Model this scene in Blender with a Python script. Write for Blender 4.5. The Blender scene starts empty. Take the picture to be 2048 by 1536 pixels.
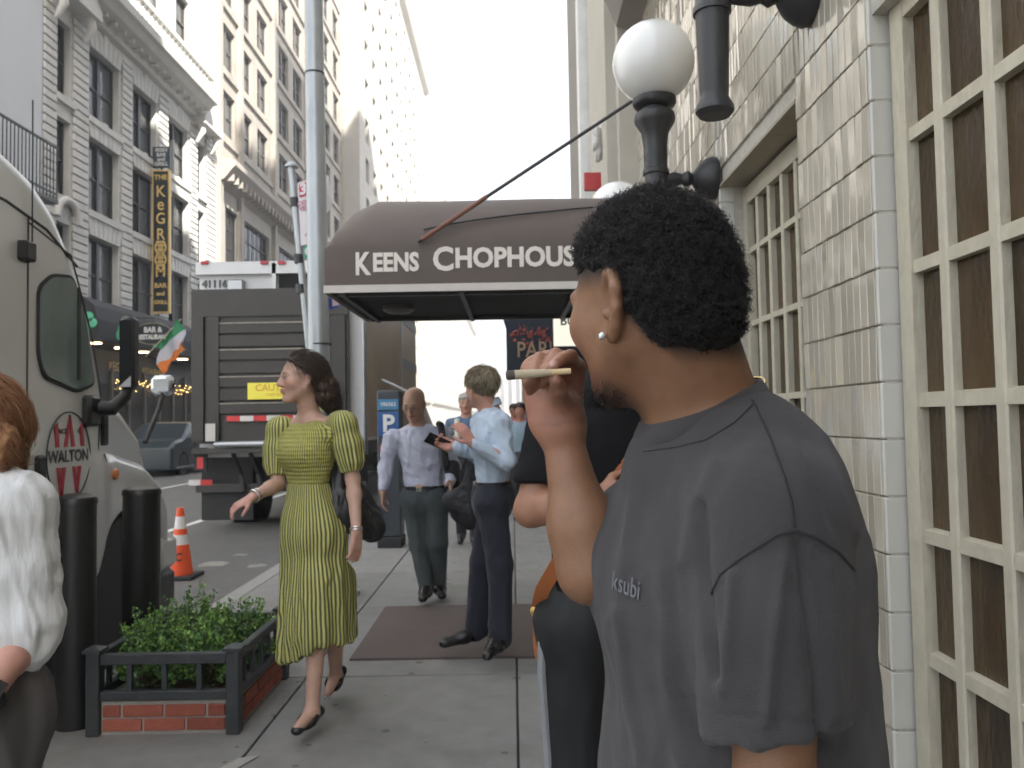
import bpy, math, random
import numpy as np
from mathutils import Vector, Matrix
random.seed(7); RNG = np.random.default_rng(7)
SC = bpy.context.scene
COL = SC.collection
# ------------------------------------------------------------------ camera
FPX, CAMZ = 1660.0, 1.42
PITCH, ROLL = math.atan(72/FPX), math.radians(1.0)
_R = (Matrix.Rotation(math.radians(90)+PITCH, 4, 'X') @ Matrix.Rotation(-ROLL, 4, 'Z'))
cam_d = bpy.data.cameras.new('camera'); cam = bpy.data.objects.new('camera', cam_d); COL.objects.link(cam)
cam.matrix_world = Matrix.Translation((0, 0, CAMZ)) @ _R
cam_d.sensor_width = 36; cam_d.lens = 36*FPX/2048; cam_d.clip_start = .05; cam_d.clip_end = 3000
cam_d.dof.use_dof = True; cam_d.dof.focus_distance = 1.25; cam_d.dof.aperture_fstop = 11
SC.camera = cam
# ------------------------------------------------------------------ sky, sun, exposure
SUN = Vector((.42, -.60, .66)).normalized()          # direction towards the sun: high, behind right
W = bpy.data.worlds.new('World'); SC.world = W; W.use_nodes = True
_n = W.node_tree.nodes; _bg = _n['Background']
_sk = _n.new('ShaderNodeTexSky'); _sk.sky_type = 'NISHITA'; _sk.sun_disc = False
_sk.sun_elevation = math.asin(SUN.z); _sk.sun_rotation = math.atan2(SUN.x, SUN.y)
_sk.dust_density = 5.0; _sk.air_density = 1.0; _sk.ozone_density = 1.0
_mx = _n.new('ShaderNodeMix'); _mx.data_type = 'RGBA'; _mx.inputs[0].default_value = .7; _mx.inputs[7].default_value = (2.58, 2.68, 2.78, 1)   # even milky high haze over the blue
W.node_tree.links.new(_sk.outputs[0], _mx.inputs[6]); W.node_tree.links.new(_mx.outputs[2], _bg.inputs[0]); _bg.inputs[1].default_value = .15
_sd = bpy.data.lights.new('sun', 'SUN'); _sd.energy = 4.6; _sd.angle = math.radians(.6); _sd.color = (1, .95, .86)
_so = bpy.data.objects.new('sun', _sd); COL.objects.link(_so)
_so.rotation_euler = SUN.to_track_quat('Z', 'Y').to_euler(); _so.location = (30, -40, 60)
SC.view_settings.view_transform = 'Standard'; SC.view_settings.look = 'None'
SC.view_settings.exposure = 2.17; SC.view_settings.gamma = 1.0; SC.view_settings.use_curve_mapping = False
SC.render.engine = 'CYCLES'; SC.cycles.use_denoising = True
SC.cycles.use_adaptive_sampling = True; SC.cycles.adaptive_threshold = .03
SC.cycles.max_bounces = 6; SC.cycles.diffuse_bounces = 4; SC.cycles.glossy_bounces = 3
SC.cycles.caustics_reflective = False; SC.cycles.caustics_refractive = False
# ------------------------------------------------------------------ helpers
def at(u, v, Y):
    """point at depth Y seen at pixel (u, v) of the 2048 x 1536 photograph"""
    d = _R.to_3x3() @ Vector(((u-1024)/FPX, -(v-768)/FPX, -1)); k = Y/d.y
    return Vector((d.x*k, Y, CAMZ+d.z*k))
def atx(u, v, X):
    d = _R.to_3x3() @ Vector(((u-1024)/FPX, -(v-768)/FPX, -1)); k = X/d.x
    return Vector((X, d.y*k, CAMZ+d.z*k))
def V(*a): return np.array(a, float)
def link(o, parent=None):
    COL.objects.link(o)
    if parent is not None:
        o.parent = parent; M = parent.matrix_basis.copy()
        if parent.parent is not None: M = parent.parent.matrix_basis @ parent.matrix_parent_inverse @ M
        o.matrix_parent_inverse = M.inverted()
    return o
def tag(o, label, cat, group=None):
    o['label'] = label; o['category'] = cat
    if group: o['group'] = group
    return o
def struct(o, kind='structure'): o['kind'] = kind; return o
def thing(name, label, cat, loc=(0, 0, 0), group=None):
    o = bpy.data.objects.new(name, None); o.location = loc; o.empty_display_size = .1
    COL.objects.link(o); return tag(o, label, cat, group)
def mesh_np(name, v, f, mat=None, parent=None, smooth=True, cols=None, attrs=None):
    v = np.asarray(v, np.float32); f = np.asarray(f, np.int32); me = bpy.data.meshes.new(name)
    me.vertices.add(len(v)); me.vertices.foreach_set('co', v.ravel())
    k = f.shape[1]; me.loops.add(f.size); me.loops.foreach_set('vertex_index', f.ravel())
    me.polygons.add(len(f)); me.polygons.foreach_set('loop_start', np.arange(0, f.size, k, dtype=np.int32))
    me.polygons.foreach_set('use_smooth', np.full(len(f), smooth)); me.update(calc_edges=True)
    if cols is not None:
        a = me.color_attributes.new('Col', 'FLOAT_COLOR', 'POINT')
        a.data.foreach_set('color', np.c_[cols, np.ones(len(v))].astype(np.float32).ravel())
    for nm, val in (attrs or {}).items():
        a = me.attributes.new(nm, 'FLOAT', 'POINT'); a.data.foreach_set('value', np.asarray(val, np.float32))
    if mat: me.materials.append(mat)
    return link(bpy.data.objects.new(name, me), parent)
class MB:
    def __init__(s): s.v = []; s.f = []
    def add(s, vs, fs):
        n = len(s.v); s.v += [tuple(p) for p in vs]; s.f += [tuple(i+n for i in q) for q in fs]; return s
    def box(s, x0, x1, y0, y1, z0, z1):
        return s.add([(x0,y0,z0),(x1,y0,z0),(x1,y1,z0),(x0,y1,z0),(x0,y0,z1),(x1,y0,z1),(x1,y1,z1),(x0,y1,z1)],
                     [(0,3,2,1),(4,5,6,7),(0,1,5,4),(1,2,6,5),(2,3,7,6),(3,0,4,7)])
    def cbox(s, c, h, b=.0):
        """box with chamfered front/back edges all round"""
        x, y, z = c; a, d, e = h
        if b <= 0: return s.box(x-a, x+a, y-d, y+d, z-e, z+e)
        vs = []; 
        for sx in (-1, 1):
            for sy in (-1, 1):
                for sz in (-1, 1):
                    vs += [(x+sx*(a-b), y+sy*(d-b), z+sz*e), (x+sx*(a-b), y+sy*d, z+sz*(e-b)), (x+sx*a, y+sy*(d-b), z+sz*(e-b))]
        I = lambda sx, sy, sz, k: ((sx*4)+(sy*2)+sz)*3+k
        fs = []
        for q in (0, 1):
            r = lambda L: L if q else L[::-1]
            fs.append(r([I(0,0,q,0), I(1,0,q,0), I(1,1,q,0), I(0,1,q,0)]))
            fs.append(r([I(0,q,0,1), I(0,q,1,1), I(1,q,1,1), I(1,q,0,1)]))
            fs.append(r([I(q,0,0,2), I(q,1,0,2), I(q,1,1,2), I(q,0,1,2)]))
        for p in (0, 1):
            for q in (0, 1):
                fs.append([I(0,p,q,0), I(0,p,q,1), I(1,p,q,1), I(1,p,q,0)])
                fs.append([I(p,0,q,0), I(p,0,q,2), I(p,1,q,2), I(p,1,q,0)])
                fs.append([I(p,q,0,1), I(p,q,0,2), I(p,q,1,2), I(p,q,1,1)])
                for t in (0, 1): fs.append([I(p,q,t,0), I(p,q,t,1), I(p,q,t,2)])
        return s.add(vs, fs)
    def obox(s, c, ax, ay, az):
        c, ax, ay, az = map(Vector, (c, ax, ay, az)); vs = []
        for k in (-1, 1):
            for i, j in ((-1,-1),(1,-1),(1,1),(-1,1)): vs.append(c+ax*i+ay*j+az*k)
        return s.add(vs, [(0,3,2,1),(4,5,6,7),(0,1,5,4),(1,2,6,5),(2,3,7,6),(3,0,4,7)])
    def tube(s, pts, r, n=8, cap=True):
        pts = [Vector(p) for p in pts]; rs = r if hasattr(r, '__len__') else [r]*len(pts)
        b = len(s.v); up = None; fs = []; vs = []
        for i, p in enumerate(pts):
            t = (pts[min(i+1, len(pts)-1)]-pts[max(i-1, 0)]).normalized()
            if up is None: up = t.orthogonal().normalized()
            up = (up - t*up.dot(t)).normalized(); w = t.cross(up)
            for k in range(n):
                a = 2*math.pi*k/n; vs.append(p+(up*math.cos(a)+w*math.sin(a))*rs[i])
        for i in range(len(pts)-1):
            for k in range(n):
                k2 = (k+1) % n; fs.append((i*n+k, i*n+k2, (i+1)*n+k2, (i+1)*n+k))
        if cap: fs += [tuple(range(n))[::-1], tuple((len(pts)-1)*n+k for k in range(n))]
        return s.add(vs, fs)
    def lathe(s, c, prof, n=24, axis=(0, 0, 1)):
        c = Vector(c); ax = Vector(axis).normalized(); e = ax.orthogonal().normalized() if abs(ax.z) < .99 else Vector((1, 0, 0)); w = ax.cross(e)
        vs = []; fs = []
        for r, z in prof:
            for k in range(n):
                a = 2*math.pi*k/n; vs.append(c+ax*z+(e*math.cos(a)+w*math.sin(a))*max(r, 1e-4))
        for i in range(len(prof)-1):
            for k in range(n):
                k2 = (k+1) % n; fs.append((i*n+k, i*n+k2, (i+1)*n+k2, (i+1)*n+k))
        fs += [tuple(range(n))[::-1], tuple((len(prof)-1)*n+k for k in range(n))]
        return s.add(vs, fs)
    def prism(s, poly, fn, lo, hi):
        """poly of 2-D points, fn(a, b, t) -> 3-D point, extruded t from lo to hi"""
        n = len(poly); vs = [fn(a, b, lo) for a, b in poly]+[fn(a, b, hi) for a, b in poly]
        fs = [tuple(range(n))[::-1], tuple(range(n, 2*n))]+[(i, (i+1) % n, n+(i+1) % n, n+i) for i in range(n)]
        return s.add(vs, fs)
    def build(s, name, mat, parent=None, smooth=False, fix=True):
        me = bpy.data.meshes.new(name); me.from_pydata([tuple(p) for p in s.v], [], s.f)
        if fix:
            import bmesh
            bm = bmesh.new(); bm.from_mesh(me); bmesh.ops.recalc_face_normals(bm, faces=bm.faces); bm.to_mesh(me); bm.free()
        if smooth:
            me.polygons.foreach_set('use_smooth', [True]*len(me.polygons)); me.update()
            try: me.set_sharp_from_angle(angle=math.radians(38))
            except Exception: pass
        if mat: me.materials.append(mat)
        return link(bpy.data.objects.new(name, me), parent)
def place(name, me, loc, parent, rot=None):
    o = bpy.data.objects.new(name, me); link(o, parent); o.location = loc
    if rot is not None: o.rotation_euler = rot
    return o
def data_of(mb, name, mat):
    o = mb.build(name, mat); me = o.data; bpy.data.objects.remove(o); return me
def text(name, s, size, mat, M, parent, bold=0.0, depth=.004, align='CENTER', sx=1.0):
    cu = bpy.data.curves.new(name, 'FONT'); cu.body = s; cu.size = size; cu.extrude = depth; cu.offset = bold
    cu.align_x = align; cu.align_y = 'CENTER'; cu.resolution_u = 3
    o = bpy.data.objects.new(name, cu); COL.objects.link(o)
    me = bpy.data.meshes.new_from_object(o); bpy.data.objects.remove(o); bpy.data.curves.remove(cu)
    me.name = name; me.transform(M @ Matrix.Diagonal((sx, 1, 1, 1)))
    me.materials.clear(); me.materials.append(mat)
    return link(bpy.data.objects.new(name, me), parent)
def frame(origin, right, up):
    r = Vector(right).normalized(); u = Vector(up).normalized(); n = r.cross(u)
    return Matrix(((r.x, u.x, n.x, origin[0]), (r.y, u.y, n.y, origin[1]), (r.z, u.z, n.z, origin[2]), (0, 0, 0, 1)))
# ------------------------------------------------------------------ procedural materials
MT = {}
def pm(name, col, rough=.6, metal=0., var=.12, vs=6., bump=0., bs=60., coat=0., rand=0., vcol=False, spec=.5,
       stretch=(1, 1, 1), sub=0., emit=None, dirt=0., ds=1.5, dcol=(.05, .045, .04), trans=0., sheen=0., spots=0.):
    if name in MT: return MT[name]
    m = bpy.data.materials.new(name); m.use_nodes = True; nt = m.node_tree; N = nt.nodes; L = nt.links
    b = N['Principled BSDF']; b.inputs['Roughness'].default_value = rough; b.inputs['Metallic'].default_value = metal
    b.inputs['Specular IOR Level'].default_value = spec; b.inputs['Coat Weight'].default_value = coat
    b.inputs['Coat Roughness'].default_value = .08
    tc = N.new('ShaderNodeTexCoord'); mp = N.new('ShaderNodeMapping'); mp.inputs['Scale'].default_value = stretch
    L.new(tc.outputs['Object'], mp.inputs[0])
    if vcol:
        src = N.new('ShaderNodeVertexColor'); src.layer_name = 'Col'; out = src.outputs[0]
    else:
        src = N.new('ShaderNodeRGB'); src.outputs[0].default_value = (*col, 1); out = src.outputs[0]
    def mul(a, facsock, lo, hi):
        mr = N.new('ShaderNodeMapRange'); mr.inputs[3].default_value = lo; mr.inputs[4].default_value = hi; L.new(facsock, mr.inputs[0])
        mx = N.new('ShaderNodeMix'); mx.data_type = 'RGBA'; mx.blend_type = 'MULTIPLY'; mx.inputs[0].default_value = 1
        cb = N.new('ShaderNodeCombineColor'); [L.new(mr.outputs[0], cb.inputs[i]) for i in range(3)]
        L.new(a, mx.inputs[6]); L.new(cb.outputs[0], mx.inputs[7]); return mx.outputs[2]
    if var > 0:
        nz = N.new('ShaderNodeTexNoise'); nz.inputs['Scale'].default_value = vs; nz.inputs['Detail'].default_value = 6; nz.inputs['Roughness'].default_value = .65
        L.new(mp.outputs[0], nz.inputs['Vector'])
        out = mul(out, nz.outputs[0], 1-2*var, 1+2*var)
        if rough < .9 and not trans and var >= .05:
            mr = N.new('ShaderNodeMapRange'); mr.inputs[3].default_value = max(rough-min(.12, var), .02); mr.inputs[4].default_value = min(rough+min(.12, var), 1)
            L.new(nz.outputs[0], mr.inputs[0]); L.new(mr.outputs[0], b.inputs['Roughness'])
    if rand > 0:
        oi = N.new('ShaderNodeObjectInfo'); out = mul(out, oi.outputs['Random'], 1-rand, 1+rand)
    if dirt > 0:
        nz = N.new('ShaderNodeTexNoise'); nz.inputs['Scale'].default_value = ds; nz.inputs['Detail'].default_value = 8; nz.inputs['Roughness'].default_value = .7
        L.new(tc.outputs['Object'], nz.inputs['Vector'])
        mr = N.new('ShaderNodeMapRange'); mr.inputs[1].default_value = .5; mr.inputs[2].default_value = .72; mr.inputs[4].default_value = dirt
        L.new(nz.outputs[0], mr.inputs[0])
        mx = N.new('ShaderNodeMix'); mx.data_type = 'RGBA'; mx.inputs[7].default_value = (*dcol, 1)
        L.new(mr.outputs[0], mx.inputs[0]); L.new(out, mx.inputs[6]); out = mx.outputs[2]
    if spots > 0:
        vo = N.new('ShaderNodeTexVoronoi'); vo.voronoi_dimensions = '2D'; vo.inputs['Scale'].default_value = spots; L.new(tc.outputs['Object'], vo.inputs['Vector'])
        sx = N.new('ShaderNodeSeparateColor'); L.new(vo.outputs['Color'], sx.inputs[0])
        th = N.new('ShaderNodeMath'); th.operation = 'MULTIPLY_ADD'; th.inputs[1].default_value = .14; th.inputs[2].default_value = -.055; L.new(sx.outputs[0], th.inputs[0])
        lt = N.new('ShaderNodeMath'); lt.operation = 'LESS_THAN'; L.new(vo.outputs['Distance'], lt.inputs[0]); L.new(th.outputs[0], lt.inputs[1])
        sc = N.new('ShaderNodeMath'); sc.operation = 'MULTIPLY'; sc.inputs[1].default_value = .6; L.new(lt.outputs[0], sc.inputs[0])
        mx = N.new('ShaderNodeMix'); mx.data_type = 'RGBA'; mx.inputs[7].default_value = (.06, .058, .055, 1); L.new(sc.outputs[0], mx.inputs[0]); L.new(out, mx.inputs[6]); out = mx.outputs[2]
    L.new(out, b.inputs['Base Color'])
    if bump > 0:
        nz = N.new('ShaderNodeTexNoise'); nz.inputs['Scale'].default_value = bs; nz.inputs['Detail'].default_value = 5
        L.new(mp.outputs[0], nz.inputs['Vector'])
        bp = N.new('ShaderNodeBump'); bp.inputs['Strength'].default_value = bump; bp.inputs['Distance'].default_value = .01
        L.new(nz.outputs[0], bp.inputs['Height']); L.new(bp.outputs[0], b.inputs['Normal'])
    if sub > 0:
        b.inputs['Subsurface Weight'].default_value = sub; b.inputs['Subsurface Radius'].default_value = (1, .4, .2); b.inputs['Subsurface Scale'].default_value = .008
    if emit: b.inputs['Emission Color'].default_value = (*emit[:3], 1); b.inputs['Emission Strength'].default_value = emit[3]
    if trans: b.inputs['Transmission Weight'].default_value = trans
    if sheen: b.inputs['Sheen Weight'].default_value = sheen; b.inputs['Sheen Roughness'].default_value = .4
    MT[name] = m; return m
# ------------------------------------------------------------------ smooth solids from distance fields
def unit(a): a = np.asarray(a, float); return a/np.linalg.norm(a)
_LAT = RNG.random((32, 32, 32)).astype(np.float32)
def vnoise(P):
    P = np.asarray(P, np.float32); i = np.floor(P).astype(int); t = P-i; t = t*t*(3-2*t); i &= 31; j = (i+1) & 31
    x0, y0, z0 = i.T; x1, y1, z1 = j.T; tx, ty, tz = t.T; L = _LAT
    a = L[x0,y0,z0]*(1-tx)+L[x1,y0,z0]*tx; b = L[x0,y1,z0]*(1-tx)+L[x1,y1,z0]*tx
    c = L[x0,y0,z1]*(1-tx)+L[x1,y0,z1]*tx; d = L[x0,y1,z1]*(1-tx)+L[x1,y1,z1]*tx
    return ((a*(1-ty)+b*ty)*(1-tz)+(c*(1-ty)+d*ty)*tz)*2-1
def fbm(P, o=3):
    P = np.asarray(P, np.float32); s = 0; a = 1.
    for k in range(o): s = s+a*vnoise(P*2**k+k*7.3); a *= .5
    return s
class SDF:
    def __init__(s, lo, hi, h):
        s.lo = np.array(lo, float); s.h = h; n = np.ceil((np.array(hi)-s.lo)/h).astype(int)+1
        s.D = np.full(n, .25, np.float32); s.n = n
    def sub(s, lo, hi):
        i0 = np.clip(np.floor((np.array(lo)-s.lo)/s.h).astype(int), 0, s.n); i1 = np.clip(np.ceil((np.array(hi)-s.lo)/s.h).astype(int)+1, 0, s.n)
        sl = tuple(slice(a, b) for a, b in zip(i0, i1))
        ax = [(s.lo[k]+s.h*np.arange(i0[k], i1[k])).astype(np.float32) for k in range(3)]
        return sl, ax[0][:, None, None], ax[1][None, :, None], ax[2][None, None, :]
    def op(s, sl, d, k, mode):
        A = s.D[sl]
        if A.size == 0: return
        if mode == 'add': a, b, sg = A, d, 1
        elif mode == 'sub': a, b, sg = -A, d, -1
        else: a, b, sg = -A, -d, -1
        r = np.minimum(a, b)
        if k > 0: hh = np.maximum(k-np.abs(a-b), 0)/k; r = r-hh*hh*k*.25
        s.D[sl] = sg*r
    def rc(s, a, b, ra, rb, k=.02, mode='add', flat=None):
        a = np.asarray(a, float); b = np.asarray(b, float); m = max(ra, rb)*(1.0 if not flat else max(1, flat[1]))+k+3*s.h
        sl, x, y, z = s.sub(np.minimum(a, b)-m, np.maximum(a, b)+m); q = [x-a[0], y-a[1], z-a[2]]; ba = b-a; sc = 1
        if flat:
            dv = unit(flat[0]); f = 1/flat[1]-1; cmp_ = q[0]*dv[0]+q[1]*dv[1]+q[2]*dv[2]; q = [q[i]+dv[i]*cmp_*f for i in range(3)]
            ba = ba+dv*(ba@dv)*f; sc = min(1, flat[1])
        t = np.clip((q[0]*ba[0]+q[1]*ba[1]+q[2]*ba[2])/max(ba@ba, 1e-9), 0, 1)
        d = np.sqrt((q[0]-t*ba[0])**2+(q[1]-t*ba[1])**2+(q[2]-t*ba[2])**2)-(ra+(rb-ra)*t)
        s.op(sl, (d*sc).astype(np.float32), k, mode)
    def chain(s, P, R, k=.02, mode='add', flat=None):
        for i in range(len(P)-1): s.rc(P[i], P[i+1], R[i], R[i+1], k, mode, flat)
    def ell(s, c, r, k=.02, R=None, mode='add'):
        c = np.asarray(c, float); r = np.asarray(r, float); R = np.eye(3) if R is None else R; m = max(r)+k+3*s.h
        sl, x, y, z = s.sub(c-m, c+m); q = [x-c[0], y-c[1], z-c[2]]
        p = [q[0]*R[0, i]+q[1]*R[1, i]+q[2]*R[2, i] for i in range(3)]
        k0 = np.sqrt(sum((p[i]/r[i])**2 for i in range(3))); k1 = np.sqrt(sum((p[i]/r[i]**2)**2 for i in range(3)))+1e-6
        s.op(sl, (k0*(k0-1)/k1).astype(np.float32), k, mode)
    def box(s, c, hf, rd=.0, k=.0, R=None, mode='add'):
        c = np.asarray(c, float); hf = np.asarray(hf, float); R = np.eye(3) if R is None else R; m = np.linalg.norm(hf)+k+3*s.h
        sl, x, y, z = s.sub(c-m, c+m); q = [x-c[0], y-c[1], z-c[2]]
        p = [np.abs(q[0]*R[0, i]+q[1]*R[1, i]+q[2]*R[2, i])-hf[i]+rd for i in range(3)]
        d = np.sqrt(sum(np.maximum(p[i], 0)**2 for i in range(3)))+np.minimum(np.maximum(np.maximum(p[0], p[1]), p[2]), 0)-rd
        s.op(sl, d.astype(np.float32), k, mode)
    def field(s, fn, k=.0, mode='int', lo=None, hi=None):
        sl, x, y, z = s.sub(s.lo if lo is None else lo, s.lo+s.h*s.n if hi is None else hi)
        d = np.broadcast_to(fn(x, y, z), s.D[sl].shape).astype(np.float32); s.op(sl, d, k, mode)
    def polyx(s, poly, xc, hx, rd, k=0., mode='add'):
        """(y, z) polygon extruded along x with rounded edges"""
        P = np.array(poly, float); sl, x, y, z = s.sub(s.lo, s.lo+s.h*s.n); Y, Z = np.broadcast_arrays(y[0], z[0]); d2 = np.full(Y.shape, 1e9); ins = np.zeros(Y.shape, bool)
        for i in range(len(P)):
            a, b = P[i], P[(i+1) % len(P)]; e = b-a; t = np.clip(((Y-a[0])*e[0]+(Z-a[1])*e[1])/(e@e), 0, 1)
            d2 = np.minimum(d2, (Y-a[0]-t*e[0])**2+(Z-a[1]-t*e[1])**2)
            c = (a[1] > Z) != (b[1] > Z)
            with np.errstate(divide='ignore', invalid='ignore'): xi = a[0]+(Z-a[1])*e[0]/e[1]
            ins ^= c & (Y < xi)
        d2 = np.sqrt(d2)*np.where(ins, -1, 1); px = np.abs(x-xc)-hx+rd; py = d2[None]+rd
        d = np.sqrt(np.maximum(px, 0)**2+np.maximum(py, 0)**2)+np.minimum(np.maximum(px, py), 0)-rd
        s.op(sl, d.astype(np.float32), k, mode)
    def mesh(s, it=2):
        D = s.D; D[0] = D[-1] = .1; D[:, 0] = D[:, -1] = .1; D[:, :, 0] = D[:, :, -1] = .1
        I = D < 0; n = np.array(D.shape)-1
        cnt = sum(I[a:n[0]+a, b:n[1]+b, c:n[2]+c].astype(np.int8) for a in (0, 1) for b in (0, 1) for c in (0, 1))
        act = np.argwhere((cnt > 0) & (cnt < 8)); idx = np.full(n, -1, np.int32); idx[tuple(act.T)] = np.arange(len(act))
        off = np.array([(a, b, c) for a in (0, 1) for b in (0, 1) for c in (0, 1)]); cv = np.stack([D[tuple((act+o).T)] for o in off], 1)
        acc = np.zeros((len(act), 3)); w = np.zeros(len(act))
        for i in range(8):
            for j in range(i+1, 8):
                if np.abs(off[i]-off[j]).sum() == 1:
                    m = (cv[:, i] < 0) != (cv[:, j] < 0); t = np.where(m, cv[:, i]/np.where(m, cv[:, i]-cv[:, j], 1), 0)
                    acc += m[:, None]*(off[i]+t[:, None]*(off[j]-off[i])); w += m
        v = s.lo+s.h*(act+acc/w[:, None]); F = []
        for ax in range(3):
            o = [0, 0, 0]; o[ax] = 1; A = I[tuple(slice(0, n[k]+1-o[k]) for k in range(3))]; B = I[tuple(slice(o[k], None) for k in range(3))]
            e = np.argwhere(A != B); b, c = (ax+1) % 3, (ax+2) % 3
            e = e[(e[:, b] > 0) & (e[:, c] > 0)]; ok = (e[:, b] < n[b]) & (e[:, c] < n[c]); e = e[ok]
            def g(db, dc): q = e.copy(); q[:, b] -= db; q[:, c] -= dc; return idx[tuple(q.T)]
            f = np.stack([g(1, 1), g(0, 1), g(0, 0), g(1, 0)], 1); fl = B[tuple(e.T)]
            f[fl] = f[fl][:, ::-1]; F.append(f)
        f = np.concatenate(F); s.D = None
        for _ in range(it):
            acc = np.zeros_like(v); w = np.zeros(len(v))
            for a, b in ((0, 1), (1, 2), (2, 3), (3, 0)):
                for k in range(3):
                    acc[:, k] += np.bincount(f[:, a], v[f[:, b], k], len(v))+np.bincount(f[:, b], v[f[:, a], k], len(v))
                w += np.bincount(f[:, a], minlength=len(v))+np.bincount(f[:, b], minlength=len(v))
            v = v*.4+.6*acc/np.maximum(w, 1)[:, None]
        return v, f
def normals(v, f):
    n = np.cross(v[f[:, 2]]-v[f[:, 0]], v[f[:, 3]]-v[f[:, 1]]); N = np.zeros_like(v)
    for k in range(4):
        for c in range(3): N[:, c] += np.bincount(f[:, k], n[:, c], len(v))
    return N/(np.linalg.norm(N, axis=1)[:, None]+1e-9)
def strands(name, lines, rad, mat, parent, cols=None, nside=3):
    """many thin tapered tubes as one mesh; lines (n, k, 3)"""
    L = np.asarray(lines, float); n, k, _ = L.shape
    T = np.gradient(L, axis=1); T /= np.linalg.norm(T, axis=2, keepdims=True)+1e-9
    ref = RNG.normal(size=(n, 1, 3)); A = np.cross(T, ref); A /= np.linalg.norm(A, axis=2, keepdims=True)+1e-9; B = np.cross(T, A)
    taper = np.linspace(1, .35, k)[None, :, None]; R = np.asarray(rad).reshape(-1, 1, 1)*taper if hasattr(rad, '__len__') else rad*taper
    vs = np.stack([L+(A*math.cos(2*math.pi*j/nside)+B*math.sin(2*math.pi*j/nside))*R for j in range(nside)], 2)
    ii = np.arange(n*k*nside).reshape(n, k, nside); a = ii[:, :-1]; b = ii[:, 1:]; F = []
    for j in range(nside):
        j2 = (j+1) % nside; F.append(np.stack([a[..., j], a[..., j2], b[..., j2], b[..., j]], -1).reshape(-1, 4))
    c = None if cols is None else np.repeat(np.asarray(cols), k*nside, 0)
    return mesh_np(name, vs.reshape(-1, 3), np.concatenate(F), mat, parent, True, c)
# ================================================================== the setting
asph = pm('asphalt', (.11, .108, .106), .85, var=.22, vs=9, bump=.5, bs=140, dirt=.55, ds=.8, dcol=(.16, .145, .125))
conc = pm('concrete_slab', (.212, .208, .20), .82, spots=3.5, var=.17, vs=7, bump=.25, bs=180, rand=.10, dirt=.6, ds=1.3, dcol=(.13, .127, .118))
joint = pm('joint_dirt', (.05, .048, .043), .95, var=.2, vs=20)
curbm = pm('kerb_stone', (.26, .255, .245), .8, var=.18, vs=12, bump=.3, bs=90)
paintw = pm('road_paint', (.62, .62, .60), .7, var=.18, vs=14, dirt=.6, ds=4, dcol=(.2, .2, .19))
RZ = -.13
XK, XW, XF = -2.27, 1.0, -12.4
g = struct(MB().box(-400, 400, -200, 900, -.6, RZ-.03).build('ground', asph))
road = struct(MB().box(XF, XK-.15, -30, 700, RZ-.02, RZ).build('road', asph))
mk = MB()
for x in (-5.1, -8.75):
    y = 5.0
    while y < 130: mk.box(x-.06, x+.06, y, y+(60 if x == -5.1 else 10.0), RZ, RZ+.004); y += (60.4 if x == -5.1 else 10.4)
mk.build('lane_marking', paintw, road)
pt = MB()   # torn patches and scraps of old paint on the parking lane
for (u, v, w, h) in ((425, 1128, .22, .07), (512, 1132, .12, .05), (480, 1110, .10, .03)):
    d = _R.to_3x3() @ Vector(((u-1024)/FPX, -(v-768)/FPX, -1)); k = (RZ-CAMZ)/d.z; c = Vector((d.x*k, d.y*k))
    n = 9; pt.add([(c.x+w*math.cos(2*math.pi*i/n)*random.uniform(.6, 1.2), c.y+h*math.sin(2*math.pi*i/n)*random.uniform(.6, 1.2)*3, RZ+.003) for i in range(n)], [tuple(range(n))])
pt.build('road_patch', pm('road_patch', (.24, .23, .21), .85, var=.3, vs=9), road)
pv = struct(MB().box(XK, XW+.2, -8, 60, -.3, -.02).build('sidewalk', joint))
cells = {}
ys = [-4.0, -2.55, -1.1, .35, 1.8, 3.25, 4.72, 6.42, 7.9, 9.4, 10.9, 12.4, 13.9, 15.4, 16.9, 18.4, 20, 24, 28, 32, 36, 40, 48, 56]
xs = [XK+.002, -1.18, .0, XW+.15]
for i in range(len(xs)-1):
    for j in range(len(ys)-1):
        x0, x1, y0, y1 = xs[i]+.005, xs[i+1]-.005, ys[j]+.005, ys[j+1]-.005
        me = data_of(MB().cbox(((x0+x1)/2, (y0+y1)/2, -.02), ((x1-x0)/2, (y1-y0)/2, .02+random.uniform(-.0015, .0015)), .004), 'slab', conc)
        link(bpy.data.objects.new('slab', me), pv)
cr = MB()
cr.add([(-1.28, 3.36, .0035), (-1.16, 3.5, .0035), (-1.11, 3.62, .0035), (-1.19, 3.6, .0035), (-1.25, 3.47, .0035)], [(0, 1, 2, 3, 4)])
cr.build('mortar_patch', pm('mortar_patch', (.34, .33, .31), .9, var=.15, vs=30), pv)
kb = struct(MB().box(XK-.15, XK-.003, -8, 60, -.35, -.004).build('kerb', curbm))
fs = struct(MB().box(-16.4, XF, -30, 500, -.4, 0).build('far_sidewalk', conc))
fk = struct(MB().box(XF, XF+.15, -30, 500, -.4, -.003).build('far_kerb', curbm))

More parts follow.
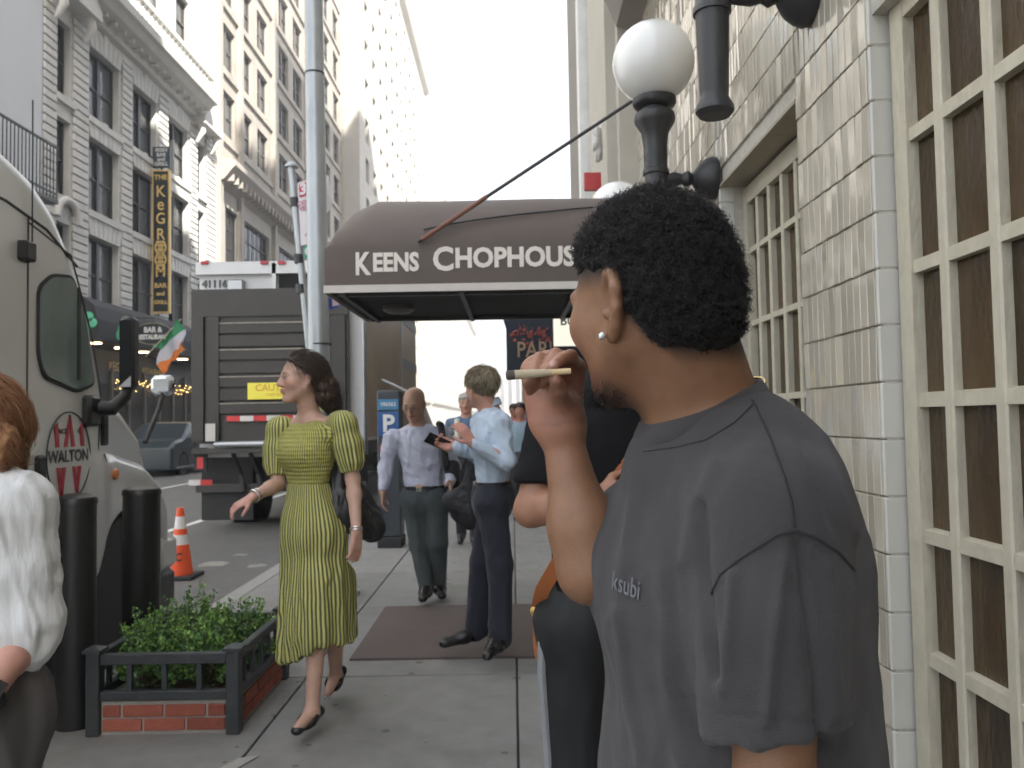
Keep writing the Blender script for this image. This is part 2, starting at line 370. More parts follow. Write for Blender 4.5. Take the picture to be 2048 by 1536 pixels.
# ------------------------------------------------------------------ facade tools
def wall_holes(mb, fn, a0, a1, b0, b1, holes, depth):
    A = sorted({a0, a1, *[h[0] for h in holes], *[h[1] for h in holes]}); B = sorted({b0, b1, *[h[2] for h in holes], *[h[3] for h in holes]})
    for i in range(len(A)-1):
        for j in range(len(B)-1):
            ca, cb = (A[i]+A[i+1])/2, (B[j]+B[j+1])/2
            if any(h[0] < ca < h[1] and h[2] < cb < h[3] for h in holes): continue
            mb.add([fn(A[i], B[j], 0), fn(A[i+1], B[j], 0), fn(A[i+1], B[j+1], 0), fn(A[i], B[j+1], 0)], [(0, 1, 2, 3)])
    for p, q, r, t in holes:
        for (x0, y0), (x1, y1) in (((p, r), (q, r)), ((q, r), (q, t)), ((q, t), (p, t)), ((p, t), (p, r))):
            mb.add([fn(x0, y0, 0), fn(x1, y1, 0), fn(x1, y1, depth), fn(x0, y0, depth)], [(0, 1, 2, 3)])
_WC = {}
def window(parent, fn, hole, depth, fm, gm, kind='sash', sill=None, simple=False):
    """a window in a hole: frame bars + pane; meshes shared between windows of one size"""
    p, q, r, t = hole; w, h = q-p, t-r; key = (round(w, 2), round(h, 2), kind, fm.name, gm.name, fn(0, 0, 1) == fn(0, 0, 0), tuple(np.sign(np.subtract(fn(1, 0, 1), fn(0, 0, 0)))))
    o0 = Vector(fn(p, r, depth))
    loc = lambda a, b, c: tuple(Vector(fn(p+a, r+b, depth+c))-o0)
    if key not in _WC:
        def bx(mb, a0, a1, b0, b1, c0, c1): mb.add([loc(a, b, c) for c in (c0, c1) for a, b in ((a0, b0), (a1, b0), (a1, b1), (a0, b1))], [(0,3,2,1),(4,5,6,7),(0,1,5,4),(1,2,6,5),(2,3,7,6),(3,0,4,7)])
        m = MB(); e = .09 if w > .8 else .06
        bx(m, 0, e, 0, h, -.06, 0); bx(m, w-e, w, 0, h, -.06, 0); bx(m, e, w-e, 0, e, -.06, 0); bx(m, e, w-e, h-e, h, -.06, 0)
        if kind == 'sash':
            bx(m, e, w-e, h*.5-.04, h*.5+.04, -.055, 0)
        if kind in ('double',):
            bx(m, w/2-.11, w/2+.11, e, h-e, -.08, 0); bx(m, e, w/2-.11, h*.5-.04, h*.5+.04, -.05, 0); bx(m, w/2+.11, w-e, h*.5-.04, h*.5+.04, -.05, 0)
        if kind == 'grid':
            for k in range(1, 6): bx(m, w*k/6-.03, w*k/6+.03, e, h-e, -.05, 0)
            for k in range(1, 4): bx(m, e, w-e, h*k/4-.03, h*k/4+.03, -.045, 0)
        gl = MB().add([loc(.01, .01, .03), loc(w-.01, .01, .03), loc(w-.01, h-.01, .03), loc(.01, h-.01, .03)], [(0, 1, 2, 3)])
        bl = MB(); f = .45; bx(bl, e, w-e, h*(1-f), h-e*.5, .05, .06)
        _WC[key] = (data_of(m, 'window', fm), data_of(gl, 'pane', gm))
    a, b = _WC[key]; ob = place('window', a, o0, parent); place('pane', b, o0, ob)
    return ob
stone = pm('limestone', (.58, .575, .55), .8, var=.10, vs=1.2, bump=.15, bs=8, dirt=.25, ds=.35, dcol=(.25, .24, .22))
stone2 = pm('limestone_block', (.60, .59, .565), .8, var=.10, vs=1.5, rand=.06)
whitew = pm('painted_plain_wall', (.62, .645, .665), .85, var=.04, vs=.6)
tanb = pm('tan_brick', (.37, .34, .30), .85, var=.14, vs=1.0, bump=.1, bs=10, dirt=.2, ds=.3)
greyb = pm('grey_buff_brick', (.44, .42, .385), .85, var=.10, vs=.8, dirt=.2, ds=.2)
cream = pm('cream_terracotta', (.50, .47, .41), .8, var=.08, vs=.6)
darkf = pm('dark_window_frame', (.035, .033, .032), .5, var=.1)
bronz = pm('bronze_window_frame', (.11, .10, .09), .5, var=.1)
glassd = pm('window_glass', (.055, .06, .062), .08, var=.25, vs=.5, rand=.5, bump=.05, bs=1.2)
glassl = pm('window_glass_far', (.10, .105, .11), .12, var=.25, vs=.4, rand=.5)
roofm = pm('roof_tar', (.08, .08, .08), .9)
def fleft(X): return lambda a, b, t: (X-t, a, b)
def shell(name, parent, mat, x0, x1, y0, y1, z0, z1): return MB().box(x0, x1, y0, y1, z0, z1).build(name, mat, parent)
# ---- building A: plain pale wall with an iron railing
bA = thing('apartment_building', 'plain pale windowless building at the left edge beside the rusticated stone facade', 'building', (-20, 18, 0))
shell('wall', bA, whitew, -30, -16.25, 2, 28.55, 0, 40)
rl = thing('railing', 'dark iron picket railing on the pale wall above the truck roof', 'railing', (-16, 25.5, 9))
mb = MB(); mb.box(-16.2, -15.3, 24.0, 27.9, 9.0, 9.12); mb.build('balcony_floor', darkf, rl)
for k in range(20):
    MB().box(-15.36, -15.33, 24.05+k*.2, 24.075+k*.2, 9.12, 10.9).build('picket', darkf, rl)
MB().box(-15.38, -15.31, 24.0, 27.9, 10.9, 10.97).build('rail', darkf, rl); MB().box(-15.38, -15.31, 24.0, 27.9, 9.3, 9.36).build('rail', darkf, rl)
# ---- building B: rusticated limestone front with bracketed cornice
XB = -16.3; fB = fleft(XB)
bB = thing('stone_building', 'grey rusticated limestone building with heavy cornice above the black bar front', 'building', (-20, 37, 0))
bays = [(29.55, 30.5, 'sash'), (31.85, 34.3, 'double'), (35.55, 37.95, 'double'), (39.3, 41.7, 'double'), (42.95, 43.95, 'sash')]
rows = [(6.0, 8.9), (9.85, 12.75), (13.55, 16.35)]
holes = [(a, b, r, t) for a, b, k in bays for r, t in rows]
up = [(a, b, r, r+2.5) for a, b in ((30.2, 31.8), (33.5, 35.1), (36.8, 38.4), (40.2, 41.8)) for r in (20.6, 24.2, 27.8)]
mb = MB(); wall_holes(mb, fB, 28.6, 45.6, 5.6, 17.6, holes, .45); wall_holes(mb, fB, 28.6, 45.6, 17.6, 34, up, .35)
mb.box(-30, XB-.5, 28.6, 45.6, 0, 34); mb.add([(XB, 28.6, 5.6), (XB-.5, 28.6, 5.6), (XB-.5, 28.6, 34), (XB, 28.6, 34)], [(0, 1, 2, 3)]); mb.add([(XB, 45.6, 0), (XB-.5, 45.6, 0), (XB-.5, 45.6, 34), (XB, 45.6, 34)], [(0, 1, 2, 3)])
mb.add([(XB, 28.6, 34), (XB-.5, 28.6, 34), (XB-.5, 45.6, 34), (XB, 45.6, 34)], [(0, 1, 2, 3)])
mb.build('wall', stone, bB, fix=False)
for (a, b, k) in bays:
    for r, t in rows:
        window(bB, fB, (a, b, r, t), .32, darkf, glassd, k)
        MB().box(XB, XB+.14, a-.18, b+.18, r-.26, r).build('sill', stone2, bB)
        if b-a > 2:      # flat arch of wedge stones
            n = 7
            for i in range(n):
                w0, w1 = a+(b-a)*i/n+.02, a+(b-a)*(i+1)/n-.02; c = (a+b)/2; s_ = .12
                hh = .92 if i == n//2 else .72
                o = MB().prism([(w0, t+.0), (w1, t+.0), (w1+(w1-c)*s_*1.6, t+hh), (w0+(w0-c)*s_*1.6, t+hh)], lambda p, q, e: (XB+e, p, q), 0, .07).build('voussoir', stone2, bB)
for hl in up: window(bB, fB, hl, .25, bronz, glassl, 'sash')
piers = [(28.6, 29.45), (30.6, 31.7), (34.45, 35.4), (38.1, 39.15), (41.85, 42.85), (44.05, 45.58)]
for y0, y1 in piers:
    me = data_of(MB().cbox((.05, 0, 0), (.05, (y1-y0)/2-.01, .135), .03), 'stone_block', stone2)
    z = 6.0
    while z < 17.2: place('stone_block', me, (XB, (y0+y1)/2, z), bB); z += .315
prof = [(0, 17.3), (.25, 17.35), (.3, 17.6), (.9, 17.75), (1.1, 17.95), (1.3, 18.0), (1.35, 18.3), (1.2, 18.4), (0, 18.45)]
MB().prism(prof, lambda p, q, t: (XB+p, t, q), 30.8, 42.4).build('cornice', stone2, bB)
me = data_of(MB().cbox((.32, 0, 0), (.32, .08, .11), .02), 'bracket', stone2)
for k in range(15): place('bracket', me, (XB+.02, 31.2+k*.77, 17.62), bB)
me = data_of(MB().lathe((0, 0, 0), [(.09, 0), (.05, .1), (.11, .3), (.05, .6), (.09, .8)], 8), 'baluster', stone2)
for k in range(26): place('baluster', me, (XB+1.05, 31.1+k*.43, 18.42), bB)
MB().box(XB+.9, XB+1.2, 30.9, 42.3, 19.2, 19.42).build('balustrade_rail', stone2, bB)
for y0, y1 in ((29.0, 31.2), (42.3, 44.5)):      # end bays: scrolled pediment over the narrow windows
    c = (y0+y1)/2
    MB().prism([(y0-.2, 17.0), (y1+.2, 17.0), (y1+.2, 17.35), (c, 18.5), (y0-.2, 17.35)], lambda p, q, t: (XB+t, p, q), .0, .75).build('pediment', stone2, bB)
    MB().tube([(XB+.35, y0+.1, 17.3), (XB+.5, y0+.1, 16.6), (XB+.2, y0+.1, 16.1)], [.22, .17, .08], 10).build('scroll_bracket', stone2, bB, True)
    MB().tube([(XB+.35, y1-.1, 17.3), (XB+.5, y1-.1, 16.6), (XB+.2, y1-.1, 16.1)], [.22, .17, .08], 10).build('scroll_bracket', stone2, bB, True)
    MB().tube([(XB+.15, c+.75*math.cos(a), 9.0+.75*math.sin(a)) for a in np.linspace(0, math.pi, 12)], .14, 8).build('arch_hood', stone2, bB, True)
# black bar front at its foot
blackp = pm('black_shopfront_paint', (.018, .018, .019), .45, var=.2, vs=3)
gold = pm('gold_paint', (.74, .52, .17), .4, var=.1)
sf = MB().box(XB-.5, XB+.15, 28.6, 45.6, 0, 5.6).build('shopfront', blackp, bB)
me = data_of(MB().box(-.02, .04, -.55, .55, 0, 2.6), 'shop_window', pm('shop_glass', (.03, .028, .025), .12, var=.4, vs=.8, rand=.5))
for k in range(11): place('shop_window', me, (XB+.15, 29.6+k*1.5, .55), bB)
me2 = data_of(MB().box(-.02, .08, -.09, .09, 0, 3.7), 'shop_pilaster', pm('shop_pilaster', (.10, .085, .07), .5, var=.2))
for k in range(12): place('shop_pilaster', me2, (XB+.16, 28.85+k*1.5, .1), bB)
for s_, yy, z_ in (('KEG', 33.6, .5), ('ROOM', 35.0, .5), ('RESTAURANT', 37.2, .36)): text('shop_lettering', s_, z_, gold, frame((XB+.19, yy, 3.85), (0, 1, 0), (0, 0, 1)), bB, .006)
bulb = pm('warm_bulb', (1, .7, .3), .4, var=0, emit=(1, .62, .2, 2.0))
lb = MB()
for k in range(80):
    y = 33.5+k*.13; z = 3.3+.12*math.sin(k*1.3)-.25*abs(math.sin(k*.16)); lb.lathe((XB+.3, y+random.uniform(-.05, .05), z+random.uniform(-.12, .2)), [(0, -.025), (.025, 0), (0, .025)], 5)
lo = lb.build('string_light', bulb, bB); lo['kind'] = 'stuff'
aw = thing('bar_awning', 'long black awning with green shamrocks over the bar front', 'awning', (-15.5, 34, 4.4))
prof = [(0, 4.5), (1.7, 4.5), (1.7, 5.2), (1.55, 5.7), (1.1, 6.05), (0, 6.2)]
canv = pm('black_canvas', (.022, .022, .024), .75, var=.15, vs=2, bump=.1, bs=20)
MB().prism(prof, lambda p, q, t: (XB+.16+p, t, q), 28.9, 38.4).build('canopy', canv, aw)
MB().prism([(0, 4.5), (1.3, 4.5), (1.3, 5.0), (1.1, 5.4), (0, 5.6)], lambda p, q, t: (XB+.16+p, t, q), 38.45, 45.4).build('canopy', canv, aw)
clov = pm('shamrock_green', (.10, .50, .28), .6, var=.05)
for (x, y, z) in ((-14.75, 28.87, 5.15), (-15.55, 28.87, 5.2)):
    m = MB()
    for a in (90, 210, 330): m.lathe((x+.15*math.cos(math.radians(a)), y, z+.15*math.sin(math.radians(a))), [(.17, 0), (.17, .02)], 14, (0, -1, 0))
    m.box(x-.03, x+.03, y-.02, y, z-.42, z); m.build('shamrock', clov, aw)
for k, y in enumerate((30.5, 33.5, 36.0)):
    m = MB()
    for a in (90, 210, 330): m.lathe((XB+1.87, y+.15*math.cos(math.radians(a)), 4.85+.15*math.sin(math.radians(a))), [(.17, 0), (.17, .02)], 14, (1, 0, 0))
    m.build('shamrock', clov, aw)
wl = pm('awning_lamp', (1, .8, .5), .4, var=0, emit=(1, .75, .4, 2.5))
for y in (30, 32, 34, 36, 38): MB().box(XB+1.0, XB+1.4, y-.1, y+.1, 4.44, 4.49).build('under_lamp', wl, aw)
# vertical blade sign
sg = thing('blade_sign', 'tall narrow black and gold vertical sign spelling the bar name down the stone front', 'sign', (-15.8, 37.4, 6.3))
sblack = pm('sign_black', (.015, .02, .022), .4, var=.1); swht = pm('sign_white', (.75, .75, .74), .5, var=.05)
p0 = at(340, 300, 37.4); sx0, sx1 = at(306, 480, 37.4).x, at(341, 480, 37.4).x; sw = sx1-sx0; sc_ = (sx0+sx1)/2
zt, zb = at(322, 341, 37.4).z, at(322, 627, 37.4).z
MB().box(sx0, sx1, 37.3, 37.5, zb, zt).build('sign_frame', gold, sg)
MB().box(sx0+.07, sx1-.07, 37.28, 37.52, zb+.08, zt-.08).build('sign_face', sblack, sg)
H = zt-zb
def stx(s, fr, size, sx=1.0): text('lettering', s, size, gold, frame((sc_, 37.27, zb+H*fr), (1, 0, 0), (0, 0, 1)), sg, .008, .006, sx=sx)
stx('THE', .945, .32); stx('K', .845, .75, .9); stx('e', .755, .8, .9); stx('G', .655, .72, .85); stx('R', .545, .72, .9); stx('M', .285, .72, .85)
for fr in (.455, .37):
    m = MB(); c = (sc_, 37.27, zb+H*fr)
    for k in (-1, 1): m.tube([(c[0]+k*.2*1.2*math.cos(a), c[1], c[2]+.3*math.sin(a)) for a in np.linspace(-1.1, 1.1, 7)], .035, 6)
    for dx in (-.08, .0, .08): m.box(c[0]+dx-.02, c[0]+dx+.02, c[1]-.01, c[1]+.01, c[2]-.3, c[2]+.3)
    for dz in (-.28, -.1, .1, .28): m.box(c[0]-.2, c[0]+.2, c[1]-.012, c[1]+.012, c[2]+dz-.025, c[2]+dz+.025)
    m.build('barrel_emblem', gold, sg)
stx('BAR', .19, .3); stx('and', .135, .26); stx('GRILL', .075, .24)
for z in (zb+.8, zt-.6): MB().box(XB+.0, sx0, 37.37, 37.43, z, z+.06).build('bracket', darkf, sg)
ts = thing('square_sign', 'small dark sign with white lettering on top of the vertical bar sign', 'sign', (-15.8, 37.4, zt))
MB().box(sx0, sx1, 37.34, 37.46, zt+.12, zt+1.08).build('board', pm('sign_blue_black', (.03, .05, .07), .4), ts)
MB().box(sx0-.3, sx0, 37.37, 37.43, zt+.6, zt+.66).build('bracket', darkf, ts); MB().box(sc_-.05, sc_+.05, 37.38, 37.42, zt, zt+.12).build('post', darkf, ts)
for s, dz in (('IRISH', .92), ('BAR', .70), ('and', .50), ('GRILL', .28)): text('lettering', s, .24, swht, frame((sc_, 37.33, zt+dz), (1, 0, 0), (0, 0, 1)), ts, .006, .004)
# oval sign + flags
ov = thing('oval_sign', 'black oval hanging sign with white lettering beside the flag', 'sign', (-13.7, 31.8, 4.9))
oc = at(307, 668, 31.8); orx, orz = .72, .41
MB().prism([(orx*math.cos(a), orz*math.sin(a)) for a in np.linspace(0, 2*math.pi, 40, False)], lambda p, q, t: (oc.x+p, oc.y+t, oc.z+q), -.06, .06).build('board', sblack, ov)
MB().tube([(oc.x+orx*math.cos(a), oc.y-.06, oc.z+orz*math.sin(a)) for a in np.linspace(0, 2*math.pi, 41)], .018, 6).build('rim', pm('sign_rim', (.3, .26, .18), .5), ov)
text('lettering', 'BAR &', .28, swht, frame((oc.x, oc.y-.065, oc.z+.15), (1, 0, 0), (0, 0, 1)), ov, .012, .004, sx=.9)
text('lettering', 'RESTAURANT', .245, swht, frame((oc.x, oc.y-.065, oc.z-.13), (1, 0, 0), (0, 0, 1)), ov, .012, .004, sx=.8)
MB().tube([(oc.x, oc.y, oc.z+orz-.02), (oc.x, oc.y, oc.z+.62), (-14.5, oc.y, oc.z+.62)], .025, 6).build('hanger', darkf, ov)
def flag(base, tip, hang, label, c3):
    t = thing('flag', label, 'flag', base); b, e = Vector(base), Vector(tip)
    MB().tube([b, e], .025, 6).build('flagpole', pm('flag_pole', (.55, .5, .35), .5), t)
    n, m = 14, 12; vs = np.zeros((n+1, m+1, 3)); d = (e-b)
    for i in range(n+1):
        for j in range(m+1):
            s = .30+.7*i/n; q = b+d*s
            vs[i, j] = (q.x+.1*math.sin(j*.7+i*.3)+.35*j/m*hang, q.y+.10*math.sin(i*.9+j*.5), q.z-1.15*j/m+.04*math.sin(i*1.1))
    for k, (nm, c) in enumerate(zip(('green_band', 'white_band', 'orange_band'), c3)):
        j0, j1 = m*k//3, m*(k+1)//3; F = []; idx = {}
        vv = vs[:, j0:j1+1].reshape(-1, 3); w = j1-j0+1
        for i in range(n):
            for j in range(w-1): F.append((i*w+j, (i+1)*w+j, (i+1)*w+j+1, i*w+j+1))
        mesh_np(nm, vv, F, pm('flag_'+nm, c, .8, var=.05), t)
    return t
tri = ((.04, .28, .12), (.62, .63, .72), (.85, .25, .04))
b0 = at(292, 712, 31.2); e0 = at(362, 638, 30.2)
flag(b0, e0, .5, 'green white and orange flag on a pole beside the oval sign', tri)
# ---- building C: tall tan loft building
XC = -16.3; fC = fleft(XC)
bC = thing('loft_building', 'tall tan brick loft building with bronze windows and a mid cornice', 'building', (-22, 62, 0))
cb = [(46.7, 48.9), (50.0, 52.2), (53.3, 55.6), (58.4, 60.9), (62.3, 64.9), (67.5, 70.0), (72.4, 75.0), (76.6, 79.0)]
hl = [(a, b, r, r+2.55) for a, b in cb for r in np.arange(18.2, 47, 3.95)]
lowh = [(47.2, 49.4, 9.5, 14.0), (50.4, 55.8, 9.5, 14.0), (58.2, 64.6, 9.5, 14.0), (67, 73, 9.5, 14.0)]
lowh2 = [(a, b, 4.6, 8.2) for a, b, _, _ in lowh]
mb = MB(); wall_holes(mb, fC, 45.65, 80, 0, 72, hl+lowh+lowh2, .4); mb.box(-32, XC-.45, 45.65, 80, 0, 72)
mb.add([(XC, 80, 0), (XC-.5, 80, 0), (XC-.5, 80, 72), (XC, 80, 72)], [(0, 1, 2, 3)]); mb.build('wall', tanb, bC, fix=False)
for h_ in hl:
    window(bC, fC, h_, .25, bronz, glassd, 'double'); 
for h_ in lowh+lowh2: window(bC, fC, h_, .25, darkf, glassd, 'grid')
for a in (45.65, 49.25, 56.4, 65.6, 71.1, 79.5): MB().box(XC, XC+.28, a, a+.5, 0, 70).build('pilaster', tanb, bC)
for r in np.arange(17.6, 47, 3.95): MB().box(XC, XC+.14, 46.2, 79.4, r, r+.28).build('string_course', tanb, bC)
MB().prism([(0, 14.9), (.5, 15.2), (.9, 15.7), (1.1, 15.9), (1.1, 16.2), (0, 16.4)], lambda p, q, t: (XC+p, t, q), 45.7, 79.8).build('cornice', tanb, bC)
me = data_of(MB().cbox((.4, 0, 0), (.4, .12, .25), .03), 'bracket', tanb)
for k in range(44): place('bracket', me, (XC+.05, 46.2+k*.77, 15.35), bC)
# ---- building D: sunlit tower standing a little forward
XD = -14.5; fD = fleft(XD)
bD = thing('tower_building', 'very tall pale sunlit tower with dark punched windows beyond the tan loft', 'building', (-22, 96, 0))
hl = [(a, a+1.9, r, r+2.5) for a in (83.5, 88.2, 92.9, 97.6, 102.3, 107.0) for r in np.arange(5.5, 66, 4.1)]
mb = MB(); wall_holes(mb, fD, 80.05, 111, 0, 95, hl, .6)
fDy = lambda a, b, t: (a, 80.05+t, b)
sh = [(-19.0, -17.4, r, r+2.4) for r in np.arange(22, 66, 4.1)]
wall_holes(mb, fDy, -32, XD, 0, 95, [], .4); mb.box(-32, XD-.7, 80.6, 111, 0, 95); mb.build('wall', greyb, bD, fix=False)
for h_ in hl: window(bD, fD, h_, .45, bronz, glassd, 'sash')
# ---- farther blocks on the left
def far_block(lab, name, X, y0, y1, H, mat, bw, gap, z0, fh, hmax, wh=2.2):
    b = thing(name, lab, 'building', ((X-8), (y0+y1)/2, 0)); f = fleft(X)
    A = []; a = y0+gap
    while a+bw < y1-gap*.5: A.append(a); a += bw+gap
    hl = [(a, a+bw, r, r+wh) for a in A for r in np.arange(z0, min(hmax, H-3), fh)]
    mb = MB(); wall_holes(mb, f, y0, y1, 0, H, hl, .4); mb.box(X-14, X-.45, y0, y1, 0, H)
    mb.add([(X, y0, 0), (X-.5, y0, 0), (X-.5, y0, H), (X, y0, H)], [(0, 1, 2, 3)]); mb.add([(X, y0, H), (X-.5, y0, H), (X-.5, y1, H), (X, y1, H)], [(0, 1, 2, 3)]); mb.build('wall', mat, b, fix=False)
    for h_ in hl: window(b, f, h_, .3, bronz, glassl, 'sash')
    MB().prism([(0, H-1), (.7, H-.6), (.9, H), (0, H+.2)], lambda p, q, t: (X+p, t, q), y0, y1).build('cornice', mat, b)
    MB().prism([(0, 4.6), (.4, 4.7), (.5, 5.1), (0, 5.2)], lambda p, q, t: (X+p, t, q), y0, y1).build('string_course', mat, b)
    return b
far_block('sunlit block with rows of windows just past the tall tower', 'far_building', -15.0, 111.1, 150, 62, cream, 2.2, 3.2, 6.5, 4.2, 60, 2.6)
far_block('pale corniced block seen under the awning far down the street', 'far_building', -14.6, 150.1, 185, 40, cream, 2.0, 2.6, 6.0, 4.2, 39, 2.8)
far_block('slimmer grey block next to last down the left side', 'far_building', -14.9, 185.1, 240, 52, greyb, 2.6, 4.0, 6.0, 4.2, 50, 2.6)
far_block('last hazy block at the far end of the left side', 'far_building', -14.6, 240.1, 330, 36, cream, 3.2, 6.5, 6.0, 4.4, 34, 2.6)
bE = thing('far_building', 'pale building closing the far end of the street', 'building', (0, 420, 0))
mb = MB(); wall_holes(mb, lambda a, b, t: (a, 420+t, b), -60, 60, 0, 26, [], .4); mb.box(-60, 60, 420.5, 430, 0, 26); mb.build('wall', cream, bE)
for k in range(9): MB().box(-18+k*4, -16+k*4, 419.8, 420.2, 5, 22).build('window_strip', glassl, bE)
# ================================================================== right side: the tiled restaurant front
fR = lambda a, b, t: (XW+t, a, b)
tilem = pm('glazed_tile', (.49, .445, .36), .06, var=.05, vs=9, rand=.16, bump=.16, bs=11, coat=.8, dirt=.14, ds=9, dcol=(.30, .27, .21))
tilec = pm('glazed_corner_block', (.55, .54, .49), .25, var=.06, vs=14, rand=.06, bump=.05, bs=20, dirt=.18, ds=14, dcol=(.36, .33, .27))
grout = pm('grout', (.44, .42, .37), .9, var=.2, vs=30)
wood = pm('cracked_cream_paint', (.50, .46, .36), .55, var=.10, vs=16, bump=.55, bs=45, stretch=(1, 1, .5), dirt=.22, ds=22, dcol=(.24, .21, .15))
glassb = pm('amber_textured_glass', (.050, .031, .014), .05, var=.5, vs=5, bump=.25, bs=60, stretch=(1, 1, .35), rand=.35)
ironm = pm('black_iron', (.028, .028, .03), .42, var=.15, vs=20, bump=.12, bs=60)
R1 = thing('restaurant_building', 'restaurant front of pale glazed tile with cream small-paned windows at the right', 'building', (6, 3, 0))
XWI = 1.075
wins = [(-2.2, 2.25, .42, 2.52), (2.84, 3.9, .42, 2.52)]
door = (4.75, 6.75, .0, 2.2)
mb = MB(); wall_holes(mb, lambda a, b, t: (XW+.012+t, a, b), -6, 6.9, -.02, 4.6, wins+[door], .25); mb.box(XW+.6, 14, -6, 12, 0, 44)
mb.add([(XW+.012, -6, 4.6), (XW+.012, 12, 4.6), (XW+.012, 12, 44), (XW+.012, -6, 44)], [(0, 1, 2, 3)])
mb.add([(XW+.012, 6.9, 0), (XW+.012, 12, 0), (XW+.012, 12, 4.6), (XW+.012, 6.9, 4.6)], [(0, 1, 2, 3)]); mb.add([(XW+.012, 12, 0), (XW+.7, 12, 0), (XW+.7, 12, 44), (XW+.012, 12, 44)], [(0, 1, 2, 3)])
wallR = mb.build('wall', grout, R1, fix=False)
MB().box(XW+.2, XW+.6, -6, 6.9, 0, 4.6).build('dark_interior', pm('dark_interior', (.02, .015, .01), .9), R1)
# tiles: vertical glazed tiles, each slightly out of true
TW, TH = .047, .155
tme = data_of(MB().cbox((0, 0, 0), (.006, TW/2-.0019, TH/2-.0022), .0022), 'tile', tilem)
cme = data_of(MB().cbox((0, 0, 0), (.036, .008, TH/2-.0016), .004), 'corner_block', tilec)
small = []; n_t = 0
def tile(y, z, single):
    global n_t
    if single:
        place('tile', tme, (XW+.006, y, z), wallR, (random.gauss(0, .004), random.gauss(0, .016), random.gauss(0, .03))); n_t += 1
    else: small.append((y, z))
Z0 = .11
for r in range(28):
    z = Z0+TH*(r+.5)
    for c in range(12): tile(2.262+TW*(c+.5)+.006, z, .5 < z < 3.1)           # pier between the two windows
    if z > 2.52 or z < .42:
        for c in range(22): tile(2.84+TW*(c+.5), z, 2.5 < z < 3.5 and c < 13)   # above the second window
    for c in range(17): tile(3.91+TW*(c+.5), z, False)                          # pier before the entrance
    if z > 2.3:
        for c in range(60): tile(4.72+TW*(c+.5), z, False)
    if z > 2.55 or z < .4:
        for c in range(60): tile(2.24-TW*(c+.5), z, False)
    place('corner_block', cme, (XW+.036, 2.256, z), wallR)
    place('corner_block', cme, (XW+.036, 3.905, z), wallR)
tm = MB()
for y, z in small:
    a, b = random.gauss(0, .001), random.gauss(0, .001)
    hx, hy, hz, bb = .006, TW/2-.0019, TH/2-.0022, .002; x0 = XW
    tm.add([(x0+a, y-hy+bb, z-hz+bb), (x0+b, y+hy-bb, z-hz+bb), (x0-a, y+hy-bb, z+hz-bb), (x0-b, y-hy+bb, z+hz-bb),
            (x0+.008, y-hy, z-hz), (x0+.008, y+hy, z-hz), (x0+.008, y+hy, z+hz), (x0+.008, y-hy, z+hz)],
           [(0, 3, 2, 1), (0, 1, 5, 4), (1, 2, 6, 5), (2, 3, 7, 6), (3, 0, 4, 7)])
struct(tm.build('tile_field', tilem, wallR, fix=False), 'stuff')
# windows of small panes: deep muntins proud of amber glass
def cream_window(y_list, z_list, xf, xg, bw, name='window'):
    y0, y1, z0, z1 = y_list[0], y_list[-1], z_list[0], z_list[-1]
    w = thing_part = MB()
    fw = .075
    w.box(xf-.004, xg+.03, y1-fw*.55, y1+.03, z0-.04, z1+.05); w.box(xf-.004, xg+.03, y0-.03, y0+fw*.55, z0-.04, z1+.05)
    w.box(xf-.002, xg+.03, y0+fw*.55, y1-fw*.55, z1-.03, z1+.05); w.box(xf-.03, xg+.03, y0+fw*.55, y1-fw*.55, z0-.04, z0+.04)
    o = w.build(name, wood, R1)
    for y in y_list[1:-1]:
        MB().cbox(((xf+xg)/2, y, (z0+z1)/2), ((xg-xf)/2, bw/2, (z1-z0)/2), .005).build('muntin', wood, o)
    ye = [y0]+list(y_list[1:-1])+[y1]
    for z in z_list[1:-1]:
        for i in range(len(ye)-1):
            a = ye[i]+(bw/2 if i else fw*.55); b = ye[i+1]-(bw/2 if i < len(ye)-2 else fw*.55)
            m = MB(); m.prism([(xf+.003, z-bw*.5), (xg, z-bw*.5), (xg, z+bw*.5), (xf+.003, z+bw*.35)], lambda p, q, t: (p, t, q), a, b); m.build('muntin', wood, o)
    for i in range(len(ye)-1):
        for j in range(len(z_list)-1):
            a, b = ye[i], ye[i+1]; c, d = z_list[j], z_list[j+1]
            gl = MB().box(xg-.006, xg, -(b-a)/2, (b-a)/2, -(d-c)/2, (d-c)/2)
            place('pane', data_of(gl, 'pane', glassb), (0, (a+b)/2, (c+d)/2), o, (0, random.gauss(0, .004), random.gauss(0, .008)))
    return o
zr = [.46, .79, 1.105, 1.455, 1.805, 2.155, 2.50]
cream_window([-.95, -.55, -.15, .2, .48, .76, 1.04, 1.32, 1.58, 1.795, 2.01, 2.20], zr, 1.055, 1.088, .040)
cream_window([2.86, 3.03, 3.2, 3.37, 3.54, 3.71, 3.88], [.46, .80, 1.15, 1.50, 1.85, 2.19, 2.44], 1.115, 1.150, .028)
MB().box(XW+.0, XW+.2, 2.845, 3.895, 2.505, 2.518).build('lintel_soffit', pm('lintel_dark', (.34, .30, .23), .7, var=.2, vs=8), R1)
# entrance under the awning
MB().box(XW+.2, XW+.24, 4.75, 6.75, 0, 2.2).build('door', pm('dark_door', (.03, .02, .014), .4, var=.2), R1)
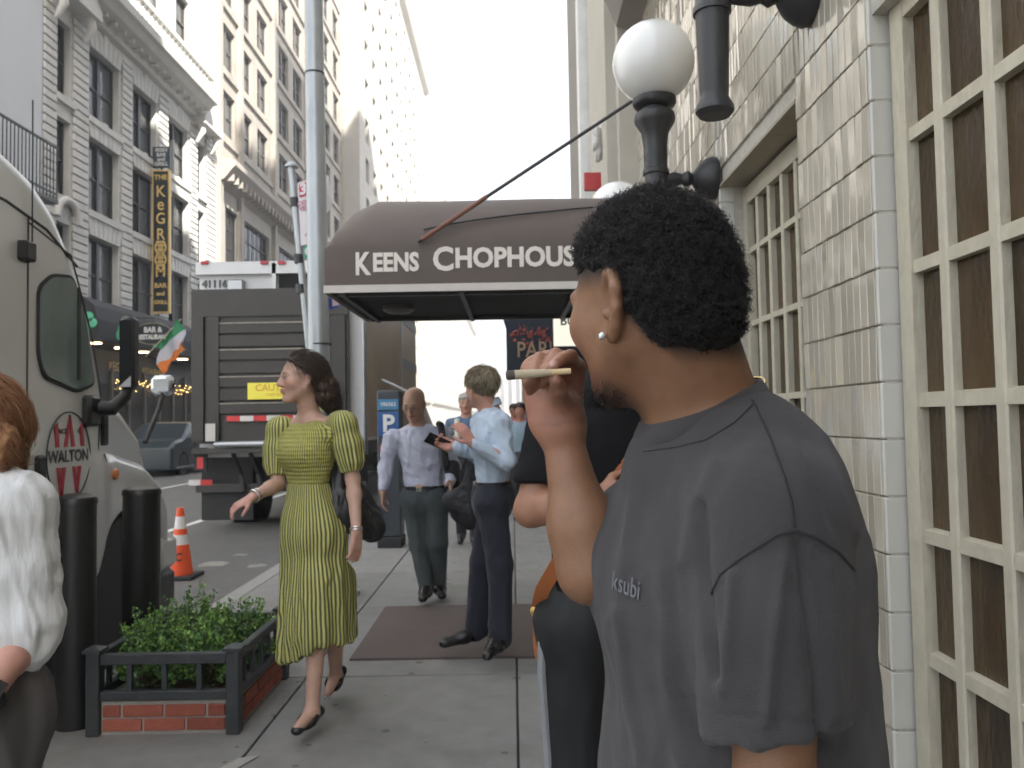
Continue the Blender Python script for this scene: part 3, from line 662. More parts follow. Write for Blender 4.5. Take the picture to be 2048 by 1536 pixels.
# floors above the awning: pilasters, cornice strips
creamp = pm('cream_pilaster', (.46, .43, .37), .7, var=.08, vs=2); shade_ = pm('grey_brown_trim', (.24, .22, .20), .7, var=.12, vs=2)
MB().box(XW-.14, XW+.02, 6.3, 7.6, 2.95, 9).build('pilaster', creamp, R1)
MB().box(XW-.22, XW-.14, 6.45, 6.75, 2.95, 9).build('pilaster', creamp, R1)
MB().box(XW-.08, XW+.02, 7.9, 9.2, 2.6, 9).build('pilaster', creamp, R1)
MB().box(XW-.16, XW+.02, 9.6, 10.1, 2.4, 9).build('pilaster', shade_, R1)
MB().box(XW-.1, XW+.02, 10.3, 11.9, 2.4, 9.5).build('pilaster', shade_, R1)
MB().prism([(0, 0), (-.16, .05), (-.24, .25), (-.3, .3), (-.3, .42), (0, .5)], lambda p, q, t: (XW+p, t, 4.35+q), -6, 6.2).build('cornice', shade_, R1)
MB().box(XW-.18, XW-.02, 9.25, 9.55, 2.6, 6.3).build('torn_banner', pm('white_banner', (.7, .7, .68), .8), R1)
cart = MB()
for (dx, dz, r) in ((0, 0, .10), (-.09, .04, .07), (.08, -.05, .06), (-.04, -.1, .07), (.05, .1, .06), (-.1, -.04, .05)): cart.tube([(XW-.2+dx*.4, 7.2+dx+r*math.cos(a), 3.85+dz+r*math.sin(a)) for a in np.linspace(0, 5.2, 12)], .028, 6)
cart.build('scroll_ornament', stone2, R1, True)
rs = thing('red_sign', 'small plain red sign board sticking out above the awning', 'sign', (.6, 7.9, 3.5))
a, b = at(1168, 347, 7.9), at(1229, 380, 7.9)
MB().box(a.x, b.x, 7.87, 7.93, b.z, a.z).build('board', pm('red_board', (.48, .05, .055), .5, var=.06), rs); MB().tube([(b.x, 7.9, a.z-.05), (XW+.02, 7.9, a.z-.05)], .012, 6).build('bracket', ironm, rs)
# ---- globe wall lamps
globe = pm('opal_glass_globe', (.80, .80, .78), .18, var=.02, vs=3, coat=.4, sub=.3)
def sconce(y, xl, z0, label, s=1.0):
    t = thing('wall_lamp', label, 'lamp', (XW, y, z0), 'globe lamps on the tiled wall')
    P = lambda r, z: (r*s, z*s)
    MB().lathe((xl, y, z0), [P(0, -.36), P(.050, -.36), P(.062, -.345), P(.062, -.33), P(.045, -.30), P(.047, -.28), P(.055, -.02), P(.062, -.02), P(.062, .0), P(.055, .01), P(.055, .06), P(.064, .065), P(.064, .085), P(.056, .09),
        P(.058, .21), P(.066, .27), P(.095, .315), P(.100, .335), P(.095, .36), P(.065, .375), P(.065, .385), P(.095, .395), P(.105, .41), P(.105, .435), P(.06, .45)], 28).build('post', ironm, t, True)
    MB().lathe((xl, y, z0+.44*s), [P(.085, 0)]+[P(.197*math.sin(a), .176-.197*math.cos(a)) for a in np.linspace(.46, math.pi-.02, 22)], 36).build('globe', globe, t, True)
    L = XW-xl
    MB().lathe((XW+.003, y, z0+.04*s), [(.10, 0), (.105, .02), (.095, .05), (.075, .08), (.05, .10), (.028, .115), (.04, .14), (.026, .165), (.035, .2), (.025, L-.05), (.025, L)], 20, (-1, 0, 0)).build('wall_bracket', ironm, t, True)
    return t
sconce(3.97, .715, 2.53, 'globe lamp on the tiled wall with its whole white globe in view')
sconce(2.66, .675, 2.755, 'nearest wall lamp of which only the black lower post shows at the top')
sconce(5.6, .745, 2.215, 'farther globe lamp peeking over the young man\'s hair')
# ================================================================== awning over the entrance
awn = pm('brown_canvas', (.108, .084, .072), .62, var=.10, vs=2.5, bump=.12, bs=260, dirt=.25, ds=2, dcol=(.15, .12, .108))
A = thing('entrance_awning', 'dark brown barrel awning with cream lettering over the restaurant entrance', 'awning', (0, 5.75, 2.2))
Y0, Y1, XL = 5.02, 6.5, -1.13; ZB, ZV = 2.21, 2.485
prof = [(Y0, ZB+.045), (Y0, ZV)]+[((Y0+Y1)/2-(Y1-Y0)/2*math.cos(t), ZV+.44*math.sin(t)) for t in np.linspace(.12, math.pi-.12, 16)]+[(Y1, ZV), (Y1, ZB+.045)]
m = MB(); n = len(prof)
secs = [(XL, 0.0), (XL+.05, .55), (XL+.14, .85), (XL+.28, 1.0), (-.4, .985), (.2, 1.0), (.6, .99), (XW+.01, 1.0)]
vs = []
for x, s in secs: vs += [(x, y, ZV+(z-ZV)*s if z > ZV else z) for y, z in prof]
fsx = [(i*n+k, i*n+k+1, (i+1)*n+k+1, (i+1)*n+k) for i in range(len(secs)-1) for k in range(n-1)]+[tuple(range(n))]
m.add(vs, fsx).build('canopy', awn, A, True, fix=True)
wt = pm('white_trim', (.62, .58, .54), .6, var=.06)
tr = MB(); tr.box(XL-.006, XW, Y0-.008, Y0, ZB, ZB+.046); tr.box(XL-.006, XL, Y0, Y1, ZB, ZB+.046); tr.box(XL-.006, XW, Y1, Y1+.008, ZB, ZB+.046); tr.build('trim', wt, A)
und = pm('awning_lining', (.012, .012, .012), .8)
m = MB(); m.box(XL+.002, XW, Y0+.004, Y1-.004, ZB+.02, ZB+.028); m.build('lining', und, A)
mm = MB()
for y in (Y0+.1, Y1-.1): mm.box(XL+.05, XW, y-.015, y+.015, ZB-.01, ZB+.018)
for x in (XL+.1, -.3, .4): mm.box(x-.015, x+.015, Y0+.02, Y1-.02, ZB-.012, ZB+.016)
mm.build('frame_bar', ironm, A)
MB().lathe((-.78, 5.75, ZB+.018), [(.11, 0), (.11, -.03), (.08, -.05), (.0, -.06)], 20).build('down_light', pm('dull_lamp', (.10, .10, .09), .4), A, True)
lett = pm('cream_lettering', (.78, .72, .66), .6, var=.04)
def aword(s, u0, u1, zc, size):
    a, b = at(u0, 535, Y0-.01).x, at(u1, 535, Y0-.01).x
    o = text('lettering', s, size, lett, Matrix.Identity(4), A, .006, .002, 'LEFT')
    vv = np.array([v.co[:] for v in o.data.vertices]); w = vv[:, 0].max()-vv[:, 0].min(); k = (b-a)/w; z0 = vv[:, 1].min()
    for v_, c in zip(o.data.vertices, vv): v_.co = (a+(c[0]-vv[:, 0].min())*k, Y0-.004-c[2]*.5, zc+(c[1]-z0))
    o.data.update(); return o
zl = at(780, 548, Y0).z
aword('K', 711, 742, zl-.005, .19); aword('EENS', 746, 838, zl+.012, .155)
zl2 = at(880, 540, Y0).z-.004
aword('C', 866, 907, zl2-.004, .20); aword('HOPHOUSE', 911, 1176, zl2+.012, .165)
# steel stay rod and mat
rod = thing('stay_rod', 'thin dark stay rod running from the wall down to the awning', 'rod', (XW, 4.98, 3.4))
pa = at(836, 484, 4.99); MB().tube([pa, (XW+.01, 4.95, 3.50)], .011, 8).build('rod', ironm, rod)
pb = Vector(pa).lerp(Vector((XW+.01, 4.95, 3.50)), .27); MB().tube([Vector(pa).lerp(pb, .05), pb], .0145, 8).build('rod_sleeve', pm('rust_sleeve', (.20, .09, .06), .6), rod)
rod_shadow = thing('rod_shadow', 'shadow of the stay rod on the brown awning built as a thin dark tube', 'rod_shadow', pa)
q0 = Vector(pa)+Vector((.02, .005, .01)); pts = []
for k in range(12):
    t = k/11; x = pa.x+.03+t*1.05; yy = Y0+.02+.11*t; th = math.acos(max(-1, min(1, ((Y0+Y1)/2-yy)/((Y1-Y0)/2)))); pts.append((x, yy-.012, ZV+.44*math.sin(th)*1.0+.006))
MB().tube(pts, .006, 6).build('shadow_line', ironm, rod_shadow)  # dark tube drawn for the rod's shadow on the canvas; nothing hangs there
mat_ = MB().cbox((( -1.0+XW)/2, 5.72, .006), ((1.0+XW)/2, .70, .008), .004).build('door_mat', pm('brown_mat', (.125, .098, .09), .95, var=.14, vs=60, bump=.5, bs=300, dirt=.2, ds=3, dcol=(.2, .17, .15)))
tag(mat_, 'brown entrance mat on the sidewalk under the awning', 'mat')
# ================================================================== beyond the restaurant on the right
navy = pm('navy_board', (.018, .028, .042), .6, var=.2, vs=8)
ps = thing('paris_sign', 'dark navy sign board with a painted city name and red figures', 'sign', (.35, 7.75, 1.9))
a, b = at(1012, 640, 7.75), at(1330, 738, 7.75)
MB().box(a.x, XW, 7.7, 7.8, b.z-.02, 2.62).build('board', navy, ps)
MB().prism([(a.x-.10, 2.62), (a.x+.02, 2.2), (a.x+.02, 2.62)], lambda p, q, t: (p, t, q), 7.71, 7.79).build('corner_gusset', navy, ps)
gt = pm('old_gold_lettering', (.42, .28, .18), .6, var=.1)
c = at(1078, 700, 7.69); text('lettering', 'PARIS', .205, gt, frame((c.x, 7.695, c.z), (1, 0, 0), (0, 0, 1)), ps, .002, .003, sx=.82)
redf = MB()
for k in range(60):
    p = at(random.uniform(1022, 1100), random.gauss(668, 8), 7.69); r = random.uniform(.006, .022); redf.lathe((p.x, 7.698, p.z), [(r, 0), (r*.6, .004)], 6, (0, -1, 0))
redf.build('painted_figures', pm('painted_red', (.30, .07, .06), .6, var=.5, vs=40), ps)
bu = thing('menu_sign', 'lit cream sign board with dark lettering hanging beside the navy sign', 'sign', (.5, 7.4, 2.0))
a, b = at(1106, 630, 7.4), at(1215, 691, 7.4)
MB().box(a.x, b.x, 7.38, 7.44, b.z, a.z).build('board', pm('lit_cream_board', (.80, .78, .66), .6, var=.03, emit=(1, .96, .8, .16)), bu)
MB().box(a.x-.02, b.x+.02, 7.39, 7.45, b.z-.02, a.z+.02).build('frame', ironm, bu)
text('lettering', 'BU', .11, ironm, frame((a.x+.13, 7.377, a.z-.06), (1, 0, 0), (0, 0, 1)), bu, .002, .001)
MB().tube([(b.x-.1, 7.42, a.z), (b.x-.1, 7.42, 2.7), (XW, 7.42, 2.7)], .012, 6).build('hanger', ironm, bu)
brk = pm('dark_brick_front', (.10, .075, .06), .8, var=.2, vs=3)
def low_shop(name, lab, y0, y1, H, mat, xd=0):
    t = thing(name, lab, 'building', (5, (y0+y1)/2, 0)); f = lambda a, b, q: (XW+.05+xd+q, a, b)
    n = max(2, int((y1-y0)/3.2)); w = (y1-y0)/n; hl = [(y0+w*i+.35, y0+w*(i+1)-.35, .4, 2.7) for i in range(n)]+([(y0+w*i+.8, y0+w*(i+1)-.8, 3.8, 5.4) for i in range(n)] if H > 6.2 else [])
    mb = MB(); wall_holes(mb, f, y0, y1, 0, H, hl, .3); mb.box(XW+.4+xd, 9, y0, y1, 0, H); mb.add([f(y0, 0, 0), f(y0, 0, .6), f(y0, H, .6), f(y0, H, 0)], [(0, 1, 2, 3)]); mb.add([f(y0, H, 0), f(y0, H, .6), f(y1, H, .6), f(y1, H, 0)], [(0, 1, 2, 3)]); mb.build('wall', mat, t, fix=False)
    for h_ in hl: window(t, f, h_, .2, darkf, glassd, 'sash')
    MB().box(XW-.02+xd, XW+.06+xd, y0, y1, 2.85, 3.4).build('sign_band', navy, t)
    return t
low_shop('shop_building', 'low dark shopfront next door past the navy sign', 12.05, 22, 5.0, brk)
low_shop('shop_building', 'second low dark shopfront down the right side', 22.05, 36, 5.6, brk, .1)
low_shop('shop_building', 'third low shopfront far down the right side', 36.05, 60, 6.6, tanb, .2)
low_shop('shop_building', 'farthest low row of shops on the right side', 60.05, 120, 8.5, tanb, .3)
tw = thing('shade_tower', 'tall unseen tower behind the restaurant shaped to shade the facades opposite', 'building', (26, 35, 0))
TWR = []
def tower(x0, x1, y0, y1, H): MB().box(x0, x1, y0, y1, 0, H).build('shade_block', greyb, tw)
tower(14.05, 30, 5.7, 13.7, 67); tower(14.05, 30, 13.72, 45, 77)  # unseen stepped blocks, heights set by the shade wanted across the street
# ================================================================== street furniture
# bollards
blackb = pm('black_bollard_paint', (.010, .010, .011), .42, var=.25, vs=14, bump=.15, bs=40)
def bollard(x, y, r, h, label):
    t = thing('bollard', label, 'bollard', (x, y, 0), 'black steel bollards at the kerb')
    MB().lathe((x, y, 0), [(r*1.0, .0), (r, .02), (r, h-.045)], 28).build('post', blackb, t, True)
    MB().lathe((x, y, h-.045), [(r*1.05, 0), (r*1.05, .02), (r*.98, .034), (r*.6, .05), (.0, .055)], 28).build('cap', blackb, t, True)
bollard(-2.115, 4.03, .090, 1.095, 'black steel bollard at the left post of the planter')
bollard(-2.165, 4.85, .102, 1.07, 'black steel bollard behind the planter by the truck fender')
# planter: brick curb, fence of posts, rails and balusters
PX0, PX1, PY0, PY1 = -1.955, -1.31, 3.90, 4.70
fen = pm('dark_green_black_paint', (.030, .036, .040), .5, var=.25, vs=16, bump=.2, bs=40, dirt=.15, ds=12, dcol=(.16, .13, .10))
P = thing('tree_pit_planter', 'low black fenced planter with a brick curb on the sidewalk', 'planter', (-1.63, 4.3, 0))
brick = pm('red_brick', (.30, .085, .055), .85, var=.22, vs=25, bump=.4, bs=90, rand=.22); mort = pm('mortar', (.33, .31, .28), .95, var=.15, vs=40)
cb = MB(); cb.box(PX0, PX1, PY0-.002, PY0+.06, .0, .152); cb.box(PX0, PX1, PY1-.06, PY1, .0, .152); cb.box(PX0, PX0+.06, PY0+.06, PY1-.06, .0, .152); cb.box(PX1-.06, PX1, PY0+.06, PY1-.06, .0, .152)
curb_ = cb.build('brick_curb', mort, P)
def bricks_x(y, sgn):
    for row, z in enumerate((.045, .108)):
        x = PX0+.035-(.1 if row else .0)
        while x < PX1-.03:
            a, b = max(x, PX0+.04), min(x+.185, PX1-.04)
            if b-a > .03: link(bpy.data.objects.new('brick', data_of(MB().cbox(((a+b)/2, y, z), ((b-a)/2, .012+random.uniform(-.002, .002), .0265), .003), 'brick', brick)), curb_)
            x += .197
def bricks_y(x):
    for row, z in enumerate((.045, .108)):
        y = PY0+.035-(.1 if row else .0)
        while y < PY1-.03:
            a, b = max(y, PY0+.04), min(y+.185, PY1-.04)
            if b-a > .03: link(bpy.data.objects.new('brick', data_of(MB().cbox((x, (a+b)/2, z), (.012+random.uniform(-.002, .002), (b-a)/2, .0265), .003), 'brick', brick)), curb_)
            y += .197
bricks_x(PY0, -1); bricks_y(PX1)
for x, y in ((PX0, PY0), (PX1, PY0), (PX0, PY1), (PX1, PY1)):
    m = MB(); m.cbox((x, y, .19), (.031, .031, .19), .004); o = m.build('post', fen, P)
    MB().add([(x-.042, y-.042, .38), (x+.042, y-.042, .38), (x+.042, y+.042, .38), (x-.042, y+.042, .38), (x-.042, y-.042, .394), (x+.042, y-.042, .394), (x+.042, y+.042, .394), (x-.042, y+.042, .394), (x, y, .412)],
             [(0, 3, 2, 1), (0, 1, 5, 4), (1, 2, 6, 5), (2, 3, 7, 6), (3, 0, 4, 7), (4, 5, 8), (5, 6, 8), (6, 7, 8), (7, 4, 8)]).build('post_cap', fen, P)
for y in (PY0, PY1):
    for z, h in ((.345, .024), (.178, .021)): MB().cbox(((PX0+PX1)/2, y, z), ((PX1-PX0)/2-.031, .020, h), .004).build('rail', fen, P)
    for k in range(1, 4): MB().box(PX0+(PX1-PX0)*k/4-.011, PX0+(PX1-PX0)*k/4+.011, y-.010, y+.010, .199, .322).build('baluster', fen, P)
for x in (PX0, PX1):
    for z, h in ((.345, .024), (.178, .021)): MB().cbox((x, (PY0+PY1)/2, z), (.020, (PY1-PY0)/2-.031, h), .004).build('rail', fen, P)
    for k in range(1, 6): MB().box(x-.010, x+.010, PY0+(PY1-PY0)*k/6-.011, PY0+(PY1-PY0)*k/6+.011, .199, .322).build('baluster', fen, P)
sv = []; ng = 16
for i in range(ng+1):
    for j in range(ng+1):
        x = PX0+.05+(PX1-PX0-.1)*i/ng; y = PY0+.05+(PY1-PY0-.1)*j/ng; sv.append((x, y, .15+.02*float(vnoise(np.array([[x*9, y*9, .3]]))[0])))
mesh_np('soil', sv, [(i*(ng+1)+j, (i+1)*(ng+1)+j, (i+1)*(ng+1)+j+1, i*(ng+1)+j+1) for i in range(ng) for j in range(ng)], pm('mulch', (.06, .042, .03), .95, var=.4, vs=60, bump=1, bs=120), P)
lfm = pm('boxwood_leaf', (.1, .2, .05), .38, var=.0, vcol=True, spec=.5); stm = pm('boxwood_stem', (.10, .075, .04), .8)
def shrub(c, rad, n, label):
    t = thing('boxwood_shrub', label, 'shrub', (c[0], c[1], .15), 'boxwood shrubs in the planter'); base = V(c[0], c[1], .15); L = []; tips = []
    for k in range(n//26):
        d = RNG.normal(size=3); d[2] = abs(d[2])*.9+.35; d = unit(d); tip = base+d*V(*rad)*RNG.uniform(.72, 1.18); mid = base+(tip-base)*.5+RNG.normal(size=3)*.015
        L.append([base+(tip-base)*.02, mid*.6+base*.4, mid, (mid+tip)/2+RNG.normal(size=3)*.006, tip]); tips.append((mid, tip))
    strands('stem', L, .0028, stm, t)
    ln = []; F = []; C = []; V_ = []
    for k in range(n):
        mid, tip = tips[k % len(tips)]; s = RNG.uniform(0, 1)**.6; p = mid+(tip-mid)*s*1.05+RNG.normal(size=3)*.020*(1.15-s); d = unit(unit(tip-mid)*.6+RNG.normal(size=3)); w = unit(np.cross(d, RNG.normal(size=3)))
        l = RNG.uniform(.013, .022); hw = l*.36; nrm = np.cross(d, w); i = len(V_)
        V_ += [p, p+d*l*.5+w*hw+nrm*.002, p+d*l, p+d*l*.5-w*hw+nrm*.002]; F.append((i, i+1, i+2, i+3))
        young = s > .72; cc = V(.20, .36, .07) if young and RNG.random() < .65 else V(.075, .18, .05); cc = cc*RNG.uniform(.7, 1.3); C += [cc]*4
    mesh_np('crown', V_, F, lfm, t, False, np.array(C))
shrub((-1.78, 4.12), (.20, .17, .35), 3800, 'boxwood shrub at the front left of the planter')
shrub((-1.70, 4.42), (.21, .18, .39), 3800, 'taller boxwood shrub at the back of the planter')
shrub((-1.52, 4.14), (.19, .17, .32), 3800, 'lower boxwood shrub at the front middle of the planter')
shrub((-1.46, 4.46), (.18, .17, .35), 3600, 'boxwood shrub at the right end of the planter')
# traffic cone
cx, cy = -3.42, 8.55; orange = pm('cone_orange', (.80, .10, .025), .5, var=.1, vs=8); refl = pm('cone_white', (.70, .68, .66), .4, var=.1, vs=20)
t = thing('traffic_cone', 'orange traffic cone with two white bands standing in the road', 'cone', (cx, cy, RZ))
MB().cbox((cx, cy, RZ+.02), (.18, .18, .02), .008).build('base', pm('cone_base', (.02, .02, .02), .7), t)
rr = lambda z: .125-(.125-.032)*z/.67
for nm, a, b, mt_ in (('cone_body', 0, .30, orange), ('white_band', .30, .40, refl), ('cone_body', .40, .46, orange), ('white_band', .46, .585, refl), ('cone_body', .585, .67, orange)):
    MB().lathe((cx, cy, RZ+.04), [(rr(a), a), (rr(b), b)], 24).build(nm, mt_, t, True)
text('stencil', 'C', .11, pm('stencil_black', (.03, .02, .02), .7), frame((cx+.02, cy-rr(.2)-.003, RZ+.22), (1, 0, 0), (0, .13, 1)), t, .003, .001)
# lamp pole with wide foot
galv = pm('galvanised_steel', (.36, .385, .40), .38, .55, var=.16, vs=7, stretch=(1, 1, .4), bump=.08, bs=40)
px, py = at(640, 700, 6.9).x, 6.9
t = thing('street_lamp_pole', 'tall grey galvanised lamp pole rising past the awning corner', 'pole', (px, py, 0))
tp = at(627, 0, 6.9)
MB().tube([(px, py, .9), (px+(tp.x-px)*.25, py, 2.0), (tp.x, py, tp.z), (tp.x-.12, py, 8.6)], [.092, .088, .078, .066], 20).build('shaft', galv, t, True)
MB().lathe((px+.012, py, 0), [(.30, 0), (.30, .045), (.27, .06), (.185, .10), (.165, .5), (.13, .86), (.10, .92)], 8).build('foot', galv, t)
zz = at(628, 150, 6.9).z; MB().lathe((tp.x+.006, py, zz), [(.0835, 0), (.0835, .016)], 20).build('band', ironm, t, True)
zz = at(640, 690, 6.9).z; MB().lathe((px+.005, py, zz), [(.0935, 0), (.0935, .012)], 20).build('band', ironm, t, True)
pl = MB(); a, b = at(640, 737, 6.8), at(664, 822, 6.8); pl.lathe((px, py, b.z), [(.0945, 0), (.0935, a.z-b.z)], 20); pl.build('paper_notice', pm('pale_yellow_notice', (.62, .60, .26), .8, var=.1), t, True)
# thin leaning sign post and its parking signs
sp = thing('sign_post', 'thin leaning steel sign post with a pointed cap beside the lamp pole', 'post', (-2.0, 7.3, 0))
a, b = at(583, 335, 7.3), at(618, 690, 7.3); d = (b-a).normalized(); bot = b+d*((b.z)/-d.z)
MB().tube([bot, a], .032, 14).build('shaft', galv, sp, True); MB().lathe(a, [(.058, 0), (.058, .015), (.03, .045), (.0, .06)], 14, -d).build('cap', galv, sp, True)
for u, v in ((590, 405), (598, 518), (602, 578)):
    p = at(u, v, 7.3); MB().lathe(p, [(.045, -.04), (.045, .04)], 12, d).build('clamp', ironm, sp, True)
def sign(name, label, q, Y, mat, dy=0.):
    t = thing(name, label, 'sign', at(q[3][0], q[3][1], Y)); vs = []
    P4 = [at(u, v, Y+dy*(i in (1, 2))) for i, (u, v) in enumerate(q)]
    n = (P4[1]-P4[0]).cross(P4[3]-P4[0]).normalized()*.002
    MB().add([p+n for p in P4]+[p-n for p in P4], [(0, 1, 2, 3), (7, 6, 5, 4), (0, 4, 5, 1), (1, 5, 6, 2), (2, 6, 7, 3), (3, 7, 4, 0)]).build('plate', mat, t); return t, P4
swh = pm('sign_enamel_white', (.68, .64, .66), .4, var=.05); sred = pm('sign_red', (.50, .03, .06), .4, var=.05); sgrn = pm('sign_green', (.02, .30, .17), .4, var=.05)
t1, Q = sign('parking_sign', 'tall white and red parking sign with a big number three', [(595, 366), (640, 352), (648, 478), (602, 492)], 7.25, swh)
def on(Q, a, b): return Q[0]+(Q[1]-Q[0])*a+(Q[3]-Q[0])*b+Vector((0, -.006, 0))
def patch(t, Q, a0, a1, b0, b1, nm, mat, e=.003):
    of = Vector((0, -e, 0)); p = [on(Q, a0, b0)+of, on(Q, a1, b0)+of, on(Q, a1, b1)+of, on(Q, a0, b1)+of]; q = [v_+Vector((0, e*.8, 0)) for v_ in p]
    MB().add(p+q, [(0, 1, 2, 3), (7, 6, 5, 4), (0, 4, 5, 1), (1, 5, 6, 2), (2, 6, 7, 3), (3, 7, 4, 0)]).build(nm, mat, t)
patch(t1, Q, .06, .94, .03, .24, 'red_panel', sred)
rt = (Q[1]-Q[0]).normalized(); upv = (Q[0]-Q[3]).normalized()
text('lettering', '3', .13, swh, frame(on(Q, .24, .135)+Vector((0, -.006, 0)), rt, upv), t1, .006, .002)
spnk = pm('sign_faded_red', (.55, .25, .33), .5)
for s, b in (('COM', .34), ('VEH', .43), ('<', .86)): text('lettering', s, .055, spnk, frame(on(Q, .26, b)+Vector((0, -.003, 0)), rt, upv), t1, .002, .001)
t2, Q2 = sign('parking_sign', 'small green parking plate below the red and white sign', [(607, 494), (650, 480), (652, 504), (610, 518)], 7.25, sgrn)
text('lettering', 'G', .10, swh, frame(on(Q2, .22, .5)+Vector((0, -.003, 0)), (Q2[1]-Q2[0]).normalized(), (Q2[0]-Q2[3]).normalized()), t2, .004, .002)
t3, Q3 = sign('parking_sign', 'white sign seen edge-on to the right of the lamp pole', [(648, 348), (657, 352), (664, 412), (650, 432)], 7.2, swh, .25)
t4, Q4 = sign('bus_stop_sign', 'small blue sign with a pale emblem under the awning corner', [(655, 592), (682, 586), (682, 613), (656, 621)], 7.1, pm('sign_blue', (.03, .06, .33), .4))
patch(t4, Q4, .35, .85, .15, .8, 'emblem', pm('sign_pale_pink', (.65, .5, .5), .5))
MB().box(px, Q4[0].x+.02, 7.0, 7.02, Q4[0].z-.05, Q4[0].z-.03).build('bracket', ironm, t4)
# pay station
ky = 9.6; a, b = at(758, 782, ky), at(806, 1080, ky); cx = (a.x+b.x)/2; w = (b.x-a.x)/2; dk = pm('pay_station_grey', (.045, .052, .06), .45, var=.12, vs=4); blu = pm('pay_station_blue', (.03, .11, .30), .4, var=.08)
t = thing('parking_pay_station', 'tall grey and blue parking pay station with a big letter P', 'parking meter', (cx, ky, 0))
H = a.z
MB().cbox((cx, ky, .12+(H-.12)/2), (w, .16, (H-.12)/2), .015).build('cabinet', dk, t); MB().cbox((cx, ky, .06), (w+.01, .17, .06), .008).build('plinth', pm('plinth_dark', (.03, .03, .03), .7), t)
MB().box(cx-w+.012, cx+w-.012, ky-.168, ky-.162, H-.22, H-.10).build('header_panel', pm('pay_header', (.06, .22, .40), .4), t)
MB().box(cx-w+.012, cx+w-.012, ky-.168, ky-.162, H-.52, H-.24).build('blue_panel', blu, t)
text('lettering', 'P', .27, swht, frame((cx-.0, ky-.172, H-.385), (1, 0, 0), (0, 0, 1)), t, .008, .002); text('lettering', '106362', .06, swht, frame((cx, ky-.172, H-.16), (1, 0, 0), (0, 0, 1)), t, .001, .002)
MB().box(cx-w+.03, cx-w+.09, ky-.168, ky-.162, H-.72, H-.62).build('sticker', pm('sticker_red', (.5, .1, .05), .5), t)
MB().obox((cx+.12, ky, H+.03), (.2, 0, -.1), (0, .12, 0), (.004, 0, .008)).build('solar_panel', pm('solar_panel', (.3, .33, .36), .3), t)
# ================================================================== tractor unit (semi truck) at the kerb
XS = -2.45; YF = lambda u: 4067/(1024-u)
paint = pm('warm_silver_paint', (.58, .58, .57), .28, .10, var=.03, vs=1.2, coat=.6, dirt=.0)
rub = pm('black_rubber', (.014, .014, .014), .6, var=.2, vs=10); plas = pm('black_plastic', (.017, .017, .018), .45, var=.2, vs=8)
T = thing('semi_truck', 'silver beige semi truck cab with a red W door emblem parked at the kerb', 'truck', (-3.65, 4, RZ))
S = SDF((-4.95, 1.6, .2), (-2.3, 6.6, 3.35), .02); XCc = -3.65
S.polyx([(1.75, .5), (1.75, 3.25), (2.8, 3.16), (3.5, 2.98), (3.97, 2.80), (4.25, 2.72), (4.45, 2.60), (4.60, 2.44), (4.70, 2.30), (4.80, 2.18), (4.97, 1.70), (5.02, 1.55), (5.02, .5)], XCc, 1.2, .09)
S.polyx([(4.7, .62), (4.7, 1.74), (5.2, 1.68), (5.80, 1.58), (6.12, 1.36), (6.25, 1.1), (6.28, .55), (4.7, .5)], XCc, .93, .13, .07)
S.polyx([(4.8, .5), (4.8, 1.27), (5.19, 1.26), (5.58, 1.18), (5.82, 1.05), (5.97, .85), (6.0, .5)], XCc, 1.2, .10, .09)
S.field(lambda x, y, z: np.sqrt((y-5.42)**2+(z-.37)**2)-.545+0*x, .03, 'sub')
S.field(lambda x, y, z: .5-z+0*x+0*y, .02, 'int')
v, f = S.mesh(1); body = mesh_np('body', v, f, paint, T)
def side(poly, fn_x0, x1): return MB().prism(poly, lambda p, q, t: (t, p, q), fn_x0, x1)
def rpoly(P, r=.05, n=4):
    out = []; N_ = len(P)
    for i in range(N_):
        a, b, c = map(lambda q: np.array(q, float), (P[i-1], P[i], P[(i+1) % N_])); p, q = b+unit(a-b)*r, b+unit(c-b)*r
        for t in np.linspace(0, 1, n+1): out.append(tuple((1-t)**2*p+2*t*(1-t)*b+t*t*q))
    return out
Zs = lambda u, v: 1.42+(840-v)/1660*YF(u)
wp = [(YF(73), Zs(73, 560)), (YF(100), Zs(100, 535)), (YF(140), Zs(140, 540)), (YF(160), Zs(160, 600)), (YF(183), Zs(183, 750)), (YF(150), Zs(150, 765)), (YF(85), Zs(85, 735)), (YF(73), Zs(73, 690))]
wo = rpoly([(p[0]+(p[0]-4.5)*.05, p[1]+(p[1]-1.95)*.06) for p in wp], .05)
door = side(wo, XS-.02, XS+.012).build('window_gasket', rub, T)
side(rpoly(wp, .05), XS-.01, XS+.016).build('side_glass', pm('truck_glass', (.15, .19, .18), .05, var=.3, vs=2.5), T)  # pale green reflection and bright interior put into the glass base colour
MB().box(XS-.01, XS+.02, YF(147), YF(153), Zs(150, 745), Zs(150, 560)).build('quarter_divider', rub, T)
seam = pm('panel_gap', (.05, .05, .05), .8)
sm = MB()
def seamline(pts, w=.006): sm.tube([(XS+.0005, y, z) for y, z in pts], w, 5)
seamline([(4.185, .52), (4.185, 2.5)]); seamline([(2.6, 2.58), (4.0, 2.53), (4.35, 2.47), (4.66, 2.33)], .008); seamline([(4.185, 2.47), (4.60, 2.38), (4.83, 1.95), (4.94, 1.62), (4.90, 1.2), (4.90, .55)], .005)
seamline([(4.985, 1.26), (5.02, 1.15), (5.03, 1.0)], .006); seamline([(4.2, .52), (4.9, .52)], .006)
sm.build('door_seam', seam, T)
MB().cbox((XS, 4.30, 1.16), (.02, .042, .12), .012).build('door_handle', plas, T)
el = lambda r: [(4.585+.225*r*math.cos(a), 1.262+.245*r*math.sin(a)) for a in np.linspace(0, 2*math.pi, 49)]
lg = MB().tube([(XS+.004, y, z) for y, z in el(1)], .004, 5).build('emblem_ring', pm('emblem_green_black', (.03, .045, .04), .5), T)
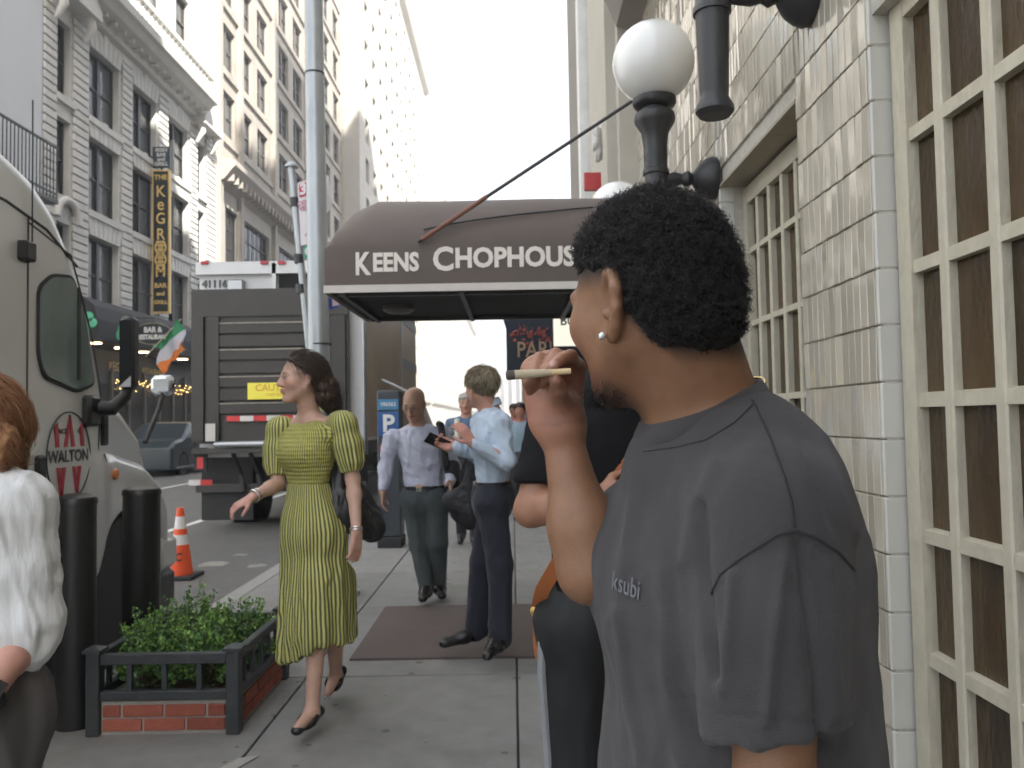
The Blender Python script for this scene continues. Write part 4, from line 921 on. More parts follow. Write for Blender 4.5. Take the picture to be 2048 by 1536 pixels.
wred = pm('emblem_red', (.42, .035, .06), .45); 
def stroke(P): MB().prism(P, lambda p, q, t: (t, p, q), XS+.002, XS+.006).build('emblem_stroke', wred, T)
for c, top in ((4.455, 1.425), (4.715, 1.425)): stroke([(c-.02, top), (c+.012, top+.02), (c+.03, 1.315), (c-.005, 1.315)])
stroke([(4.585, 1.49), (4.60, 1.49), (4.565, 1.315), (4.53, 1.315)]); stroke([(4.58, 1.49), (4.595, 1.49), (4.645, 1.315), (4.61, 1.315)])
for c in (4.505, 4.665): stroke([(c-.045, 1.205), (c-.012, 1.205), (c+.01, 1.05), (c-.005, 1.03)]); stroke([(c+.012, 1.205), (c+.047, 1.205), (c+.01, 1.03), (c-.005, 1.05)])
dkg = pm('emblem_text', (.05, .055, .055), .5)
text('lettering', 'WALTON', .095, dkg, frame((XS+.004, 4.585, 1.262), (0, 1, 0), (0, 0, 1)), T, .001, .001, sx=1.0)
text('lettering', 'SINCE', .04, dkg, frame((XS+.004, 4.505, 1.40), (0, 1, 0), (0, 0, 1)), T, .0005, .001); text('lettering', '19', .04, dkg, frame((XS+.004, 4.685, 1.40), (0, 1, 0), (0, 0, 1)), T, .0005, .001)
# mirrors
mz0, mz1 = 1.64, 2.08
mi = MB(); mi.cbox((-2.285, 4.95, (mz0+mz1)/2), (.045, .05, (mz1-mz0)/2), .025); mo = mi.build('mirror', plas, T, True)
MB().box(-2.32, -2.25, 4.896, 4.899, mz0+.03, mz1-.03).build('mirror_glass', pm('mirror_glass', (.02, .022, .025), .08), mo)
MB().prism([(-2.32, 1.655), (-2.25, 1.72), (-2.25, 1.655)], lambda p, q, t: (p, t, q), 4.890, 4.895).build('mirror_convex', pm('mirror_bright', (.55, .57, .6), .15), mo)
MB().tube([(XS-.02, 4.84, 1.53), (XS+.1, 4.88, 1.53), (-2.31, 4.95, 1.60), (-2.29, 4.96, 1.68)], [.05, .045, .035, .03], 10).build('mirror_arm', plas, T, True)
MB().cbox((XS, 4.80, 1.515), (.045, .075, .09), .02).build('mirror_mount', plas, T, True)
MB().cbox((XS-.01, 4.98, 1.41), (.025, .035, .10), .01).build('hood_vent', rub, T)
hp = at(326, 771, 6.05); MB().cbox((hp.x, 6.05, hp.z), (.085, .04, .075), .03).build('hood_mirror', pm('chrome_mirror', (.55, .57, .6), .1, .9, var=.05), T, True)
MB().tube([(hp.x, 6.05, hp.z-.07), (hp.x-.02, 6.0, hp.z-.2), at(290, 885, 5.85)], .018, 8).build('hood_mirror_arm', plas, T, True)
MB().lathe((XS-.012, 5.12, 1.13), [(.036, 0), (.036, .012), (.026, .026), (.0, .032)], 16, (1, 0, 0)).build('marker_lamp', pm('amber_lamp', (.55, .16, .03), .3, var=.1), T, True)
MB().tube([(XS+.02, 4.19, 2.33), (XS+.02, 4.185, 3.1)], .004, 6).build('antenna', plas, T); MB().cbox((XS+.02, 4.14, 2.31), (.03, .045, .05), .01).build('antenna_bracket', plas, T)
MB().cbox((-3.65, 5.93, .25), (1.15, .26, .15), .05).build('bumper', plas, T, True)
MB().cbox((-3.65, 5.97, .52), (1.19, .16, .13), .05).build('bumper_top', paint, T, True)
MB().cbox((-2.62, 3.3, .38), (.16, 1.4, .17), .04).build('side_skirt', paint, T, True); MB().box(-2.6, -2.44, 4.0, 4.85, .28, .33).build('step', plas, T)
def wheel(x, y, s, T, r=.5, w=.14):
    o = MB().lathe((x, y, RZ+r), [(r*.58, -w), (r*.95, -w), (r, -w*.7), (r, w*.7), (r*.95, w), (r*.58, w)], 36, (1, 0, 0)).build('wheel', rub, T, True)
    MB().lathe((x, y, RZ+r), [(r*.58, -w*.6), (r*.58, w*.9), (r*.54, w*.9), (r*.5, w*.4), (r*.24, w*.4), (r*.2, w*.95), (.0, w*1.0)], 24, (s, 0, 0)).build('rim', pm('steel_rim', (.42, .42, .42), .35, .6), o, True)
wheel(-2.66, 5.42, 1, T); wheel(-4.64, 5.42, -1, T); wheel(-2.72, 2.2, 1, T); wheel(-4.58, 2.2, -1, T)
MB().box(-4.5, -2.8, 1.6, 6.0, .35, .6).build('chassis', rub, T)
# ================================================================== box truck with a tail lift
YB = 11.9; L_, R_ = at(386, 700, YB).x, at(722, 700, YB).x; Zp = lambda v: at(550, v, YB).z
grey = pm('dark_grey_steel', (.042, .039, .035), .5, .2, var=.18, vs=4, dirt=.3, ds=2.2, dcol=(.07, .064, .057), bump=.1, bs=20); pw = pm('white_truck_paint', (.62, .63, .64), .45, var=.06, vs=2, dirt=.15, ds=2, dcol=(.4, .38, .35)); alu = pm('aluminium', (.40, .41, .42), .35, .7, var=.15, vs=5)
bxl = pm('worn_tan_panel', (.42, .33, .21), .4, .1, var=.22, vs=1.4, stretch=(1, 1, .4), dirt=.4, ds=1.3, dcol=(.20, .17, .13))
B = thing('box_truck', 'white box truck seen from behind with a dark grey ribbed tail lift', 'truck', ((L_+R_)/2, 13.5, RZ))
zt = Zp(522); MB().box(L_+.02, R_-.02, YB+.2, YB+4.6, .95, zt).build('box_body', pw, B)
MB().box(R_-.02, R_-.008, YB+.45, YB+4.4, 1.2, zt-.25).build('side_panel', bxl, B)
for y in (YB+.2, YB+.38): MB().box(R_-.02, R_+.006, y, y+.09, .95, zt).build('corner_post', alu, B)
MB().box(R_-.03, R_-.0, YB+4.45, YB+4.65, .95, zt).build('corner_post', alu, B); MB().box(R_-.02, R_+.0, YB+.2, YB+4.6, .95, 1.15).build('side_rail', grey, B)
MB().box(L_+.0, R_-.0, YB+.1, YB+.2, zt-.16, zt+.02).build('top_rail', pw, B)
rdl = pm('red_lens', (.40, .02, .03), .3)
for u in (405, 525, 560): p = at(u, 523, YB); MB().cbox((p.x, YB+.09, p.z), (.055, .02, .025), .006).build('clearance_lamp', rdl, B)
MB().box(at(548, 0, YB).x, at(607, 0, YB).x, YB+.17, YB+.21, Zp(585), Zp(545)).build('dark_opening', pm('dark_opening', (.01, .01, .01), .8), B)
MB().box(at(545, 0, YB).x-.06, at(545, 0, YB).x, YB+.1, YB+.19, Zp(585), Zp(523)).build('door_stile', pw, B)
MB().cbox((at(465, 565, YB).x, YB+.15, Zp(567)), (.12, .05, .09), .02).build('lamp_housing', alu, B)
text('lettering', '41116', .15, pm('number_dark', (.08, .09, .1), .5), frame((at(420, 562, YB).x, YB+.19, Zp(562)), (1, 0, 0), (0, 0, 1)), B, .004, .012)
gx0, gx1 = at(385, 700, YB).x, at(698, 700, YB).x; zb, z1 = Zp(885), Zp(577)
gate = MB().box(gx0, gx1, YB-.02, YB+.05, zb, z1).build('lift_gate', grey, B)
MB().box(gx0, gx1, YB-.05, YB-.022, Zp(632), z1-.01).build('gate_top_panel', grey, gate)
vs_ = [577+55+k*27 for k in range(9)]
for k, v_ in enumerate((655, 682, 708, 735, 762, 789, 815)):
    zc = Zp(v_); MB().cbox((( gx0+gx1)/2, YB-.035, zc), ((gx1-gx0)/2-.28, .018, .085), .012).build('gate_slat', grey, gate)
    if k % 2 == 0: MB().box(gx0+.3, gx1-.3, YB-.062, YB-.053, zc+.06, zc+.075).build('worn_edge', pm('worn_bare_metal', (.32, .28, .24), .5, .4, var=.4, vs=12), gate)
for x in (gx0+.11, gx0+.33, gx1-.11): MB().box(x-.1, x+.07, YB-.075, YB-.021, Zp(880), Zp(633)).build('gate_stile', grey, gate)
yl = pm('caution_yellow', (.85, .75, .08), .5, var=.04); a, b = at(495, 766, YB-.1), at(612, 797, YB-.1)
MB().box(a.x, b.x, YB-.10, YB-.078, b.z, a.z).build('caution_sign', yl, gate); rt_ = pm('caution_text', (.62, .33, .06), .6)
text('lettering', 'CAUTION', .135, rt_, frame(((a.x+b.x)/2, YB-.103, a.z-.075), (1, 0, 0), (0, 0, 1)), gate, .001, .001); text('lettering', 'STAY BACK', .06, rt_, frame(((a.x+b.x)/2, YB-.103, a.z-.175), (1, 0, 0), (0, 0, 1)), gate, .0, .001)
rw = pm('reflector_red', (.55, .03, .03), .35); ww = pm('reflector_white', (.62, .60, .58), .35)
def tape(u0, u1, v, y, n, h=.075, first=0):
    x0, x1 = at(u0, v, y).x, at(u1, v, y).x; z = at((u0+u1)/2, v, y).z
    for k in range(n): MB().box(x0+(x1-x0)*k/n, x0+(x1-x0)*(k+1)/n-.002, y-.012, y, z-h/2, z+h/2).build('reflector', (rw, ww)[(k+first) % 2], B)
tape(454, 640, 836, YB-.078, 7); tape(378, 425, 965, YB+.28, 2, .08, 1)
MB().box(at(376, 0, YB).x, R_, YB+.28, YB+.36, .44, .56).build('underride_bar', grey, B)
MB().tube([(at(430, 0, YB).x, YB-.05, Zp(887)), (R_-.1, YB-.05, Zp(887))], .045, 12).build('lift_shaft', alu, B, True)
MB().box(gx0+.0, gx1, YB-.06, YB+.3, Zp(905), Zp(895)).build('cross_member', grey, B)
for u in (398,): p = at(u, 920, YB); MB().box(p.x-.09, p.x+.09, YB+.05, YB+.1, Zp(940), Zp(893)).build('light_bracket', rub, B); MB().box(p.x-.045, p.x+.045, YB+.04, YB+.05, Zp(935), Zp(912)).build('tail_lamp', rw, B)
MB().box(gx0+.22, gx0+.36, YB-.10, YB-.03, Zp(880), Zp(845)).build('hinge_block', pm('pale_hinge', (.5, .48, .45), .5), B)
for x in (gx0+.55, gx0+.8, gx1-.6): MB().tube([(x, YB+.1, 1.0), (x+.06, YB+.25, .7), (x+.12, YB+.2, .45)], .035, 8).build('lift_arm', rub, B)
MB().box(gx0+1.15, gx1-.5, YB+.1, YB+.3, .5, .98).build('pump_box', grey, B); MB().box(gx0+.45, gx1-.4, YB+.7, YB+4.4, .55, .95).build('chassis', rub, B)
p = at(528, 925, YB); MB().box(p.x-.02, p.x+.12, YB+.085, YB+.098, p.z-.05, p.z+.06).build('plate', pm('plate_cream', (.7, .6, .4), .5), B)
for x in (gx0+.33, gx1-.33):
    MB().box(x-.36, x+.40, YB+.42, YB+.44, .02, .95).build('mud_flap', rub, B)
    wheel(x, YB+1.5, 1 if x > -3.5 else -1, B, .46, .26)
# ---- second box truck ahead, black van, dark car
B2 = thing('delivery_truck', 'tan sided delivery truck with grey bands parked ahead of the tail lift truck', 'truck', (-3.4, 22, RZ))
x1 = -2.62; MB().box(-4.9, x1, 17.6, 22.6, .9, 4.3).build('box_body', pm('brown_grey_panel', (.17, .145, .125), .6, var=.15, vs=2), B2)
for k, (z0, z1) in enumerate(((1.0, 1.75), (1.95, 2.75), (2.95, 3.8))): MB().box(x1, x1+.02, 19.2, 22.5, z0, z1).build('side_panel', bxl, B2)
for z in (1.75, 2.75, 3.8): MB().box(x1, x1+.03, 18.9, 22.6, z, z+.2).build('side_band', pm('grey_band', (.26, .26, .28), .5), B2)
for y in (18.2, 18.85): MB().box(x1, x1+.05, y, y+.16, .9, 4.3).build('corner_post', alu, B2)
for y in (18.6, 21.9): wheel(x1-.2, y, 1, B2, .45); wheel(-4.7, y, -1, B2, .45)
bkp = pm('black_car_paint', (.012, .013, .015), .15, var=.05, coat=.8); cgl = pm('car_glass', (.02, .024, .028), .03, var=.1)
def car_body(t, x0, x1, y0, L, prof, belt, wins, dirn=1, paintm=None, h=.03, rad=.45, name='body'):
    """side profile (along the car, z) extruded across; wins: window polygons"""
    zmax = max(p[1] for p in prof); S = SDF((x0-.2, y0-.2, RZ-.0), (x1+.2, y0+L+.2, zmax+.2), h)
    P = [(y0+(p if dirn > 0 else L-p), z) for p, z in prof]; S.polyx(P, (x0+x1)/2, (x1-x0)/2, .12)
    S.field(lambda x, y, z: (np.abs(x-(x0+x1)/2)-((x1-x0)/2-np.maximum(z-belt, 0)*.30))*.95+0*y, .05, 'int')
    wy = [(y0+(q if dirn > 0 else L-q)) for q in (L*.19, L*.79)]
    for w in wy: S.field(lambda x, y, z, w=w: np.sqrt((y-w)**2+(z-RZ-.33)**2)-.37+0*x, .02, 'sub')
    v, f = S.mesh(1); mesh_np(name, v, f, paintm, t)
    for w in wy:
        for xx, s in ((x0+.12, -1), (x1-.12, 1)): wheel(xx, w, s, t, .33, .11)
    for wpoly in wins:
        for xs, s in ((x1, 1), (x0, -1)):
            m = MB(); q = [(y0+(p if dirn > 0 else L-p), z) for p, z in wpoly]; n = len(q)
            fx = lambda z, e: xs-s*(max(z-belt, 0)*.30-e)
            m.add([(fx(z, .006), y, z) for y, z in q]+[(fx(z, -.03), y, z) for y, z in q], [tuple(range(n)), tuple(range(2*n-1, n-1, -1))]+[(i, (i+1) % n, n+(i+1) % n, n+i) for i in range(n)]); m.build('side_window', cgl, t)
vn = thing('black_van', 'black rounded van parked beyond the delivery truck', 'van', (-3.2, 27, RZ))
car_body(vn, -4.6, -2.65, 23.6, 5.2, [(0, .05), (0, 1.9), (.2, 2.35), (.8, 2.45), (3.6, 2.4), (4.5, 1.4), (5.2, 1.2), (5.2, .05)], 1.2, [[(1.8, 1.3), (3.4, 1.3), (3.3, 2.1), (1.8, 2.1)]], 1, bkp, .04)
MB().box(-4.4, -2.95, 23.57, 23.62, 1.35, 2.1).build('rear_window', cgl, vn)
for x in (-4.45, -2.82): MB().box(x-.08, x+.08, 23.55, 23.6, .75, 1.25).build('tail_lamp', rdl, vn)
cr_ = thing('dark_car', 'dark blue car with a bright roofline parked across the road', 'car', (-11.3, 28, RZ))
car_body(cr_, -12.25, -10.4, 25.4, 4.8, [(0, .05), (0, .75), (.3, .95), (.9, 1.02), (1.7, 1.50), (2.6, 1.56), (3.5, 1.45), (4.3, 1.05), (4.8, .95), (4.8, .05)], .98, [[(1.15, 1.03), (3.85, 1.03), (3.3, 1.38), (2.5, 1.46), (1.8, 1.41)]], 1, pm('dark_teal_paint', (.010, .022, .03), .3, var=.05, coat=.3), .03)
MB().box(-10.405, -10.385, 25.7, 29.9, .1, .16).build('sill_strip', alu, cr_)
MB().tube([(-10.62, 26.6, 1.0), (-10.7, 27.2, 1.43), (-10.72, 28.0, 1.50), (-10.68, 28.9, 1.38), (-10.58, 29.5, 1.05)], .02, 6).build('window_trim', alu, cr_)
# ================================================================== people
from mathutils.bvhtree import BVHTree
skm = pm('skin', (.4, .25, .18), .47, var=.09, vs=55, vcol=True, sub=.06, bump=.16, bs=380, spec=.45)
hairm = pm('hair_fibre', (.03, .02, .015), .45, var=.0, vcol=True, spec=.5)
class Head:
    def __init__(h, c, F, U=(0, 0, 1), s=1.):
        f = unit(F); U = np.asarray(U, float); u = unit(U-f*(U@f)); h.R = np.stack([f, np.cross(u, f), u], 1); h.c = np.asarray(c, float); h.s = s
    def w(h, *p): return h.c+h.R @ (np.array(p)*h.s)
    def loc(h, P): return (P-h.c) @ h.R/h.s
    def lxyz(h, x, y, z):
        q = [x-h.c[0], y-h.c[1], z-h.c[2]]; return [(q[0]*h.R[0, i]+q[1]*h.R[1, i]+q[2]*h.R[2, i])/h.s for i in range(3)]
def head_sdf(S, H, fem=False, ears=True, jaw=1.):
    s = H.s; E = lambda c, r, k, mode='add', R=None: S.ell(H.w(*c), np.array(r)*s, k*s, H.R if R is None else R, mode)
    Cn = lambda a, b, ra, rb, k, mode='add': S.rc(H.w(*a), H.w(*b), ra*s, rb*s, k*s, mode)
    E((-.014, 0, .036), (.097, .076, .082), .02); E((.028, 0, -.02), (.060, .060, .088), .03)
    for m in (-1, 1):
        Cn((-.008, .050*m, -.045), (.055, .018*m, -.098), .019*jaw, .015, .035); E((.052, .043*m, -.022), (.026, .022, .024), .03)
        E((.094, .031*m, .000), (.013, .017, .011), .014, 'sub'); E((.077, .031*m, -.001), (.0125, .0125, .0115), .004)
        Cn((.084, .014*m, .017), (.076, .046*m, .018), .008, .006, .016)
        E((.094, .011*m, -.036), (.012, .009, .008), .008)
    E((.070, 0, -.103), (.018, .020, .015), .02)
    Cn((.088, 0, .008), (.107, 0, -.030), .0075, .0105, .014)
    E((.088, 0, -.056), (.012, .023, .006), .008); E((.086, 0, -.068), (.012, .020, .0075), .008); Cn((.098, -.02, -.0625), (.098, .02, -.0625), .002, .002, .004, 'sub')
    if ears:
        for m in (-1, 1):
            f_ = H.R @ np.array([[.93, .30*m, .2], [-.30*m, .95, 0], [-.2, 0, .98]]).T
            E((-.016, .079*m, -.008), (.018, .0075, .033), .006, R=f_); E((-.011, .087*m, -.004), (.010, .006, .020), .004, 'sub', R=f_); E((-.010, .077*m, -.037), (.009, .006, .010), .006)
def skin_cols(v, H, base, lips=(.38, .13, .11), brow=(.05, .035, .025), blush=.0, hands=(), beard=None, iris=(.05, .035, .025), lipk=1.):
    q = H.loc(v); f, l, u = q.T; base = np.array(base); C = np.tile(base, (len(v), 1)); C *= (1+.10*fbm(v*60, 2)[:, None]*.5)
    def mix(w, col): w = np.clip(w, 0, 1)[:, None]; C[:] = C*(1-w)+np.array(col)*w
    al = np.abs(l)
    mix(blush*np.exp(-(((f-.06)/.03)**2+((al-.045)/.02)**2+((u+.025)/.02)**2)), base*V(1.15, .62, .62))
    mix(lipk*(np.exp(-(((u+.0625)/.0085)**4+((al)/.022)**4)))*(f > .075), lips)
    mix(1.2*np.exp(-(((u-.0215-.06*np.maximum(0, .03-al))/.0045)**2+((al-.030)/.017)**4))*(f > .06), brow)
    mix(1.5*np.exp(-(((u)/.0065)**4+((al-.031)/.0125)**4))*(f > .068), (.10, .07, .06)); mix(1.5*np.exp(-(((u)/.0045)**4+((al-.031)/.009)**4))*(f > .07), (.50, .46, .43)); mix(1.5*np.exp(-(((u)/.005)**4+((al-.031)/.0045)**4))*(f > .07), iris)
    if beard: beard(f, l, u, mix)
    for p, r, c in hands: mix(np.exp(-(np.linalg.norm(v-np.asarray(p), axis=1)/r)**4)*.75, c)
    return np.clip(C, 0, 1)
def hand_sdf(S, w, d, n, curl=.4, th=1, s=1., sp=.021):
    w = np.asarray(w, float); d = unit(d); n = np.asarray(n, float); n = unit(n-d*(n@d)); t = np.cross(d, n)*th
    for o in (1.4, .45, -.45, -1.4): S.rc(w+t*o*sp*.6*s, w+d*.085*s+t*o*sp*s, .015*s, .0115*s, .012*s)
    for i, (o, L) in enumerate(zip((1.45, .48, -.48, -1.42), (.072, .08, .074, .058))):
        p = w+d*.085*s+t*o*sp*s; a = curl*.5*(1+.12*i)
        for q, (fr, r0, r1) in enumerate(((.45, .0095, .0085), (.31, .0085, .0078), (.24, .0078, .0068))):
            dd = d*math.cos(a)+n*math.sin(a)+t*.04*o; e = p+dd*L*fr*s; S.rc(p, e, r0*s, r1*s, .004*s); p = e; a += curl*(1+.15*i)
    p = w+d*.022*s+t*.02*s; e = p+(d*.55+t*.62+n*.4)*.045*s; S.rc(p, e, .015*s, .0115*s, .012*s); e2 = e+(d*.85+t*.1+n*.4)*.032*s; S.rc(e, e2, .0105*s, .009*s, .004*s); S.rc(e2, e2+(d*.85+n*.5)*.02*s, .009*s, .0075*s, .004*s)
def limb_body(S, J, r=1., fem=False):
    """torso, limbs and hands of the body under the clothes"""
    nb, ch, pe = J['neck'], J['chest'], J['pelvis']; F = unit(J['F'])
    S.rc(J['H'].w(-.022, 0, -.05), nb, (.050 if fem else .057)*J['H'].s, (.052 if fem else .062), .03)
    S.rc(nb-V(0, 0, .10), ch, .11*r, .125*r, .05, flat=(F, .62)); S.rc(ch, pe, .12*r, .13*r, .05, flat=(F, .68))
    for i in (0, 1):
        sh, el, wr = J['sh'][i], J['el'][i], J['wr'][i]
        S.rc(nb-V(0, 0, .02), sh, .04, .045*r, .04); S.chain([sh, el], [.046*r, .038*r], .03); m = el+(wr-el)*.3; S.chain([el, m, wr], [.038*r, .038*r, .026*r], .02)
        if J.get('hand'):
            hd = J['hand'][i]
            if hd: hand_sdf(S, wr, hd[0], hd[1], hd[2], hd[3], hd[4] if len(hd) > 4 else 1.)
        hp, kn, an = J['hip'][i], J['kn'][i], J['an'][i]; c = kn+(an-kn)*.3
        S.rc(pe, hp, .11*r, .085*r, .05); S.chain([hp, kn], [.082*r, .052*r], .03); S.chain([kn, c, an], [.050*r, .050*r, .034*r], .02)
        S.rc(an, J['toe'][i]+V(0, 0, .012), .034, .022, .03)
def bbox(J, m=.2):
    P = [J['H'].w(0, 0, .12), J['H'].w(.1, 0, 0), J['H'].w(-.1, 0, 0)]+[J[k] for k in ('neck', 'chest', 'pelvis')]+[p for k in ('sh', 'el', 'wr', 'hip', 'kn', 'an', 'toe') for p in J[k]]
    P = np.array(P); return P.min(0)-m, P.max(0)+m
def folds(v, f, fn):
    n = normals(v, f); return v+n*fn(v)[:, None]
def ridge(P, o=2): return (1-np.abs(fbm(P, o)))-.5
def cloth(name, S, mat, parent, fn=None, cols=None, attrs=None, it=2):
    v, f = S.mesh(it)
    if fn is not None: v = folds(v, f, fn)
    return mesh_np(name, v, f, mat, parent, True, cols(v) if cols else None, attrs(v) if attrs else None), v, f
def shirt_sdf(S, J, rt, rw, rsl, full=True, flat=.68, hem=None, k=.05):
    nb, ch, pe = J['neck'], J['chest'], J['pelvis']; F = unit(J['F'])
    S.rc(nb-V(0, 0, .12), ch, rt, rt*1.0, k, flat=(F, flat)); S.rc(ch, pe+V(0, 0, .03), rt, rw, k, flat=(F, flat))
    for i in (0, 1):
        sh, el, wr = J['sh'][i], J['el'][i], J['wr'][i]; S.rc(nb-V(0, 0, .045), sh-V(0, 0, .005), .05, .056, .05)
        if full: S.chain([sh, el, wr-(wr-el)*.06], [.064*rsl, .054*rsl, .040*rsl], .03)
        else: S.chain([sh, sh+(el-sh)*.75], [.066*rsl, .064*rsl], .03)
def trousers_sdf(S, J, r=1., rank=.062):
    pe = J['pelvis']; F = unit(J['F'])
    S.rc(pe+V(0, 0, .03), pe-V(0, 0, .04), .150*r, .160*r, .05, flat=(F, .74)); S.field(lambda x, y, z: z-pe[2]-.055+0*x+0*y, .0, 'int')
    for i in (0, 1):
        hp, kn, an = J['hip'][i], J['kn'][i], J['an'][i]
        S.rc(pe-V(0, 0, .03), hp, .11*r, .098*r, .05); S.chain([hp, kn, an+V(0, 0, .005)], [.098*r, .072*r, rank*r], .03)
def shoe(J, i, mat, parent, L=.27, w=.046, flatk=False):
    an, toe = J['an'][i], J['toe'][i]; d = toe-an; gz = min(toe[2], an[2])-.0; d2 = unit(d); up = np.array([0, 0, 1.]); up = unit(up-d2*(up@d2))
    heel = an-d2*.05-up*.03 if not flatk else an-d2*.045-up*.035
    lo = np.minimum(heel, toe)-.13; hi = np.maximum(heel, toe)+.13; S = SDF(lo, hi, .006)
    S.chain([heel+up*.012, (heel+toe)/2+up*.012, toe+up*.006], [w*.85, w*.95, w*.72], .03, flat=(up, .8))
    if not flatk: S.rc(heel+up*.03+d2*.03, an+up*.02, w*.95, w*.85, .03)
    S.field(lambda x, y, z: -(((x-heel[0])*up[0]+(y-heel[1])*up[1]+(z-heel[2])*up[2])+.026), .008, 'int')
    if flatk: S.ell(heel+d2*.105+up*.05, V(.075, .036, .042), .01, np.stack([d2, np.cross(up, d2), up], 1), 'sub')
    v, f = S.mesh(1); return mesh_np('shoe', v, f, mat, parent)
def hair_cap(H, thick, line, cols, label, parent, n=2500, L=.05, flow=(-1, 0, -.5), rad=.0012, extra=None, h=.005, noise=.004, up0=0., seg=6, fl=12.):
    lo = H.c-.22; hi = H.c+.2; S = SDF(lo-np.array([0, 0, .1]), hi, h); t = thick
    S.ell(H.w(-.014, 0, .036), np.array([.097+t, .076+t, .082+t])*H.s, .01, H.R)
    def cut(x, y, z): f, l, u = H.lxyz(x, y, z); return (np.interp(f, [p[0] for p in line], [p[1] for p in line])-u)*.8*H.s
    S.field(cut, .012, 'int')
    if extra: extra(S)
    v, f = S.mesh(2); nn = normals(v, f); v = v+nn*(fbm(v*55, 2)*noise)[:, None]
    cc = np.array(cols); pick = lambda k: cc[RNG.integers(0, len(cc), k)]*RNG.uniform(.7, 1.3, (k, 1))
    q = H.loc(v); w = (fbm(np.c_[q[:, 1]*140, q[:, 0]*30, q[:, 2]*30], 2)*.5+.5)[:, None]; C = cc[0]*(1-w)+cc[-1]*w
    o = mesh_np('hair', v, f, hairm, parent, True, np.clip(C, 0, 1))
    idx = RNG.integers(0, len(v), n); P = v[idx]; N = nn[idx]; D = np.tile(H.R @ unit(flow), (n, 1))+RNG.normal(size=(n, 3))*.25; lines = [P-N*.002]; p = P.copy()
    for k in range(seg-1):
        T = D-N*(np.sum(D*N, 1))[:, None]; T /= np.linalg.norm(T, axis=1)[:, None]+1e-9; p = p+T*(L/(seg-1))+N*(up0+.0022*np.sin(k*1.7+P[:, :1]*300))+RNG.normal(size=(n, 3))*.0012; lines.append(p.copy())
        pl = p-H.w(-.014, 0, .02); N = .6*N+.4*pl/(np.linalg.norm(pl, axis=1)[:, None]+1e-9); N /= np.linalg.norm(N, axis=1)[:, None]
    strands('hair_strand', np.stack(lines, 1), rad, hairm, o, pick(n)); return o
P3 = lambda u, v, Y: np.array(at(u, v, Y))
